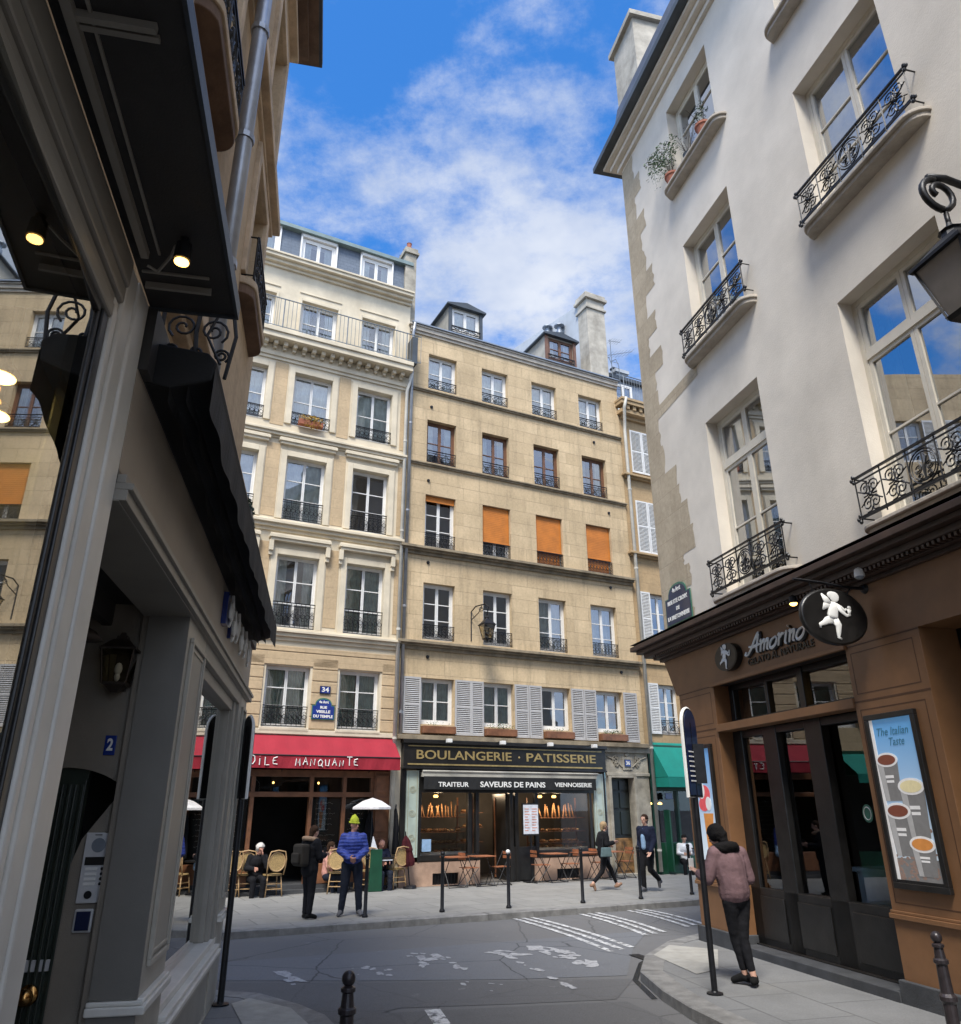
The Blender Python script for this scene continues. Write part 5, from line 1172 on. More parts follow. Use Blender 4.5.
# winged child emblem
def emblem(parent, cx, cz, s, y, m='lettwhite'):
    b = MB()
    def limb(pts, r): b.tube([(cx + p[0]*s, y, cz + p[1]*s) for p in pts], [q * s * 1.3 for q in r], 8)
    b.ell((cx + .08*s, y, cz + .62*s), (.2*s, .03, .19*s), 12, 8)                       # head
    b.ell((cx + .0*s, y, cz + .68*s), (.2*s, .025, .14*s), 10, 6)
    limb([(.04, .42), (-.02, .2), (-.1, -.05), (-.12, -.18)], [.1, .15, .17, .14])      # torso
    limb([(-.08, -.15), (.06, -.38), (.02, -.62), (-.02, -.8), (.1, -.86)], [.13, .11, .075, .05, .03])   # front leg
    limb([(-.14, -.18), (-.38, -.24), (-.5, -.32), (-.66, -.38), (-.66, -.5)], [.13, .1, .07, .05, .03])  # rear leg
    limb([(.08, .34), (.3, .1), (.46, -.02), (.62, .02)], [.08, .06, .05, .035])        # arm
    limb([(.05, .36), (.28, .26), (.42, .16), (.5, .22)], [.06, .05, .04, .03])
    limb([(.56, -.02), (.6, .2)], [.025, .07]); b.ell((cx + .61*s, y, cz + .26*s), (.08*s, .02, .07*s), 8, 6)   # cone
    limb([(-.06, .36), (-.28, .5), (-.42, .72)], [.03, .11, .02]); limb([(-.06, .3), (-.34, .3), (-.46, .14)], [.03, .09, .02])   # wings
    for v in range(len(b.v)): p = b.v[v]; b.v[v] = (p[0], y + (p[1] - y) * .25, p[2])
    return b.build('winged_child_emblem', M[m], parent, smooth=True)
def disc(mb, cx, cz, rx, rz, y0, y1, n=32): mb.prism([(cx + rx*math.cos(2*PI*i/n), cz + rz*math.sin(2*PI*i/n)) for i in range(n)], y0, y1)
t = thing('round_sign', 'dark oval badge with a white winged child emblem fixed left of the shop lettering', 'sign', RO, RR)
b = MB(); disc(b, 1.74, 4.12, .31, .205, -.10, -.0); b.build('disc', M['blackwood'], t); b = MB(); disc(b, 1.74, 4.12, .29, .19, -.105, -.10); b.build('face', M['blackwood'], t); emblem(t, 1.74, 4.13, .22, -.112)
t = thing('hanging_sign', 'black oval blade sign with white winged child on an iron bracket over the doors', 'sign', W('R', 4.7, 0, 0), RR + PI/2)
# local x now points inward, so the face looks down the street towards +u
cxs, czs = -.50, 4.02
b = MB(); disc(b, cxs, czs, .41, .30, -.03, .03); b.build('disc', M['blackwood'], t, bevel=.008)
b = MB(); n = 36
b.tube([(cxs + .41*math.cos(2*PI*i/n), 0, czs + .30*math.sin(2*PI*i/n)) for i in range(n)], .034, 6, closed=True); b.build('rim', M['blackwood'], t, smooth=True)
emblem(t, cxs + .0, czs + .02, .33, -.038); 
b = MB(); b.tube([(.0, 0, 4.38), (-.25, 0, 4.38), (-.6, 0, 4.42), (-.95, 0, 4.44)], .018, 6); b.tube([(-.2, 0, 4.38), (-.28, 0, 4.28)], .01, 4); b.tube([(-.75, 0, 4.42), (-.7, 0, 4.27)], .01, 4); b.ell((-.0, 0, 4.38), (.05, .06, .06), 8, 6); b.build('bracket', M['iron'], t)
for k, (x, lab) in enumerate(((3.72, 'lit spot lamp under the brown cornice left of the hanging oval sign'), (4.95, 'unlit spot lamp under the brown cornice right of the hanging oval sign'))):
    t = thing('cornice_spot', lab, 'lamp', W('R', x, -.26, 4.46), RR); b = MB(); b.lathe([(.03, .08), (.05, .06), (.06, -.02)], (0, 0, 0), 10); b.tube([(0, 0, .08), (0, .1, .12)], .012, 4); b.build('housing', M['iron' if k == 0 else 'white'], t)
    b = MB(); b.ell((0, 0, -.02), (.05, .05, .035), 10, 6); b.build('bulb', M['bulb' if k == 0 else 'zinc'], t)
# posters
def poster(label, x0, x1, z0, z1):
    t = thing('poster_case', label, 'poster', W('R', x0, 0, z0), RR); w = x1 - x0; h = z1 - z0
    b = MB(); f = .06; b.box(0, w, -.055, 0, 0, f); b.box(0, w, -.055, 0, h - f, h); b.box(0, f, -.055, 0, f, h - f); b.box(w - f, w, -.055, 0, f, h - f); b.build('black_frame', M['blackwood'], t, bevel=.006)
    b = MB(); b.box(f, w - f, -.03, -.005, f, h - f); art = b.build('poster_sheet', M['posterblue'], t); return t, art, w, h, f
def bm_poster():
    m, nt, out = newmat('poster_blue'); p = N(nt, 'ShaderNodeBsdfPrincipled'); K(nt, p.outputs[0], out.inputs[0]); oc = ocoord(nt); sp = nt.nodes.new('ShaderNodeSeparateXYZ'); K(nt, oc, sp.inputs[0])
    c = mixc(nt, ramp(nt, sp.outputs[2], .2, 1.6), (.55, .62, .66), (.10, .28, .52)); K(nt, c, p.inputs['Base Color']); p.inputs['Roughness'].default_value = .25
    K(nt, c, p.inputs['Emission Color']); p.inputs['Emission Strength'].default_value = .22; return m  # sheet colour also emits a little, with no lamp behind
M['posterblue'] = bm_poster()
def glowmat(n, c, e=.2): m = mat(n, c, .4, .1, 12, 0); bs = [x for x in m.node_tree.nodes if x.type == 'BSDF_PRINCIPLED'][0]; bs.inputs['Emission Color'].default_value = c4(c); bs.inputs['Emission Strength'].default_value = e; M[n] = m
glowmat('print_cup', (.16, .155, .15)); glowmat('print_shine', (.33, .32, .31)); glowmat('print_rim', (.62, .6, .58)); glowmat('print_choc', (.16, .05, .03)); glowmat('print_caramel', (.5, .2, .05)); glowmat('print_cream', (.6, .52, .3)); glowmat('print_pink', (.6, .08, .09)); glowmat('print_teal', (.03, .12, .18)); glowmat('print_nut', (.22, .15, .12))
t, art, w, h, f = poster('tall poster of coffee and chocolate cups lettered The Italian Taste', 4.34, 5.09, 1.2, 2.97)
y = -.034
text('The Italian', .12, M['print_teal'], art, (w*.5, y, h - .2), .46, .001, shear=.3); text('Taste', .12, M['print_teal'], art, (w*.55, y, h - .31), .22, .001, shear=.3)
def cup(cx, cz, r, hh, fill):
    b = MB(); b.prism([(cx - r, cz), (cx + r, cz), (cx + r*.78, cz - hh), (cx - r*.78, cz - hh)], y - .001, -.03); b.build('printed_cup', M['print_cup'], art); b = MB(); b.prism([(cx - r*.96, cz), (cx - r*.45, cz), (cx - r*.36, cz - hh), (cx - r*.74, cz - hh)], y - .0018, -.03); b.build('printed_cup_shine', M['print_shine'], art)
    b = MB(); disc(b, cx, cz, r * 1.08, r*.5, y - .003, y, 20); b.build('printed_rim', M['print_rim'], art); b = MB(); disc(b, cx, cz, r*.88, r*.36, y - .005, y - .002, 20); b.build('printed_drink', M[fill], art)
    b = MB(); b.box(cx - r*.4, cx + r*.4, y - .003, y - .001, cz - hh*.45, cz - hh*.38); b.box(cx - r*.35, cx + r*.35, y - .003, y - .001, cz - hh*.56, cz - hh*.5); b.build('printed_cup_text', M['print_rim'], art)
b = MB(); b.box(f + .045, w - f, y + .002, -.029, f, .30); b.build('printed_ground', M['print_cup'], art)
b = MB(); rc = random.Random(2)
for k in range(170):
    x = rc.uniform(.1, w - .1); z = rc.uniform(.1, .42) if k < 120 else rc.uniform(.4, .6); disc(b, x, z, rc.uniform(.012, .03), rc.uniform(.01, .02), y + .0015 - .00001*k, -.03, 8)
b.build('printed_beans', M['print_nut'], art)
b = MB(); b.box(f, f + .045, y - .0005, -.03, f, h - f); b.build('printed_edge', M['print_rim'], art)
cup(.225, 1.28, .15, .42, 'print_choc'); cup(.50, 1.0, .17, .50, 'print_cream'); cup(.25, .76, .165, .44, 'print_choc'); cup(.50, .44, .16, .30, 'print_caramel')
b = MB(); b.box(f, w - f, y - .006, -.03, f, .09); b.build('printed_footer', M['blackwood'], art)
t, art, w, h, f = poster('tall faintly glowing poster of a pink ice-cream cone on blue, left of the shop doors', .14, .9, 1.2, 2.93)
b = MB(); b.prism([(.38, .12), (.52, .12), (.62, .72), (.34, .72)], y - .001, -.03); b.build('printed_cone', M['print_caramel'], art)
b = MB(); disc(b, .42, 1.0, .17, .13, y - .003, y); disc(b, .38, .85, .15, .1, y - .002, y); b.build('printed_ice_cream', M['print_pink'], art)
b = MB(); disc(b, .34, 1.05, .1, .12, y - .004, y); disc(b, .52, .86, .08, .1, y - .004, y); b.build('printed_cream', M['print_rim'], art)
b = MB(); b.box(f, f + .04, y - .0005, -.03, f, h - f); b.build('printed_edge', M['print_rim'], art)
t = thing('round_sticker', 'round green sticker on the glass door near the poster of cups', 'sticker', W('R', 3.72, .3, 1.93), RR); b = MB(); disc(b, 0, 0, .085, .1, -.008, 0, 20); b.build('sticker', M['enamelgreen'], t); b = MB(); b.tube([(.06*math.cos(a*PI/8), -.01, .07*math.sin(a*PI/8)) for a in range(16)], .006, 4, closed=True); b.build('sticker_ring', M['lettwhite'], t)
# inside the shop, dimly visible
t = thing('counter', 'pale counter inside the ice-cream shop behind the glass doors', 'counter', W('R', 2.9, 1.6, .15), RR); b = MB(); b.box(-1.2, 1.2, 0, .6, 0, 1.0); b.box(-1.25, 1.25, -.05, .6, 1.0, 1.06); b.build('counter_body', M['steel'], t)

# --- big lantern on the white building (upper right)
t = thing('wall_lantern', 'large street lantern on a scrolled iron bracket at the upper right', 'lantern', W('R', 7.8, -1.12, 6.75), RR)
lantern_body(t, 'iron', 1.08, 0, 'lantgrey')
b = MB(); sc = [(0, p[0], p[1]) for p in spiral(.02, .42, .05, .24, -PI*1.2, PI*1.02, 22)]
b.tube([(0, 0, .02), (0, 0, .18)], .022, 6)
b.tube([(0, -.02 + .19*math.cos(a) * (1 - .018*k), .40 + .19*math.sin(a) * (1 - .018*k)) for k, a in enumerate([(-PI/2 - .28*i) for i in range(0, 12)])] , .032, 7)
b.tube([(0, -.02 + (.19 - .012*i)*math.cos(-PI/2 + .42*i), .40 + (.19 - .012*i)*math.sin(-PI/2 + .42*i)) for i in range(0, 14)], .028, 7)
b.tube([(0, -.10, .565), (0, .1, .60), (0, .5, .52), (0, .9, .42), (0, 1.22, .42)], .034, 7); b.tube([(0, 1.22, .9), (0, 1.22, -.2)], .03, 6); b.tube([(0, 1.2, -.1), (0, .9, .1), (0, .5, .42)], .02, 5); b.ell((0, .35, .54), (.05, .05, .05), 8, 6)
b.build('scrolled_bracket', M['iron'], t, smooth=True)
# ------------------------------------------------------------ left building: local x = -(distance towards camera), y inward
LB = thing('corner_building', 'tan limestone corner building with zinc drainpipe above the dark grey shopfronts', 'building', LO, LR)
YL = .25
cL = [(-2.75, -1.72), (-5.85, -4.82), (-8.95, -7.92), (-12.05, -11.02), (-15.15, -14.12)]; rL = [(7.3, 8.95), (9.9, 11.8)]
b = MB(); XE = -1.2
wall(b, -24, XE, 4.2, 12.95, [(a, c, z0, z1) for (a, c) in cL for (z0, z1) in rL], YL, .3)
b.quad((XE, YL, 4.2), (XE, 9, 4.2), (XE, 9, 12.95), (XE, YL, 12.95)); b.quad((-24, YL, 0), (-24, YL, 12.95), (-24, 9, 12.95), (-24, 9, 0)); b.quad((-24, 9, 0), (-24, 9, 12.95), (XE, 9, 12.95), (XE, 9, 0))
b.build('wall', M['l_stone'], LB)
darkroom(LB, -24, XE, 4.2, 12.95, 2.2, 'room')
for (a, c) in cL:
    for r, (z0, z1) in enumerate(rL): window(LB, a, c, z0, z1, YL + .26, 'cream', 3, 'halfw', thick=.06)
b = MB()
for (o_, a_, b_) in ((.1, 4.98, 5.06), (.2, 5.06, 5.2), (.1, 5.2, 5.3), (.05, 9.22, 9.3), (.14, 9.3, 9.46), (.07, 9.46, 9.52)): b.box(-24, XE + o_*.6, YL - o_, YL + .02, a_, b_); b.box(XE - .02, XE + o_*.6, YL, 9, a_, b_)
b.box(-24, XE + .08, YL - .12, YL + .02, 12.6, 12.72)
b.build('string_course', M['l_trim'], LB, bevel=.012)
b = MB()
for (a, c) in cL:
    for z0, z1 in rL:
        b.box(a - .16, a - .003, YL - .05, YL + .01, z0, z1 + .15); b.box(c + .003, c + .16, YL - .05, YL + .01, z0, z1 + .15); b.box(a, c, YL - .05, YL + .01, z1 + .003, z1 + .15)
b.build('window_surround', M['l_trim'], LB, bevel=.01)
b = MB()
for (a, c) in cL: rounded_slab(b, a - .14, c + .14, .08, YL + .01, 7.16, 7.25)
b.build('balcony_edge', M['l_trim'], LB, bevel=.01)
b = MB()
for (a, c) in cL: rounded_slab(b, a - .12, c + .12, .10, YL + .01, 7.05, 7.16)
b.build('balcony_slab', M['l_slab'], LB, bevel=.01)
for (a, c) in cL: railing(LB, a - .08, c + .08, 7.26, .55, .12, 'ornate', 'iron', .013)
e = MB()
for (a, c) in cL:
    for x in (a - .08, c + .08):
        for z in (7.3, 7.8): e.tube([(x, .12, z), (x, YL, z)], .012, 4)
e.build('railing_return', M['iron'], LB)
b = MB(); b.box(-24, XE + .35, -.15, .6, 12.95, 13.0); b.box(-24, XE + .2, -.0, .6, 12.85, 12.95); b.box(XE - .3, XE + .35, .6, 9, 12.95, 13.0); b.build('eaves_soffit', M['l_slab'], LB)
b = MB(); b.box(-24, XE + .4, -.2, .6, 13.0, 13.14); b.box(XE - .3, XE + .4, .6, 9, 13, 13.14); b.build('eaves_gutter', M['zincdark'], LB)
b = MB(); b.add([(-24, -.1, 13.14), (XE + .3, -.1, 13.14), (XE - .6, 1.0, 15.6), (-24, 1.0, 15.6)], [(0, 1, 2, 3)]); b.add([(XE + .3, -.1, 13.14), (XE + .3, 9, 13.14), (XE - .6, 9, 15.6), (XE - .6, 1.0, 15.6)], [(0, 1, 2, 3)]); b.add([(-24, 1, 15.6), (XE - .6, 1, 15.6), (XE - .6, 9, 15.6), (-24, 9, 15.6)], [(0, 1, 2, 3)]); b.build('mansard', M['slate'], LB)
pipe('zinc drainpipe climbing the tan stone wall just beyond the canopy', 'L', [(-4.45, .1, 4.2), (-4.45, .1, 12.9)], .07, 'zincpipe', 1.35)
t = thing('potted_plant', 'dark trailing shrub on the ledge above the black awning at its far end', 'plant', W('L', -1.5, .12, 4.9), LR)
b = MB(); b.box(-.25, .25, -.12, .12, 0, .16); b.build('planter', M['zincdark'], t); b = MB(); foliage(b, (0, -.02, .22), (.3, .1, .16), 700, .03); foliage(b, (.05, -.08, .0), (.25, .06, .2), 400, .028); b.build('leaves', M['leafdark'], t)

# --- corner shopfront (dark grey) with entrance recess of no. 2
GF = thing('grey_shopfront', 'dark grey panelled corner shopfront with display window, recessed entrance and taupe band', 'shopfront', LO, LR)
xp0, xp1 = -4.43, -3.62     # panelled pilaster
xw0, xw1 = -3.62, -.95      # display window
b = MB()
b.box(xp0, xp1, 0, .26, 1.0, 3.22); b.box(-.62, 0, 0, .26, 1.0, 3.22)
b.box(xw0, -.62, .0, .26, .12, .66)
b.box(xp0, xp1, 0, .26, .12, .93); b.box(-.62, 0, 0, .3, .12, .93)
b.build('pilaster', M['grey'], GF, bevel=.006)
b = MB(); b.box(xp0 + .14, xp1 - .14, -.012, .0, 1.18, 3.06); b.box(xw0 + .25, -1.1, -.012, 0, .22, .56); b.build('inset_panel', M['greymid'], GF, bevel=.004)
b = MB()
def frame(x0, x1, z0, z1, w, y0, y1): b.box(x0, x1, y0, y1, z0, z0 + w); b.box(x0, x1, y0, y1, z1 - w, z1); b.box(x0, x0 + w, y0, y1, z0 + w, z1 - w); b.box(x1 - w, x1, y0, y1, z0 + w, z1 - w)
frame(xp0 + .10, xp1 - .10, 1.14, 3.10, .035, -.028, 0); frame(xp0 + .16, xp1 - .16, 1.20, 3.04, .02, -.02, -.01)
frame(xw0 + .2, -1.05, .18, .60, .03, -.026, 0)
frame(-.52, -.12, 1.14, 3.10, .03, -.026, 0)
b.build('panel_moulding', M['grey'], GF, bevel=.005)
b = MB()
for (x0, x1) in ((xp0 - .0, xp1), (-.66, .03)): b.box(x0, x1, -.05, .27, .93, .975); b.box(x0, x1, -.035, .27, .975, 1.0)
b.box(xp0 - .05, xp0, -.05, .27, .925, .97); b.box(xp0 - .035, xp0, -.035, .27, .97, .995)
b.box(xw0, -.66, -.07, .26, .66, .70); b.box(xw0, -.66, -.05, .26, .70, .74); b.box(xw0, -.62, .0, .2, .74, .8)
b.build('base_moulding', M['silver'], GF, bevel=.008)
b = MB()  # window frame mouldings
b.box(xw0 + .001, xw0 + .10, .03, .2, .8, 3.2); b.box(xw0 + .1, xw0 + .16, .07, .2, .8, 3.2)
b.box(-.98, -.8, .03, .2, .8, 3.2); b.box(-.8, -.62, .0, .2, .8, 3.2); b.box(-1.04, -.98, .07, .2, .8, 3.2)
b.box(xw0, -.62, .0, .2, 3.10, 3.22); b.box(xw0 + .1, -.98, .05, .2, 3.0, 3.10)
b.build('window_frame', M['greymid'], GF, bevel=.006)
b = MB(); b.quad((xw0 + .1, .14, .8), (-1.0, .118, .8), (-1.0, .118, 3.05), (xw0 + .1, .14, 3.05)); b.build('pane', M['mirrorglass'], GF)
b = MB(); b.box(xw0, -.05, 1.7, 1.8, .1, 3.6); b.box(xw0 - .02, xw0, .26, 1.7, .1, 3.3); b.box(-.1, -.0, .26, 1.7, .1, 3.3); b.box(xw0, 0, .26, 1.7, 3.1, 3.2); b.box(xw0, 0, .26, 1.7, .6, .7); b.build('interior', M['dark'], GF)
b = MB(); b.prism([(-6.56, 3.34), (.02, 3.34), (.02, 3.86), (-6.56, 3.86)], .0, .3); b.box(-.2, .02, .3, 5, 3.34, 3.86); b.build('sign_band', M['taupe'], GF)
b = MB(); b.box(-6.56, .06, -.05, .3, 3.22, 3.27); b.box(-6.56, .05, -.07, .3, 3.27, 3.30); b.box(-6.56, .04, -.035, .3, 3.30, 3.34); b.box(-6.56, .03, -.02, .3, 3.215, 3.22); b.build('band_moulding', M['greymid'], GF, bevel=.008)
b = MB(); b.box(-6.56, .05, -.04, .6, 3.86, 4.2); b.build('band_top', M['soffit'], GF)
# recess: side wall facing the camera, with arched opening for the door
b = MB(); xr = -4.38
b.box(xp0 + .0, xp0 + .04, .26, .30, .12, 3.3)     # return edge
n = 16; dL, dR, zs_, za = .262, .95, 2.12, 2.25; BWX = xr + .012
vs = []; top = []
for i in range(n + 1):
    t_ = i / n; d = dL + (dR - dL) * t_; z = zs_ + (za - zs_) * math.sin(PI * t_) ** .7; top.append((d, z))
for i in range(n):
    (d0, z0), (d1, z1) = top[i], top[i+1]; b.quad((xr, d0, z0), (xr, d0, 3.3), (xr, d1, 3.3), (xr, d1, z1))
    b.quad((xr, d0, z0), (xr, d1, z1), (xr + .16, d1, z1), (xr + .16, d0, z0))
b.add([(BWX, .25, .12), (BWX, .25, 2.14), (BWX, .30, 2.08), (BWX, .38, 1.96), (BWX, .46, 1.84), (BWX, .5, 1.7), (BWX, .5, .12)], [(0, 1, 2, 3, 4, 5, 6)]); b.quad((xr, dR, .12), (xr, 2.2, .12), (xr, 2.2, 3.3), (xr, dR, 3.3)); b.quad((xr, dR, .12), (xr + .16, dR, .12), (xr + .16, dR, zs_), (xr, dR, zs_))  # slanted strip top puts the shadow under the arch into the shape
b.quad((-6.56, 1.6, .1), (xr, 1.6, .1), (xr, 1.6, 3.3), (-6.56, 1.6, 3.3))
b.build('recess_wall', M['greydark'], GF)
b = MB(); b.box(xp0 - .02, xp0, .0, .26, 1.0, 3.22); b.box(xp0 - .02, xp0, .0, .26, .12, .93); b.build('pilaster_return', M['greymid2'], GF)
b = MB(); b.box(-6.56, xr, 0, 1.7, 3.3, 3.36); b.box(-6.56, xr, .5, .56, 3.15, 3.3); b.build('recess_ceiling', M['soffit'], GF)
b = MB(); b.quad((-6.56, 0, .125), (xr, 0, .125), (xr, 1.6, .125), (-6.56, 1.6, .125)); b.build('recess_floor', M['plinth'], GF)
xr = BWX - .07
ED = thing('entrance_door', 'very dark green panelled entrance door with brass knob in the arched recess', 'door', LO, LR)
b = MB(); b.box(BWX + .03, BWX + .07, .49, dR, .12, 2.3); b.build('door_leaf', M['doordark2'], ED)
b = MB()
for (d, w_) in ((.50, .02), (.545, .012), (.575, .02), (.62, .01), (.95, .02), (1.0, .015)): b.box(xr + .075, xr + .1, d, d + w_, .3, 2.15)
b.box(xr + .07, xr + .1, .49, .5, .12, 2.18); b.build('door_moulding', M['doordark2'], ED, bevel=.004)
b = MB(); b.ell((xr + .0, .60, 1.03), (.045, .045, .045), 14, 10); b.ell((xr + .06, .60, 1.03), (.02, .055, .055), 12, 8); b.tube([(xr + .1, .6, 1.03), (xr, .6, 1.03)], .02, 8); b.build('door_knob', M['brass'], ED, smooth=True)
b = MB(); b.box(xr + .085, xr + .1, .50, .66, 1.14, 1.20); b.build('letter_plate', M['steel'], ED, bevel=.004)
# intercom
xr = BWX
IC = thing('intercom', 'brushed steel intercom panel with four name buttons beside the entrance door', 'intercom', W('L', xr - .0, .362, 1.49), LR + PI/2)
# local axes of the recess wall: after the quarter turn local x = inward, local y = -L.x (towards the camera is -y... )
def face_cam(o): return o
b = MB(); b.box(-.085, .07, .0, .022, 0, .385); b.build('panel', M['steel'], IC, bevel=.004)
def dpl(mb, cx, cz, r, y, n=20): mb.prism([(cx + r*math.cos(2*PI*i/n), cz + r*math.sin(2*PI*i/n)) for i in range(n)], y, y + .004)
b = MB(); dpl(b, -.008, .315, .04, .022); b.build('speaker_grille', M['zinc'], IC)
b = MB(); b.box(-.065, .055, .022, .026, .205, .25); b.build('display', M['blackwood'], IC)
b = MB()
for k in range(4): b.box(-.02, .045, .022, .026, .177 - k*.027, .192 - k*.027)
b.build('name_label', M['lettwhite'], IC)
b = MB()
for k in range(4): b.ell((-.048, .024, .185 - k*.027), (.009, .008, .009), 8, 6)
dpl(b, .008, .045, .022, .022); b.box(-.02, .02, .022, .026, .37, .375); b.build('button', M['iron'], IC)
KR = thing('badge_reader', 'small dark blue keycard reader under the steel intercom', 'reader', W('L', xr - .0, .378, 1.335), LR + PI/2)
b = MB(); b.box(-.055, .05, .0, .02, 0, .125); b.build('case', M['steel'], KR, bevel=.01); b = MB(); b.box(-.042, .037, .02, .026, .012, .113); b.build('reader_face', M['navy'], KR, bevel=.004)
xr = -4.38
t = thing('house_number_plate', 'blue enamel number 2 plate between the wall lamp and the intercom', 'sign', W('L', xr - .0, .385, 2.325), LR + PI/2)
b = MB(); b.box(-.034, .034, .0, .012, 0, .12); b.build('plate', M['blue'], t, bevel=.003); text('2', .10, M['lettwhite'], t, (0, .014, .06), .036, .002, rot=(PI/2, 0, PI), bold=.003)
WL = thing('wall_lantern', 'small bronze wall lantern with seeded glass over the number 2 plate', 'lantern', W('L', xr - .0, .39, 2.70), LR + PI/2)
def frus(mb, z0, h0, z1, h1, cy=.1): mb.add([(sx*h, cy + sy*h, z) for (z, h) in ((z0, h0), (z1, h1)) for sx, sy in ((-1,-1),(1,-1),(1,1),(-1,1))], [(0,1,5,4),(1,2,6,5),(2,3,7,6),(3,0,4,7),(3,2,1,0),(4,5,6,7)])
b = MB(); frus(b, .275, .105, .335, .045); frus(b, .262, .11, .275, .11); frus(b, .335, .035, .36, .03); frus(b, .36, .02, .385, .012); frus(b, .045, .07, .06, .075); frus(b, .0, .02, .045, .06)
for sx, sy in ((-1,-1),(1,-1),(1,1),(-1,1)): b.tube([(sx*.07, .1 + sy*.07, .05), (sx*.098, .1 + sy*.098, .27)], .007, 4)
b.box(-.04, .04, 0, .03, .02, .3); b.build('lantern_frame', M['bronze'], WL)
b = MB(); frus(b, .06, .066, .262, .094); b.build('lantern_glass', M['lantclear'], WL); b = MB(); b.ell((0, .1, .15), (.025, .025, .04), 8, 6); b.ell((0, .1, .1), (.018, .018, .03), 8, 6); b.build('bulb', M['white'], WL, smooth=True)
b = MB(); b.lathe([(.0, 0), (.10, .0), (.06, .05), (.02, .07), (.01, .12)], (0, 0, 0), 14); tag(b.build('pendant_shade', M['bronze'], None, W('L', -4.9, .5, 2.95), True), 'small dark conical pendant shade hanging inside the entrance recess', 'lamp')
# letters on the sign band (a scrolled blue and white emblem, seen edge-on)
t = thing('raised_sign', 'raised blue and white scroll ornament at the far end of the taupe sign band', 'sign', LO, LR)
b = MB()
for (cx, cz, r, s_) in ((-2.9, 3.62, .11, 1), (-2.6, 3.55, .08, -1), (-2.3, 3.6, .1, 1), (-1.9, 3.56, .09, -1), (-1.5, 3.6, .1, 1), (-1.1, 3.58, .09, -1)): b.tube([(p[0], -.07, p[1]) for p in spiral(cx, cz, .015, r, 0, s_*3.2*PI, 18)], .014, 5); b.tube([(cx, -.06, cz - .12), (cx + .12, -.07, cz + .02), (cx + .05, -.06, cz + .17)], .014, 5)
b.build('white_scrolls', M['lettwhite'], t)
b = MB(); b.box(-3.02, -2.88, -.045, -.0, 3.5, 3.78); b.box(-2.5, -2.44, -.03, 0, 3.48, 3.66); b.build('blue_backing', M['blue'], t)
# black awning, folded
BA = thing('awning', 'folded black awning with wavy valance running along the dark grey corner shopfront', 'awning', LO, LR)
xa0, xa1 = -6.45, -.6
b = MB(); b.prism([(-.0, 3.86), (-.12, 3.84), (-.30, 3.9), (-.315, 4.0), (-.27, 4.05), (0, 4.08)], xa0, xa1, 'x'); b.build('cassette', M['blackcanvas'], BA, bevel=.01)
b = MB(); n = 90
for (yy, zt, zb) in ((-.31, 3.96, 3.74), (-.2, 3.86, 3.78), (-.12, 3.86, 3.77)):
    for i in range(n):
        x0 = xa0 + (xa1 - xa0) * i / n; x1 = xa0 + (xa1 - xa0) * (i+1) / n
        w0 = .018 * math.sin(i * .9); w1 = .018 * math.sin((i+1) * .9); q0 = .02 * math.sin(i * .45); q1 = .02 * math.sin((i+1) * .45)
        b.quad((x0, yy + w0*.4, zb + q0), (x1, yy + w1*.4, zb + q1), (x1, yy, zt), (x0, yy, zt))
b.build('valance', M['blackcanvas'], BA)
SB = thing('scroll_bracket', 'black wrought-iron scroll bracket standing above the near end of the black awning', 'bracket', W('L', -6.3, 0, 0), LR)
b = MB()
def yz(pts, r, seg=6): b.tube([(0, -p[0], p[1]) for p in pts], r, seg)
yz([(.0, 4.42), (.33, 4.42)], .011); yz([(.0, 4.1), (.0, 4.5)], .011); yz([(.33, 4.42), (.36, 4.25), (.33, 4.0)], .010)
for (cx, cz, r, a0, s_) in ((.10, 4.28, .075, 0, 1), (.25, 4.27, .075, PI, -1), (.06, 4.14, .035, 0, 1), (.30, 4.13, .04, PI, -1), (.18, 4.14, .03, 0, -1)): yz(spiral(cx, cz, .012, r, a0, a0 + s_*3.3*PI, 20), .007)
yz([(.175, 4.42), (.165, 4.25), (.18, 4.08)], .012); yz([(.30, 4.08), (.22, 4.24), (.28, 4.42)], .008)
b.build('ironwork', M['iron'], SB)

# --- near shop (light grey pilaster, canopy with spots, big display window)
NS = thing('near_shopfront', 'grey shopfront close to the camera with big display window and flat canopy above', 'shopfront', LO, LR)
b = MB(); X = -9.75 - 3.5
b.box(-6.74, -6.56, -.0, .2, .12, 4.2); b.box(-6.87, -6.74, .010, .2, .12, 4.2); b.box(-6.93, -6.87, .028, .09, .12, 3.98); b.box(-6.985, -6.93, .004, .085, .12, 3.9); b.box(-6.60, -6.56, .2, .5, .12, 4.2)
b.build('pilaster', M['silver'], NS, bevel=.012)
b = MB(); b.box(X, -6.985, .004, .5, 3.83, 3.9); b.box(X, -6.93, .028, .5, 3.9, 3.98); b.box(X, -6.87, .010, .5, 3.98, 4.06); b.box(X, -6.87, .0, .5, 4.06, 4.2); b.box(X, -7.14, .02, .5, .12, .55); b.box(X, -7.14, -.03, .5, .55, .6); b.build('header_beam', M['greymid'], NS, bevel=.012)
b = MB(); b.box(-7.05, -6.985, .018, .08, .6, 3.83); b.box(-7.08, -7.05, .028, .08, .6, 3.83); b.box(X, -7.08, .02, .08, 3.79, 3.83); b.box(X, -7.08, .02, .08, .6, .68); b.build('black_glazing_bar', M['blackwood'], NS, bevel=.006)
ga = .055; gx = -7.07; ln = 5.0
b = MB(); b.quad((gx - ln*math.cos(ga), .036 - ln*math.sin(ga)*GLS, .66), (gx, .036, .66), (gx, .036, 3.80), (gx - ln*math.cos(ga), .036 - ln*math.sin(ga)*GLS, 3.80)); b.build('pane', M['mirrorglass'], NS)
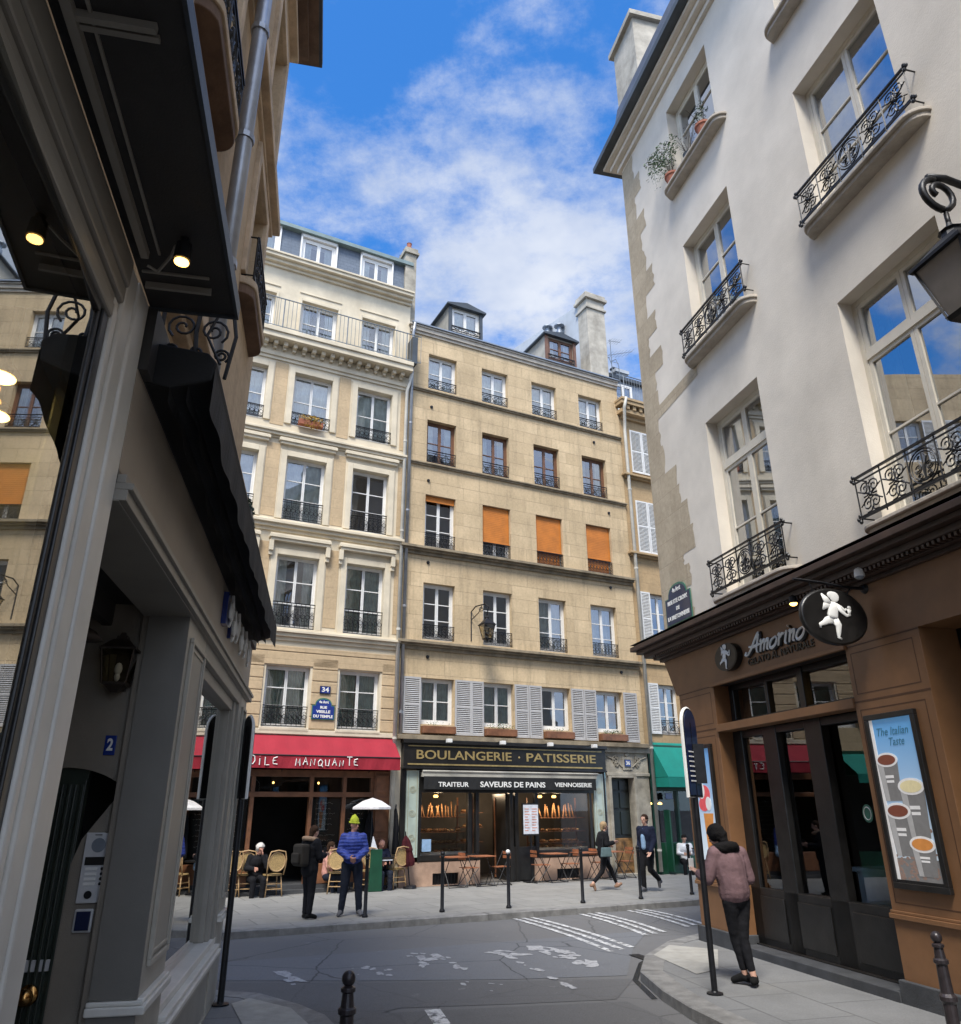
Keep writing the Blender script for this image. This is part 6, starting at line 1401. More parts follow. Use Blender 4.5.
b = MB(); b.box(X, -6.6, 2.6, 2.7, .1, 4.2); b.box(-6.58, -6.56, .5, 2.6, .1, 4.2); b.box(X, -6.6, .5, 2.6, .1, .15); b.box(X, -6.6, .5, 2.6, 4.0, 4.1); b.build('interior', M['room2'], NS)
for k, (x, y, z, lab) in enumerate(((RLX1, .38, RLZ1, 'round glowing ceiling lamp inside the near shop window, nearer the pilaster'), (RLX2, .40, RLZ2, 'round glowing ceiling lamp inside the near shop window, farther left'))):
    t = thing('ring_lamp', lab, 'lamp', W('L', x, y, z), LR); b = MB(); b.lathe([(.075, 0), (.075, .02), (.05, .05), (.02, .06)], (0, 0, 0), 18); b.tube([(0, 0, .06), (0, 0, 4.0 - z)], .006, 4); b.build('housing', M['brass'], t); b = MB(); b.lathe([(.0, -.004), (.06, -.002), (.06, .0)], (0, 0, 0), 18); b.build('light_disc', M['bulbwhite'], t)
CN = thing('canopy', 'flat charcoal canopy panel over the near shop with a thin pale edge', 'canopy', LO, LR)
b = MB(); b.box(X, -6.56, -.385, .0, 4.2, 4.26); b.build('canopy_panel', M['soffit'], CN)
b = MB(); b.box(X, -6.54, -.40, -.385, 4.19, 4.27); b.box(-6.56, -6.54, -.385, .0, 4.19, 4.27); b.build('canopy_edge', M['zincdark'], CN)
b = MB(); b.box(-8.9, -6.95, -.075, -.045, 4.165, 4.2); b.box(-8.9, -6.95, -.12, -.11, 4.19, 4.2); b.box(-8.02, -8.0, -.3, -.05, 4.17, 4.2); b.box(-7.98, -7.96, -.3, -.05, 4.185, 4.2); b.box(-6.75, -6.735, -.3, -.02, 4.17, 4.2); b.box(-6.83, -6.82, -.3, -.02, 4.19, 4.2); b.tube([(-6.9, -.06, 4.17), (-6.88, -.1, 4.16), (-6.98, -.17, 4.17), (-7.05, -.2, 4.17)], .007, 5)
b.build('cable_trunking', M['greymid'], CN)
SP = thing('canopy_spot', 'lit spot lamp under the charcoal canopy above the near pilaster', 'lamp', W('L', -7.06, -.235, 4.2), LR)
b = MB(); b.lathe([(.02, 0), (.02, -.025), (.032, -.03), (.036, -.11), (.03, -.11), (.028, -.1)], (0, 0, 0), 14); b.build('housing', M['iron'], SP, smooth=False); b = MB(); b.lathe([(.029, -.112), (.029, -.118), (.01, -.122)], (0, 0, 0), 14); b.build('bulb', M['bulb'], SP)
M['bollard']=mat('painted_bollard',(.035,.028,.03),.35,.25,12,.1,40,metal=.2)
# ------------------------------------------------------------ street furniture
def slim_bollard():
    t = thing('bollard', 'x', 'bollard', (0, 0, .12), 0, 'slim dark bollards along the far kerb')
    b = MB(); b.lathe([(.055, 0), (.055, .03), (.036, .06), (.034, .98), (.042, .99), (.042, 1.01)], (0, 0, 0), 12); b.build('post', M['iron'], t, smooth=True)
    b = MB(); b.ell((0, 0, 1.045), (.045, .045, .045), 12, 8); b.build('cap', M['iron'], t, smooth=True); return t
bl0 = slim_bollard()
bd = [((442, 912), (-.79, 16.67), 'slim dark bollard in front of the left bakery window'), (0, (.54, 17.26), 'slim bollard with a white ball cap in front of the bakery door'), (0, (2.15, 18.07), 'slim dark bollard in front of the right bakery window, left of the walking woman'),
      (0, (3.53, 18.79), 'slim dark bollard in front of the stone portal'), (0, (4.9, 19.7), 'slim dark bollard in front of the green cafe front'), (0, (-4.95, 14.5), 'slim dark bollard at the left of the terrace near the white-haired woman'), (0, (-2.2, 15.95), 'slim dark bollard close beside the man in the blue jacket')]
for k, (_, p, lab) in enumerate(bd):
    o = bl0 if k == 0 else copy_thing(bl0, (0, 0, 0), 0)
    q = Vector(p)
    o.location = (q.x, q.y, .12); o['label'] = lab
    if k == 1:
        for ch in o.children:
            if ch.name.startswith('cap'): ch.data = ch.data.copy(); ch.data.materials[0] = M['lettwhite']
def ornate_bollard(label, loc, h=1.05, lean=0.):
    t = thing('ornate_bollard', label, 'bollard', loc, 0, 'cast-iron bollards with ball tops near the camera')
    b = MB(); b.lathe([(.085, 0), (.085, .08), (.06, .12), (.05, .2), (.05, .42), (.066, .44), (.066, .47), (.048, .49), (.042, h-.24), (.056, h-.23), (.056, h-.205), (.042, h-.195), (.034, h-.12), (.046, h-.115), (.046, h-.095), (.026, h-.085)], (0, 0, 0), 16); b.build('post', M['bollard'], t, smooth=False, bevel=.002)
    b = MB(); b.ell((0, 0, h - .045), (.043, .043, .045), 16, 10); b.build('ball', M['bollard'], t, smooth=True)
    t.rotation_euler = (0, lean, 0); return t
ornate_bollard('dark cast-iron bollard with a ball top at the left kerb near the camera', (-.83, 5.42, .12), .95)
ornate_bollard('dark ringed cast-iron bollard at the lower right corner by the brown pilaster', (3.72, 7.05, .12), .93)
def sign_post(label, loc, h, board, bw, rot, m='iron'):
    t = thing('sign_post', label, 'sign post', loc, 0)
    b = MB(); b.lathe([(.09, 0), (.09, .012), (.04, .02), (.034, .03), (.034, h - .1), (.03, h - .1)], (0, 0, 0), 12); b.build('pole', M[m], t, smooth=False)
    z0, z1 = board; r = bw / 2; n = 14
    p = [(-r, z0), (r, z0)] + [(r*math.cos(PI*i/n), z1 - r + r*math.sin(PI*i/n)) for i in range(n + 1)]
    o = MB(); o.prism(p, -.022, .022); bo = o.build('board', M['iron'], t, (0, 0, 0), rotz=rot, bevel=.004)
    o = MB(); o.prism([(q[0]*.88, z0 + (q[1]-z0)*.96 + .02) for q in p], -.03, -.022); o.build('board_face', M['navy'], bo)
    o = MB(); o.tube([(q[0], 0, q[1]) for q in p], .02, 5, closed=True); o.build('board_rim', M['lettwhite'], bo)
    return t, bo
t, bo = sign_post('tall black post with narrow round-topped board beside the grey shop corner', (-2.72, 9.15, .12), 2.89, (2.0, 2.9), .34, 2.15)
t, bo = sign_post('dark post with round-topped board in front of the pink ice-cream poster', (2.52, 9.55, .12), 2.95, (2.0, 3.02), .40, .93)
b = MB()
for k in range(7): b.box(-.13, .13 - .03*(k % 3), -.034, -.03, 2.5 - k*.055, 2.515 - k*.055)
b.build('board_text_lines', M['lettwhite'], bo)
b = MB(); b.box(.0, .16, -.015, .015, 2.15, 2.6); b.build('side_bracket', M['iron'], t)

# ------------------------------------------------------------ cafe furniture
def rattan_chair():
    t = thing('rattan_chair', 'x', 'chair', (0, 0, .12), 0, 'rattan bistro chairs of the restaurant terrace')
    # local: seat faces -y, back at +y
    b = MB(); n = 22
    b.prism([(.22*math.cos(2*PI*i/n), .21*math.sin(2*PI*i/n)) for i in range(n)], .44, .475, 'z'); b.build('seat', M['rattanweave'], t, bevel=.01)
    b = MB(); b.tube([(.19*math.cos(2*PI*i/n), .22 + .05, .74 + .20*math.sin(2*PI*i/n)) for i in range(n)], .018, 6, closed=True); b.tube([(-.2, .18, .46), (-.21, .25, .62), (-.215, .28, .8), (-.17, .3, .96), (0, .31, .99), (.17, .3, .96), (.215, .28, .8), (.21, .25, .62), (.2, .18, .46)], .016, 6); b.build('back_frame', M['rattan'], t, smooth=True)
    b = MB(); b.prism([(.18*math.cos(2*PI*i/n), .74 + .19*math.sin(2*PI*i/n)) for i in range(n)], .262, .278); b.build('woven_back', M['rattanweave'], t)
    for sx in (-1, 1):
        for sy in (-1, 1):
            b = MB(); b.tube([(sx*.16, sy*.15, .44), (sx*.2, sy*.2, 0)], .015, 6); b.build('leg', M['rattan'], t, smooth=True)
    b = MB(); b.tube([(-.185, -.18, .16), (.185, -.18, .16), (.185, .18, .16), (-.185, .18, .16)], .011, 5, closed=True); b.tube([(-.175, -.165, .27), (.175, -.165, .27), (.175, .165, .27), (-.175, .165, .27)], .009, 5, closed=True); b.build('stretcher', M['rattan'], t); return t
ch0 = rattan_chair(); first = True
# (F x, F y, facing angle offset, label); facing 0 = seat looks away from the facade (towards the street)
CH = [(-4.32, -.1, PI, 'rattan chair with oval back to the street, second left of the white-haired woman'), (-3.42, -.42, PI + .1, 'rattan chair with its oval back to the street just right of the white-haired woman'),
      (-3.95, -.05, PI - .2, 'rattan chair partly behind the bollard, left of the white-haired woman'), (-1.86, -.55, PI - .5, 'rattan chair between the fur-hooded woman and the man in blue'),
      (-1.12, -.35, PI + .15, 'rattan chair with its back to the street just right of the man in blue'), (-.22, -.15, PI + .25, 'rattan chair at the right end of the restaurant terrace, beside the bakery base'),
      (-5.2, -.3, PI, 'rattan chair at the far left of the terrace behind the sign post')]
for (x, y, a, lab) in CH:
    o = ch0 if first else copy_thing(ch0, (0, 0, 0), 0); first = False
    o.location = W('F', x, y, .12); o.rotation_euler.z = FR + a; o['label'] = lab
def bistro_table():
    t = thing('bistro_table', 'x', 'table', (0, 0, .12), 0, 'small round restaurant tables')
    b = MB(); b.lathe([(.30, .0), (.31, .01), (.31, .03), (.30, .035)], (0, 0, .71), 24); b.build('tabletop', M['blackwood'], t)
    b = MB(); b.lathe([(.2, 0), (.19, .03), (.04, .06), (.025, .1), (.025, .7), (.08, .71)], (0, 0, 0), 12); b.build('pedestal', M['iron'], t); return t
tb0 = bistro_table(); 
for k, (x, y, lab) in enumerate(((-3.95, .25, 'small round table beside the white-haired woman'), (-1.45, -.15, 'small round table behind the man in the blue jacket'), (-.62, .0 - .25, 'small round table of the bald reading man'), (9.5, -.75, 'small table with papers under the teal awning'))):
    o = tb0 if k == 0 else copy_thing(tb0, (0, 0, 0), 0); o.location = W('F', x, y, .12); o['label'] = lab
def folding_table(n_):
    t = thing('folding_table', 'x', 'table', (0, 0, .12), 0, 'folding slatted tables along the bakery front')
    b = MB()
    for k in range(5): b.box(-.3, .3, -.27 + k*.11, -.18 + k*.11, .70, .722)
    b.build('slatted_top', M['tablered'], t)
    b = MB()
    for s_ in (-.27, .27): b.tube([(s_, -.26, 0), (s_, .24, .69)], .011, 5); b.tube([(s_ * .93, .26, 0), (s_ * .93, -.24, .69)], .011, 5)
    b.tube([(-.27, -.26, .01), (.27, -.26, .01)], .01, 5); b.tube([(-.25, .26, .01), (.25, .26, .01)], .01, 5); b.build('crossed_legs', M['iron'], t); return t
ft0 = folding_table(0); k = 0
def folding_chair():
    t = thing('folding_chair', 'x', 'chair', (0, 0, .12), 0, 'folding slatted chairs along the bakery front')
    b = MB()
    for k in range(5): b.box(-.19, .19, -.2 + k*.085, -.135 + k*.085, .44, .455)
    b.build('seat', M['tablered'], t)
    b = MB()
    for k in range(2): b.box(-.19, .19, .21, .225, .64 + k*.1, .71 + k*.1)
    b.build('backrest', M['tablered'], t)
    b = MB()
    for s_ in (-.2, .2): b.tube([(s_, -.24, 0), (s_, .22, .82)], .01, 5); b.tube([(s_, .24, 0), (s_, -.18, .44)], .01, 5)
    b.tube([(-.2, -.24, .01), (.2, -.24, .01)], .009, 5); b.tube([(-.2, .24, .01), (.2, .24, .01)], .009, 5); b.build('frame', M['iron'], t); return t
fc0 = folding_chair()
TL = [(1.25, 'folding slatted table under the left bakery window, nearer the restaurant'), (2.05, 'folding slatted table at the left of the bakery door'), (4.3, 'folding slatted table at the right of the bakery door'), (5.3, 'folding slatted table under the middle of the right bakery window'), (6.25, 'folding slatted table in front of the portal side of the bakery, behind the walking woman')]
for i, (x, lab) in enumerate(TL):
    o = ft0 if i == 0 else copy_thing(ft0, (0, 0, 0), 0); o.location = W('F', x, -.55, .12); o.rotation_euler.z = FR + (0 if i % 2 else .04); o['label'] = lab
CL = [(1.66, -.6, 1.6, 'folding chair between the two tables left of the bakery door'), (2.55, -.65, -1.5, 'folding chair at the left edge of the bakery doorway'), (3.85, -.6, 1.5, 'folding chair at the right edge of the bakery doorway'), (4.8, -.62, -1.57, 'folding chair between the two tables under the right bakery window'), (5.8, -.6, 1.6, 'folding chair behind the walking woman'), (6.75, -.5, -1.5, 'folding chair beside the stone portal')]
for i, (x, y, a, lab) in enumerate(CL):
    o = fc0 if i == 0 else copy_thing(fc0, (0, 0, 0), 0); o.location = W('F', x, y, .12); o.rotation_euler.z = FR + a; o['label'] = lab
# white parasol of the restaurant, closed burgundy parasols, green board
t = thing('parasol', 'small open white parasol over the terrace right of the man in the blue jacket', 'parasol', W('F', -.98, -.3, .12), FR)
b = MB(); b.tube([(0, 0, 0), (0, 0, 2.15)], .018, 8); b.lathe([(.18, 0), (.16, .06), (.03, .08)], (0, 0, 0), 12); b.build('pole', M['iron'], t)
b = MB(); n = 8; R_ = .52
for i in range(n):
    a0 = 2*PI*i/n; a1 = 2*PI*(i+1)/n; am = (a0+a1)/2
    P0 = (R_*math.cos(a0), R_*math.sin(a0), 1.93); P1 = (R_*math.cos(a1), R_*math.sin(a1), 1.93); Q0 = (R_*.5*math.cos(a0), R_*.5*math.sin(a0), 2.08); Q1 = (R_*.5*math.cos(a1), R_*.5*math.sin(a1), 2.08)
    b.add([P0, P1, Q1, Q0, (0, 0, 2.16)], [(0, 1, 2, 3), (3, 2, 4)]); b.add([P0, P1, (P1[0], P1[1], 1.88), (P0[0], P0[1], 1.88)], [(0, 1, 2, 3)])
b.build('canopy', M['parasol_white'], t)
def closed_parasol(lab, x, y, h, m, lean=(0, 0), w=.13):
    t = thing('closed_parasol', lab, 'parasol', W('F', x, y, .12), FR); t.rotation_euler.x = lean[0]; t.rotation_euler.y = lean[1]
    b = MB(); b.tube([(0, 0, 0), (0, 0, h + .1)], .018, 8); b.lathe([(.18, 0), (.16, .06), (.03, .08)], (0, 0, 0), 12); b.build('pole', M['iron'], t)
    b = MB(); prof = [(w*.9, h*.42), (w, h*.5), (w*.75, h*.68), (w*.85, h*.72), (w*.55, h*.9), (.02, h)]; seg = 16; vs = []; fs = []
    for (r, z) in prof:
        for k in range(seg): rr = r * (1.15 if k % 2 else .8); vs.append((rr*math.cos(2*PI*k/seg), rr*math.sin(2*PI*k/seg), z))
    for i in range(len(prof)-1):
        for k in range(seg): fs.append((i*seg+k, i*seg+(k+1) % seg, (i+1)*seg+(k+1) % seg, (i+1)*seg+k))
    b.add(vs, fs); b.build('folded_canopy', M[m], t)
closed_parasol('closed black parasol standing behind the white one', -.95, -.05, 1.85, 'black_cloth')
closed_parasol('closed dark parasol leaning at the right end of the restaurant front', -.33, -.05, 1.9, 'black_cloth', (0, .05))
closed_parasol('low burgundy folded parasol against the bakery base, right of the last rattan chair', .12, -.3, 1.25, 'maroon', (0, -.12), .16)
t = thing('green_board', 'dark green menu board standing between two rattan chairs', 'board', W('F', -.93, -.62, .12), FR)
b = MB(); b.prism([(-.17, 0), (.17, 0), (.15, .95), (-.15, .95)], -.03, .03); b.build('board_panel', M['tealdark'], t, bevel=.01); b = MB(); b.prism([(-.15, .95), (.02, .95), (-.1, 1.25)], -.02, .02); b.build('paper_cone', M['white_cloth'], t)
# ------------------------------------------------------------ people
def remesh(mb, name, vox, mats, smooth_it=4, wr=0.):
    me = mb.mesh(name + '_src', mats[0]); o = bpy.data.objects.new(name + '_src', me); COL.objects.link(o)
    r = o.modifiers.new('r', 'REMESH'); r.mode = 'VOXEL'; r.voxel_size = vox; s_ = o.modifiers.new('s', 'SMOOTH'); s_.factor = .5; s_.iterations = smooth_it
    bpy.context.view_layer.update(); dg = bpy.context.evaluated_depsgraph_get(); m2 = bpy.data.meshes.new_from_object(o.evaluated_get(dg)); bpy.data.objects.remove(o); bpy.data.meshes.remove(me)
    m2.name = name; m2.materials.clear()
    for m in mats: m2.materials.append(m)
    if wr:
        nn = [v.normal.copy() for v in m2.vertices]
        for v, n_ in zip(m2.vertices, nn):
            c = v.co; v.co = c + n_ * wr * (noise.noise(Vector((c.x*9, c.y*9, c.z*14))) + .6 * noise.noise(Vector((c.x*22, c.y*22, c.z*30))))
    for p in m2.polygons: p.use_smooth = True
    return m2
def cap(mb, p, q, r0, r1, seg=12):
    p = Vector(p); q = Vector(q); d = (q - p); n = 4
    mb.tube([p + d * (i/n) for i in range(n + 1)], [r0 + (r1 - r0)*i/n for i in range(n + 1)], seg)
    mb.ell(p, (r0, r0, r0), seg, 8); mb.ell(q, (r1, r1, r1), seg, 8)
def chain(mb, pts, rs):
    for i in range(len(pts) - 1): cap(mb, pts[i], pts[i+1], rs[i], rs[i+1])
def hand(mb, wrist, dirn, palm_n, s=1., curl=.5):
    """palm, four unequal fingers in two phalanges, thumb leaving the side"""
    w = Vector(wrist); d = Vector(dirn).normalized(); nrm = Vector(palm_n).normalized(); side = d.cross(nrm).normalized()
    for t in (-1, -.33, .33, 1): cap(mb, w + side*t*.022*s, w + d*.085*s + side*t*.03*s, .017*s, .014*s, 8)
    for t, l in ((-1, .06), (-.33, .075), (.33, .08), (1, .07)):
        a = w + d*.088*s + side*t*.031*s; m_ = a + (d*math.cos(curl) + nrm*math.sin(curl)) * l*.5*s; e = m_ + (d*math.cos(curl*2) + nrm*math.sin(curl*2)) * l*.5*s
        cap(mb, a, m_, .010*s, .009*s, 8); cap(mb, m_, e, .009*s, .0075*s, 8)
    a = w + d*.025*s + side*.03*s; m_ = a + (d*.6 + side*.75 + nrm*.25).normalized()*.045*s; e = m_ + (d*.9 + side*.15 + nrm*.4).normalized()*.035*s
    cap(mb, a, m_, .013*s, .011*s, 8); cap(mb, m_, e, .011*s, .009*s, 8)
def person(label, loc, face, P, cl, h=1.7, group=None, vox=.013):
    """P: joints in a frame with +x to the figure's left hand ... figure faces -y; z up, for a body 1.7 m tall.
       cl: dict(top, trousers, shoes, hair, skin, ...)"""
    t = thing('person', label, 'person', loc, face); s = h / 1.7; t.scale = (s, s, s)
    J = {k: Vector(v) for k, v in P.items()}
    sk = M[cl.get('skin', 'skin')]
    hd = J['head']; fd = Vector(P.get('look', (0, -1, 0))).normalized(); sd_ = fd.cross(Vector((0, 0, 1))).normalized(); upv = sd_.cross(fd)
    # one continuous body
    b = MB()
    chain(b, [J['hip'], J['waist'], J['chest']], [.108, .10, .12]); cap(b, J['chest'] + Vector((0, .02, .02)), J['neck'], .10, .058); cap(b, J['neck'], hd - upv*.06, .055, .05)
    for a in 'LR':
        side = J['sh' + a]; chain(b, [J['chest'] + (side - J['chest'])*.35 + Vector((0, 0, .03)), side, J['el' + a], J['wr' + a]], [.08, .058, .042, .03])
        chain(b, [J['hj' + a], J['kn' + a], J['an' + a]], [.078, .05, .036]); cap(b, J['an' + a], J['toe' + a], .034, .028)
        wd_ = (J['wr' + a] - J['el' + a]).normalized(); hand(b, J['wr' + a] + wd_*.01, P.get('hd' + a, wd_), P.get('hn' + a, (0, -1, 0)), 1.0, P.get('curl', .5))
    # head: skull + face + jaw + nose + ears
    def H(x, f, z): return hd + sd_*x + fd*f + upv*z
    b.ell(tuple(hd + upv*.03), (.077, .085, .095), 16, 12); cap(b, H(0, .02, .0), H(0, .03, -.045), .062, .048); cap(b, H(0, .045, -.06), H(0, .05, -.075), .032, .026)
    cap(b, H(0, .078, .03), H(0, .098, -.0), .011, .016, 8); cap(b, H(0, .075, -.032), H(0, .082, -.036), .018, .016, 8)
    for x in (-1, 1): cap(b, H(x*.078, -.005, .022), H(x*.08, -.005, -.01), .013, .010, 8); cap(b, H(x*.03, .066, .045), H(x*.04, .06, .047), .016, .014, 8)
    me = remesh(b, 'body', vox * .8, [sk], 3); body = bpy.data.objects.new('body', me); COL.objects.link(body); body.parent = t
    for x in (-1, 1):
        e = MB(); e.ell(tuple(H(x*.031, .078, .022)), (.010, .010, .008), 8, 6); e.build('eye', M['eyedark'], t, smooth=True)
    e = MB(); e.tube([tuple(H(x*.022, .088 - abs(x)*.008, -.043 + abs(x)*.002)) for x in (-1, -.5, 0, .5, 1)], .0055, 5); e.build('mouth', M['lips'], t)
    # clothes
    ex = cl.get('puff', .02); b = MB()
    hem = P.get('hem', J['hip'] - Vector((0, 0, .05)) if 'hem' not in P else 0)
    hem = Vector(hem)
    hw = cl.get('hemw', .0)
    for x in (-.05, .05):
        o_ = sd0 = Vector((x, 0, 0)); chain(b, [hem + Vector((0, 0, .07)) + o_, J['waist'].lerp(J['hip'], .6) + o_, J['waist'] + o_, J['chest'] + o_*1.4], [.105 + ex + hw, .108 + ex, .10 + ex, .112 + ex])
    chain(b, [hem + Vector((0, 0, .08)), J['waist'].lerp(J['hip'], .6), J['waist'], J['chest'] + Vector((0, -.005, 0))], [.125 + ex, .13 + ex, .122 + ex, .142 + ex])
    cap(b, J['chest'] + Vector((0, .02, .06)), J['neck'] - Vector((0, 0, .02)), .10 + ex*.6, .06 + ex*.5)
    for a in 'LR':
        side = J['sh' + a]; sl_ = cl.get('sleeve', 1.); e_ = J['wr' + a] if sl_ >= 1 else J['el' + a].lerp(J['wr' + a], sl_)
        chain(b, [J['chest'] + (side - J['chest'])*.3 + Vector((0, 0, .03)), side, J['el' + a], e_], [.09 + ex*.5, .062 + ex*.8, .050 + ex*.8, .040 + ex*.6])
    if cl.get('collar'): b.tube([(J['neck'].x + .085*math.cos(q*PI/8), J['neck'].y + .075*math.sin(q*PI/8), J['neck'].z - .0) for q in range(16)], .03, 6, closed=True)
    me = remesh(b, 'jacket', vox, [M[cl['top']]], 3, cl.get('wr', .006)); o = bpy.data.objects.new(cl.get('topname', 'jacket'), me); COL.objects.link(o); o.parent = t; me.name = o.name
    b = MB(); lr = cl.get('legr', .012)
    for a in 'LR':
        chain(b, [J['hip'] + (J['hj' + a] - J['hip'])*.5, J['hj' + a], J['kn' + a], J['an' + a] + (J['kn' + a] - J['an' + a])*cl.get('crop', .06)], [.11, .095 + lr, .062 + lr, .045 + lr])
    cap(b, J['hip'], J['waist'].lerp(J['hip'], .5), .138, .122)
    me = remesh(b, 'trousers', vox, [M[cl['trousers']]], 3, .005); o = bpy.data.objects.new('trousers', me); COL.objects.link(o); o.parent = t
    for a in 'LR':
        b = MB(); an, to = J['an' + a], J['toe' + a]; d = (to - an); d.z = 0; d = d.normalized() if d.length > 1e-3 else Vector((0, -1, 0))
        heel = an - d*.045 - Vector((0, 0, .035)); cap(b, heel, an + d*.03 - Vector((0, 0, .02)), .042, .048); cap(b, an + d*.03 - Vector((0, 0, .02)), to, .046, .036)
        me = remesh(b, 'shoe', vox*.7, [M[cl['shoes']]], 2); o = bpy.data.objects.new('shoe', me); COL.objects.link(o); o.parent = t
    # hair / hat
    hm = cl.get('hair')
    if hm:
        b = MB(); k = cl.get('hairvol', 1.)
        b.ell(tuple(H(0, -.018*k, .052)), (.088*k, .093*k, .088*k), 14, 10); cap(b, H(0, -.05*k, .0), H(0, -.055*k, -.05*cl.get('hairlen', 1.)), .065*k, .05*k)
        if cl.get('hairlen', 1) > 1.5:
            for x in (-1, 1): cap(b, H(x*.06, -.01, .03), H(x*.07, -.02, -.12*cl['hairlen']*.5), .04, .035)
        me = remesh(b, 'hair', vox*.8, [M[hm]], 2, .008)
        o = bpy.data.objects.new('hair', me); COL.objects.link(o); o.parent = t
        # keep the face free
        bmm = bmesh.new(); bmm.from_mesh(me); dele = [v for v in bmm.verts if (v.co - hd).dot(fd) > .052 and (v.co - hd).dot(upv) < .075]
        bmesh.ops.delete(bmm, geom=dele, context='VERTS'); bmm.to_mesh(me); bmm.free()
    if cl.get('beanie'):
        b = MB(); b.ell(tuple(H(0, -.01, .08)), (.093, .097, .095), 16, 10); cap(b, H(0, -.01, .11), H(.0, -.03, .142), .082, .066); me = remesh(b, 'beanie', vox*.7, [M[cl['beanie']]], 3, .014)
        bmm = bmesh.new(); bmm.from_mesh(me); bmesh.ops.delete(bmm, geom=[v for v in bmm.verts if (v.co - hd).dot(upv) < .055], context='VERTS'); bmm.to_mesh(me); bmm.free()
        o = bpy.data.objects.new('beanie', me); COL.objects.link(o); o.parent = t
        b = MB(); b.tube([tuple(H(.093*math.cos(q*PI/10), .098*math.sin(q*PI/10) - .008, .058)) for q in range(20)], .016, 6, closed=True); b.build('beanie_cuff', M[cl['beanie']], t, smooth=True)
    return t, J, H
STAND = dict(hip=(0, 0, .93), waist=(0, .01, 1.08), chest=(0, 0, 1.28), neck=(0, .01, 1.44), head=(0, -.01, 1.58), shL=(.18, .01, 1.38), shR=(-.18, .01, 1.38), elL=(.23, .03, 1.12), elR=(-.23, .03, 1.12), wrL=(.22, -.08, .9), wrR=(-.22, -.08, .9),
             hjL=(.09, 0, .88), hjR=(-.09, 0, .88), knL=(.1, -.01, .48), knR=(-.1, -.01, .48), anL=(.1, .02, .09), anR=(-.1, .02, .09), toeL=(.12, -.12, .035), toeR=(-.12, -.12, .035))
def pose(base, **kw): d = dict(base); d.update(kw); return d
SIT = dict(hip=(0, 0, .53), waist=(0, .01, .68), chest=(0, -.03, .88), neck=(0, -.04, 1.04), head=(0, -.07, 1.18), shL=(.18, -.03, .98), shR=(-.18, -.03, .98), elL=(.24, -.12, .74), elR=(-.24, -.12, .74), wrL=(.12, -.34, .74), wrR=(-.12, -.34, .74),
           hjL=(.09, -.02, .50), hjR=(-.09, -.02, .50), knL=(.12, -.42, .50), knR=(-.12, -.42, .50), anL=(.12, -.40, .09), anR=(-.12, -.40, .09), toeL=(.13, -.54, .035), toeR=(-.13, -.54, .035))
def at(x, y, z=.12): return (x, y, z)
# 1 man in blue quilted jacket and lime beanie, hands folded in front
person('man in a blue quilted jacket and lime beanie with hands folded in front', at(-2.52, 16.15), .15, pose(STAND, look=(.75, -.65, -.12), elL=(.25, .0, 1.13), elR=(-.25, .0, 1.13), wrL=(.09, -.21, 1.0), wrR=(-.07, -.22, 1.01), hdL=(-.8, -.3, -.3), hdR=(.8, -.35, -.2), hnL=(0, .6, .4), hnR=(0, .6, .4), hjL=(.1, 0, .88), hjR=(-.1, 0, .88), knL=(.14, -.0, .48), knR=(-.13, -.02, .48), anL=(.17, .02, .09), anR=(-.17, .0, .09), toeL=(.21, -.12, .035), toeR=(-.21, -.13, .035)),
       dict(top='quilt', trousers='dark_jeans', shoes='shoe_grey', skin='skin2', beanie='lime_knit', puff=.022, collar=1, legr=.016), 1.70)
# 2 woman with fur-trimmed hood and backpack, seen from behind left
t, J, H = person('woman in black coat with fur-trimmed hood and dark backpack', at(-3.25, 15.74), FR + 1.95, pose(STAND, look=(.0, -.95, -.22), head=(0, -.05, 1.56), hem=(0, .01, .80), elL=(.23, -.05, 1.12), elR=(-.23, -.05, 1.12), wrL=(.1, -.26, 1.14), wrR=(-.1, -.26, 1.14), knL=(.07, -.02, .48), knR=(-.08, -.02, .48), anL=(.06, .0, .09), anR=(-.1, .03, .09)),
       dict(top='black_cloth', topname='coat', trousers='black_cloth', shoes='shoe_black', hair='brown_hair', hairvol=1.05, hairlen=1.2, puff=.03, hemw=.01), 1.60)
b = MB(); b.tube([(.15*math.cos(q*PI/9), .02 + .14*math.sin(q*PI/9), 1.43 + .03*math.sin(q*PI/9)) for q in range(18)], .045, 8, closed=True); b.build('fur_hood_trim', M['fur'], t, smooth=True)
b = MB(); b.box(-.17, .17, .14, .34, .95, 1.36); o = b.build('backpack', M['olive_pack'], t, bevel=.05); b = MB(); b.box(-.12, .12, .34, .40, 1.0, 1.2); b.build('backpack_pocket', M['olive_pack'], o, bevel=.03)
b = MB(); b.tube([(.02, -.36, 1.17), (.02, -.38, 1.27)], .03, 6); b.build('phone', M['iron'], t)
# 3 white-haired woman sitting at the terrace, leaning on her hand
person('white-haired woman in black seated at a terrace table, chin resting on her hand', W('F', -3.78, -.22), FR + .0, pose(SIT, chest=(0, -.08, .88), neck=(0, -.12, 1.03), head=(.03, -.18, 1.15), look=(.35, -.9, -.25), elL=(.2, -.36, .77), wrL=(.09, -.30, 1.0), hdL=(-.2, .1, .9), hnL=(-.6, 0, .2), shL=(.17, -.09, .98), shR=(-.17, -.09, .98)),
       dict(top='black_cloth', trousers='black_cloth', shoes='shoe_black', hair='grey_hair', hairvol=1.22, skin='skin2', puff=.025), 1.66)
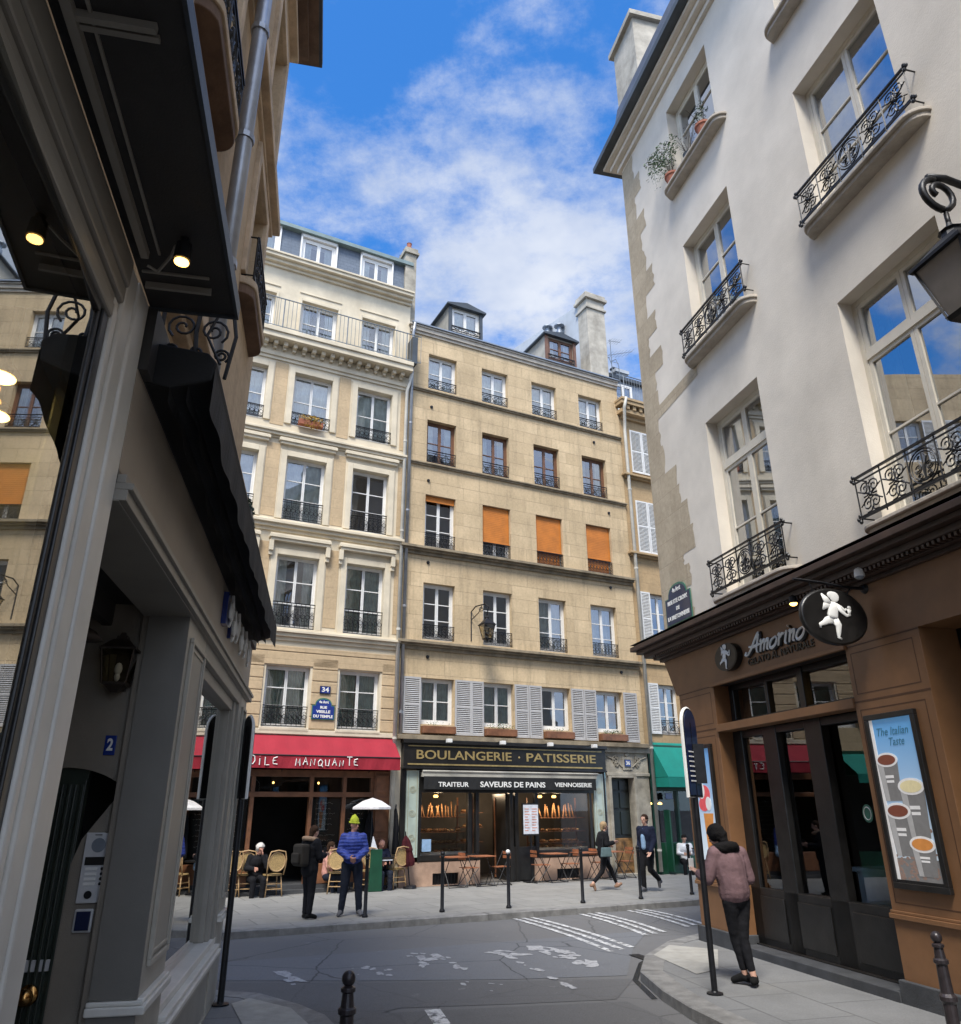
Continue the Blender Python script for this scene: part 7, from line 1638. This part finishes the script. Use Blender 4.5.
# 4 bald man reading
t, J, H = person('bald man in dark clothes seated reading at the right of the terrace', W('F', -.66, -.12), FR + .1, pose(SIT, look=(0, -.8, -.6), head=(0, -.1, 1.16)), dict(top='navy_cloth', trousers='dark_jeans', shoes='shoe_black', skin='skin2', puff=.025), 1.7)
b = MB(); b.box(-.14, .14, -.48, -.30, .80, .82); b.build('newspaper', M['white_cloth'], t)
# 5 seated woman in pink, dark hair
person('dark-haired woman in a pink top seated between the two standing people', W('F', -2.03, -.2), FR + .9, pose(SIT, look=(.3, -.9, -.3)), dict(top='pink_cloth', topname='top', trousers='dark_jeans', shoes='shoe_black', hair='brown_hair', hairvol=1.1, hairlen=1.3, puff=.015), 1.62)
# 6 seated in pale blue behind the blue-jacket man
person('person in a pale blue jacket seated just behind the man in the blue jacket', W('F', -1.62, -.05), FR - .5, pose(SIT), dict(top='palebluecloth', trousers='dark_jeans', shoes='shoe_grey', hair='brown_hair', puff=.03), 1.64)
# 7 walking woman
t, J, H = person('blond woman in a dark jacket striding right past the bakery with a grey bag', at(3.02, 20.72), FR + 1.38, pose(STAND, hip=(0, 0, .90), waist=(0, -.01, 1.05), chest=(0, -.03, 1.26), neck=(0, -.04, 1.42), head=(0, -.08, 1.55), hem=(0, 0, .90), shL=(.17, -.03, 1.36), shR=(-.17, -.03, 1.36), elL=(.22, .04, 1.12), wrL=(.16, -.18, 1.08), elR=(-.22, -.02, 1.12), wrR=(-.12, -.26, 1.16),
       knL=(.08, -.24, .50), anL=(.08, -.40, .12), toeL=(.08, -.52, .14), knR=(-.08, .08, .47), anR=(-.08, .38, .17), toeR=(-.08, .31, .04), hjL=(.08, 0, .86), hjR=(-.08, 0, .86)),
       dict(top='black_cloth', trousers='black_cloth', shoes='shoe_tan', hair='blond_hair', hairvol=1.1, puff=.025, legr=.004, crop=.2), 1.58)
b = MB(); b.prism([(-.16, .82), (.16, .82), (.13, 1.05), (-.13, 1.05)], -.30, -.22, 'x'); b.v = [(x, y + .02, z) for (x, y, z) in b.v]; o = b.build('shoulder_bag', M['bag_teal'], t, bevel=.02); b = MB(); b.tube([(-.26, -.1, 1.04), (-.21, -.03, 1.38), (-.17, .03, 1.4), (-.26, .12, 1.04)], .01, 5); b.build('bag_strap', M['iron'], o)
# 8 man in navy jacket walking left
person('dark-haired man in a navy jacket and pale shirt walking in front of the stone portal', at(4.05, 20.35), FR - 1.25, pose(STAND, look=(0, -1, 0), elR=(-.24, .08, 1.13), wrR=(-.22, -.02, .88), elL=(.23, .0, 1.12), wrL=(.2, -.14, .9), knR=(-.08, -.12, .49), anR=(-.08, -.10, .09), toeR=(-.09, -.24, .035), knL=(.08, -.02, .48), anL=(.09, .32, .24), toeL=(.09, .30, .10)),
       dict(top='navy_cloth', trousers='black_cloth', shoes='shoe_grey', hair='brown_hair', hairvol=1.06, puff=.02), 1.72)
MW = bpy.data.objects[[o.name for o in bpy.data.objects if o.get('label', '').startswith('dark-haired man in a navy')][0]]
b = MB(); chain(b, [Vector((0, -.085, 1.36)), Vector((0, -.12, 1.2)), Vector((0, -.10, .98))], [.05, .062, .07]); sm_ = bpy.data.objects.new('shirt_front', remesh(b, 'shirt_front', .012, [M['palebluecloth']], 2)); COL.objects.link(sm_); sm_.parent = MW
# 9 woman at the right from behind, legs crossed, looking at her phone
t, J, H = person('woman in mauve jacket and black headwrap seen from behind beside the sign post', at(2.98, 9.95), PI + .35, pose(STAND, hip=(.0, 0, .90), waist=(.02, .01, 1.06), chest=(.03, -.03, 1.27), neck=(.05, -.07, 1.43), head=(.08, -.13, 1.54), look=(.35, -.85, -.4), hem=(.01, .0, .88), shL=(.20, -.03, 1.37), shR=(-.15, -.02, 1.36),
       elL=(.30, -.08, 1.10), wrL=(.26, -.32, 1.14), hdL=(-.1, -.8, .4), elR=(-.22, .0, 1.10), wrR=(-.16, -.22, 1.0), hjL=(.08, 0, .86), hjR=(-.09, 0, .86), knL=(.03, -.05, .48), knR=(-.03, .02, .47), anL=(-.04, -.03, .10), anR=(-.05, .10, .10), toeL=(.03, -.16, .035), toeR=(-.15, .0, .035)),
       dict(top='mauve_corduroy', trousers='black_cloth', shoes='shoe_black', hair='black_hair', hairvol=1.28, hairlen=1.2, puff=.035, hemw=.0, legr=.0, crop=.2, sleeve=.8, wr=.0035), 1.70, vox=.010)
b = MB(); b.tube([(.05 + .12*math.cos(q*PI/9), -.04 + .12*math.sin(q*PI/9), 1.425 + .03*math.sin(q*PI/9)) for q in range(18)], .055, 8, closed=True); b.ell((.05, .03, 1.43), (.16, .09, .07), 12, 8); b.build('scarf', M['black_hair'], t, smooth=True)
b = MB(); b.box(.22, .29, -.46, -.45, 1.16, 1.30); b.build('phone', M['white'], t, bevel=.004)
for (dx, dz) in ((-.05, .1), (-.06, .085)):
    b = MB(); b.ell((dx + .0, .06 if dz > .09 else -.05, .09), (.055, .05, .035), 10, 6); b.ell((dx + .03, .07 if dz > .09 else -.04, .10), (.03, .03, .03), 8, 6); b.build('shoe_bow', M['black_hair'], t, smooth=True)
# 10 seated at the green cafe
person('dark-haired person in a white blouse seated under the teal awning', W('F', 9.25, -.25), FR - .5, pose(SIT, look=(0, -.8, -.5)), dict(top='white_cloth', topname='blouse', trousers='black_cloth', shoes='shoe_black', hair='black_hair', puff=.015), 1.6)
# 11 man seated farther left, seen beside the white-haired woman's side of the terrace
person('man in a light blue shirt seated alone at the far left of the terrace', W('F', -5.2, .0), FR + .2, pose(SIT), dict(top='palebluecloth', topname='shirt', trousers='dark_jeans', shoes='shoe_black', hair='brown_hair', skin='skin2', puff=.015), 1.7)
# ------------------------------------------------------------ tidy: repeated pieces of a part become parts of their own
KEEP = ('rustication', 'quoin', 'dentil', 'chalk_writing', 'leaves', 'flowers', 'lettering', 'valance', 'curtain', 'slatted', 'crossed', 'railing_x', 'grille', 'printed', 'gilt', 'beading', 'name_label', 'seat', 'backrest', 'stretcher', 'body', 'jacket', 'hair', 'trousers', 'shoe', 'stems', 'ironwork', 'lantern_frame', 'shutter', 'balustrade', 'board_text', 'scrolled', 'emblem', 'antenna', 'ladder', 'road', 'kerb', 'cable', 'carved', 'crust', 'frame_x', 'interior', 'awning_frame', 'ring', 'shelf_x', 'floor_slab', 'coat', 'wall', 'roof', 'canopy')
def clusters(me, tol):
    n = len(me.vertices); par = list(range(n))
    def fd(a):
        while par[a] != a: par[a] = par[par[a]]; a = par[a]
        return a
    for p in me.polygons:
        v = list(p.vertices); r = fd(v[0])
        for q in v[1:]: par[fd(q)] = r
    comp = {}
    for v in range(n): comp.setdefault(fd(v), []).append(v)
    bx = []
    for vs in comp.values():
        cs = [me.vertices[v].co for v in vs]
        bx.append([vs, [min(c[i] for c in cs) - tol for i in range(3)], [max(c[i] for c in cs) + tol for i in range(3)]])
    ch = True
    while ch:
        ch = False; out = []
        for b in bx:
            for o in out:
                if all(b[1][i] <= o[2][i] and o[1][i] <= b[2][i] for i in range(3)):
                    o[0] += b[0]; o[1] = [min(o[1][i], b[1][i]) for i in range(3)]; o[2] = [max(o[2][i], b[2][i]) for i in range(3)]; ch = True; break
            else: out.append(b)
        bx = out
    return [set(b[0]) for b in bx]
for o in [x for x in bpy.data.objects if x.type == 'MESH' and x.parent and x.data.users == 1]:
    if any(k in o.name for k in KEEP) or o.children or len(o.data.vertices) > 6000: continue
    cl = clusters(o.data, .012)
    if not 2 <= len(cl) <= 60: continue
    base = o.name.split('.')[0]; me = o.data
    for s_ in cl:
        idx = {}; vs = []; fs = []; sm = False
        for p in me.polygons:
            if p.vertices[0] in s_:
                f = []
                for v in p.vertices:
                    if v not in idx: idx[v] = len(vs); vs.append(me.vertices[v].co[:])
                    f.append(idx[v])
                fs.append(f); sm = p.use_smooth
        m2 = bpy.data.meshes.new(base); m2.from_pydata(vs, [], fs); m2.materials.append(me.materials[0])
        for p in m2.polygons: p.use_smooth = sm
        c = o.copy(); c.data = m2; COL.objects.link(c)
    bpy.data.objects.remove(o)
S.render.engine = 'CYCLES'
bpy.context.view_layer.update()
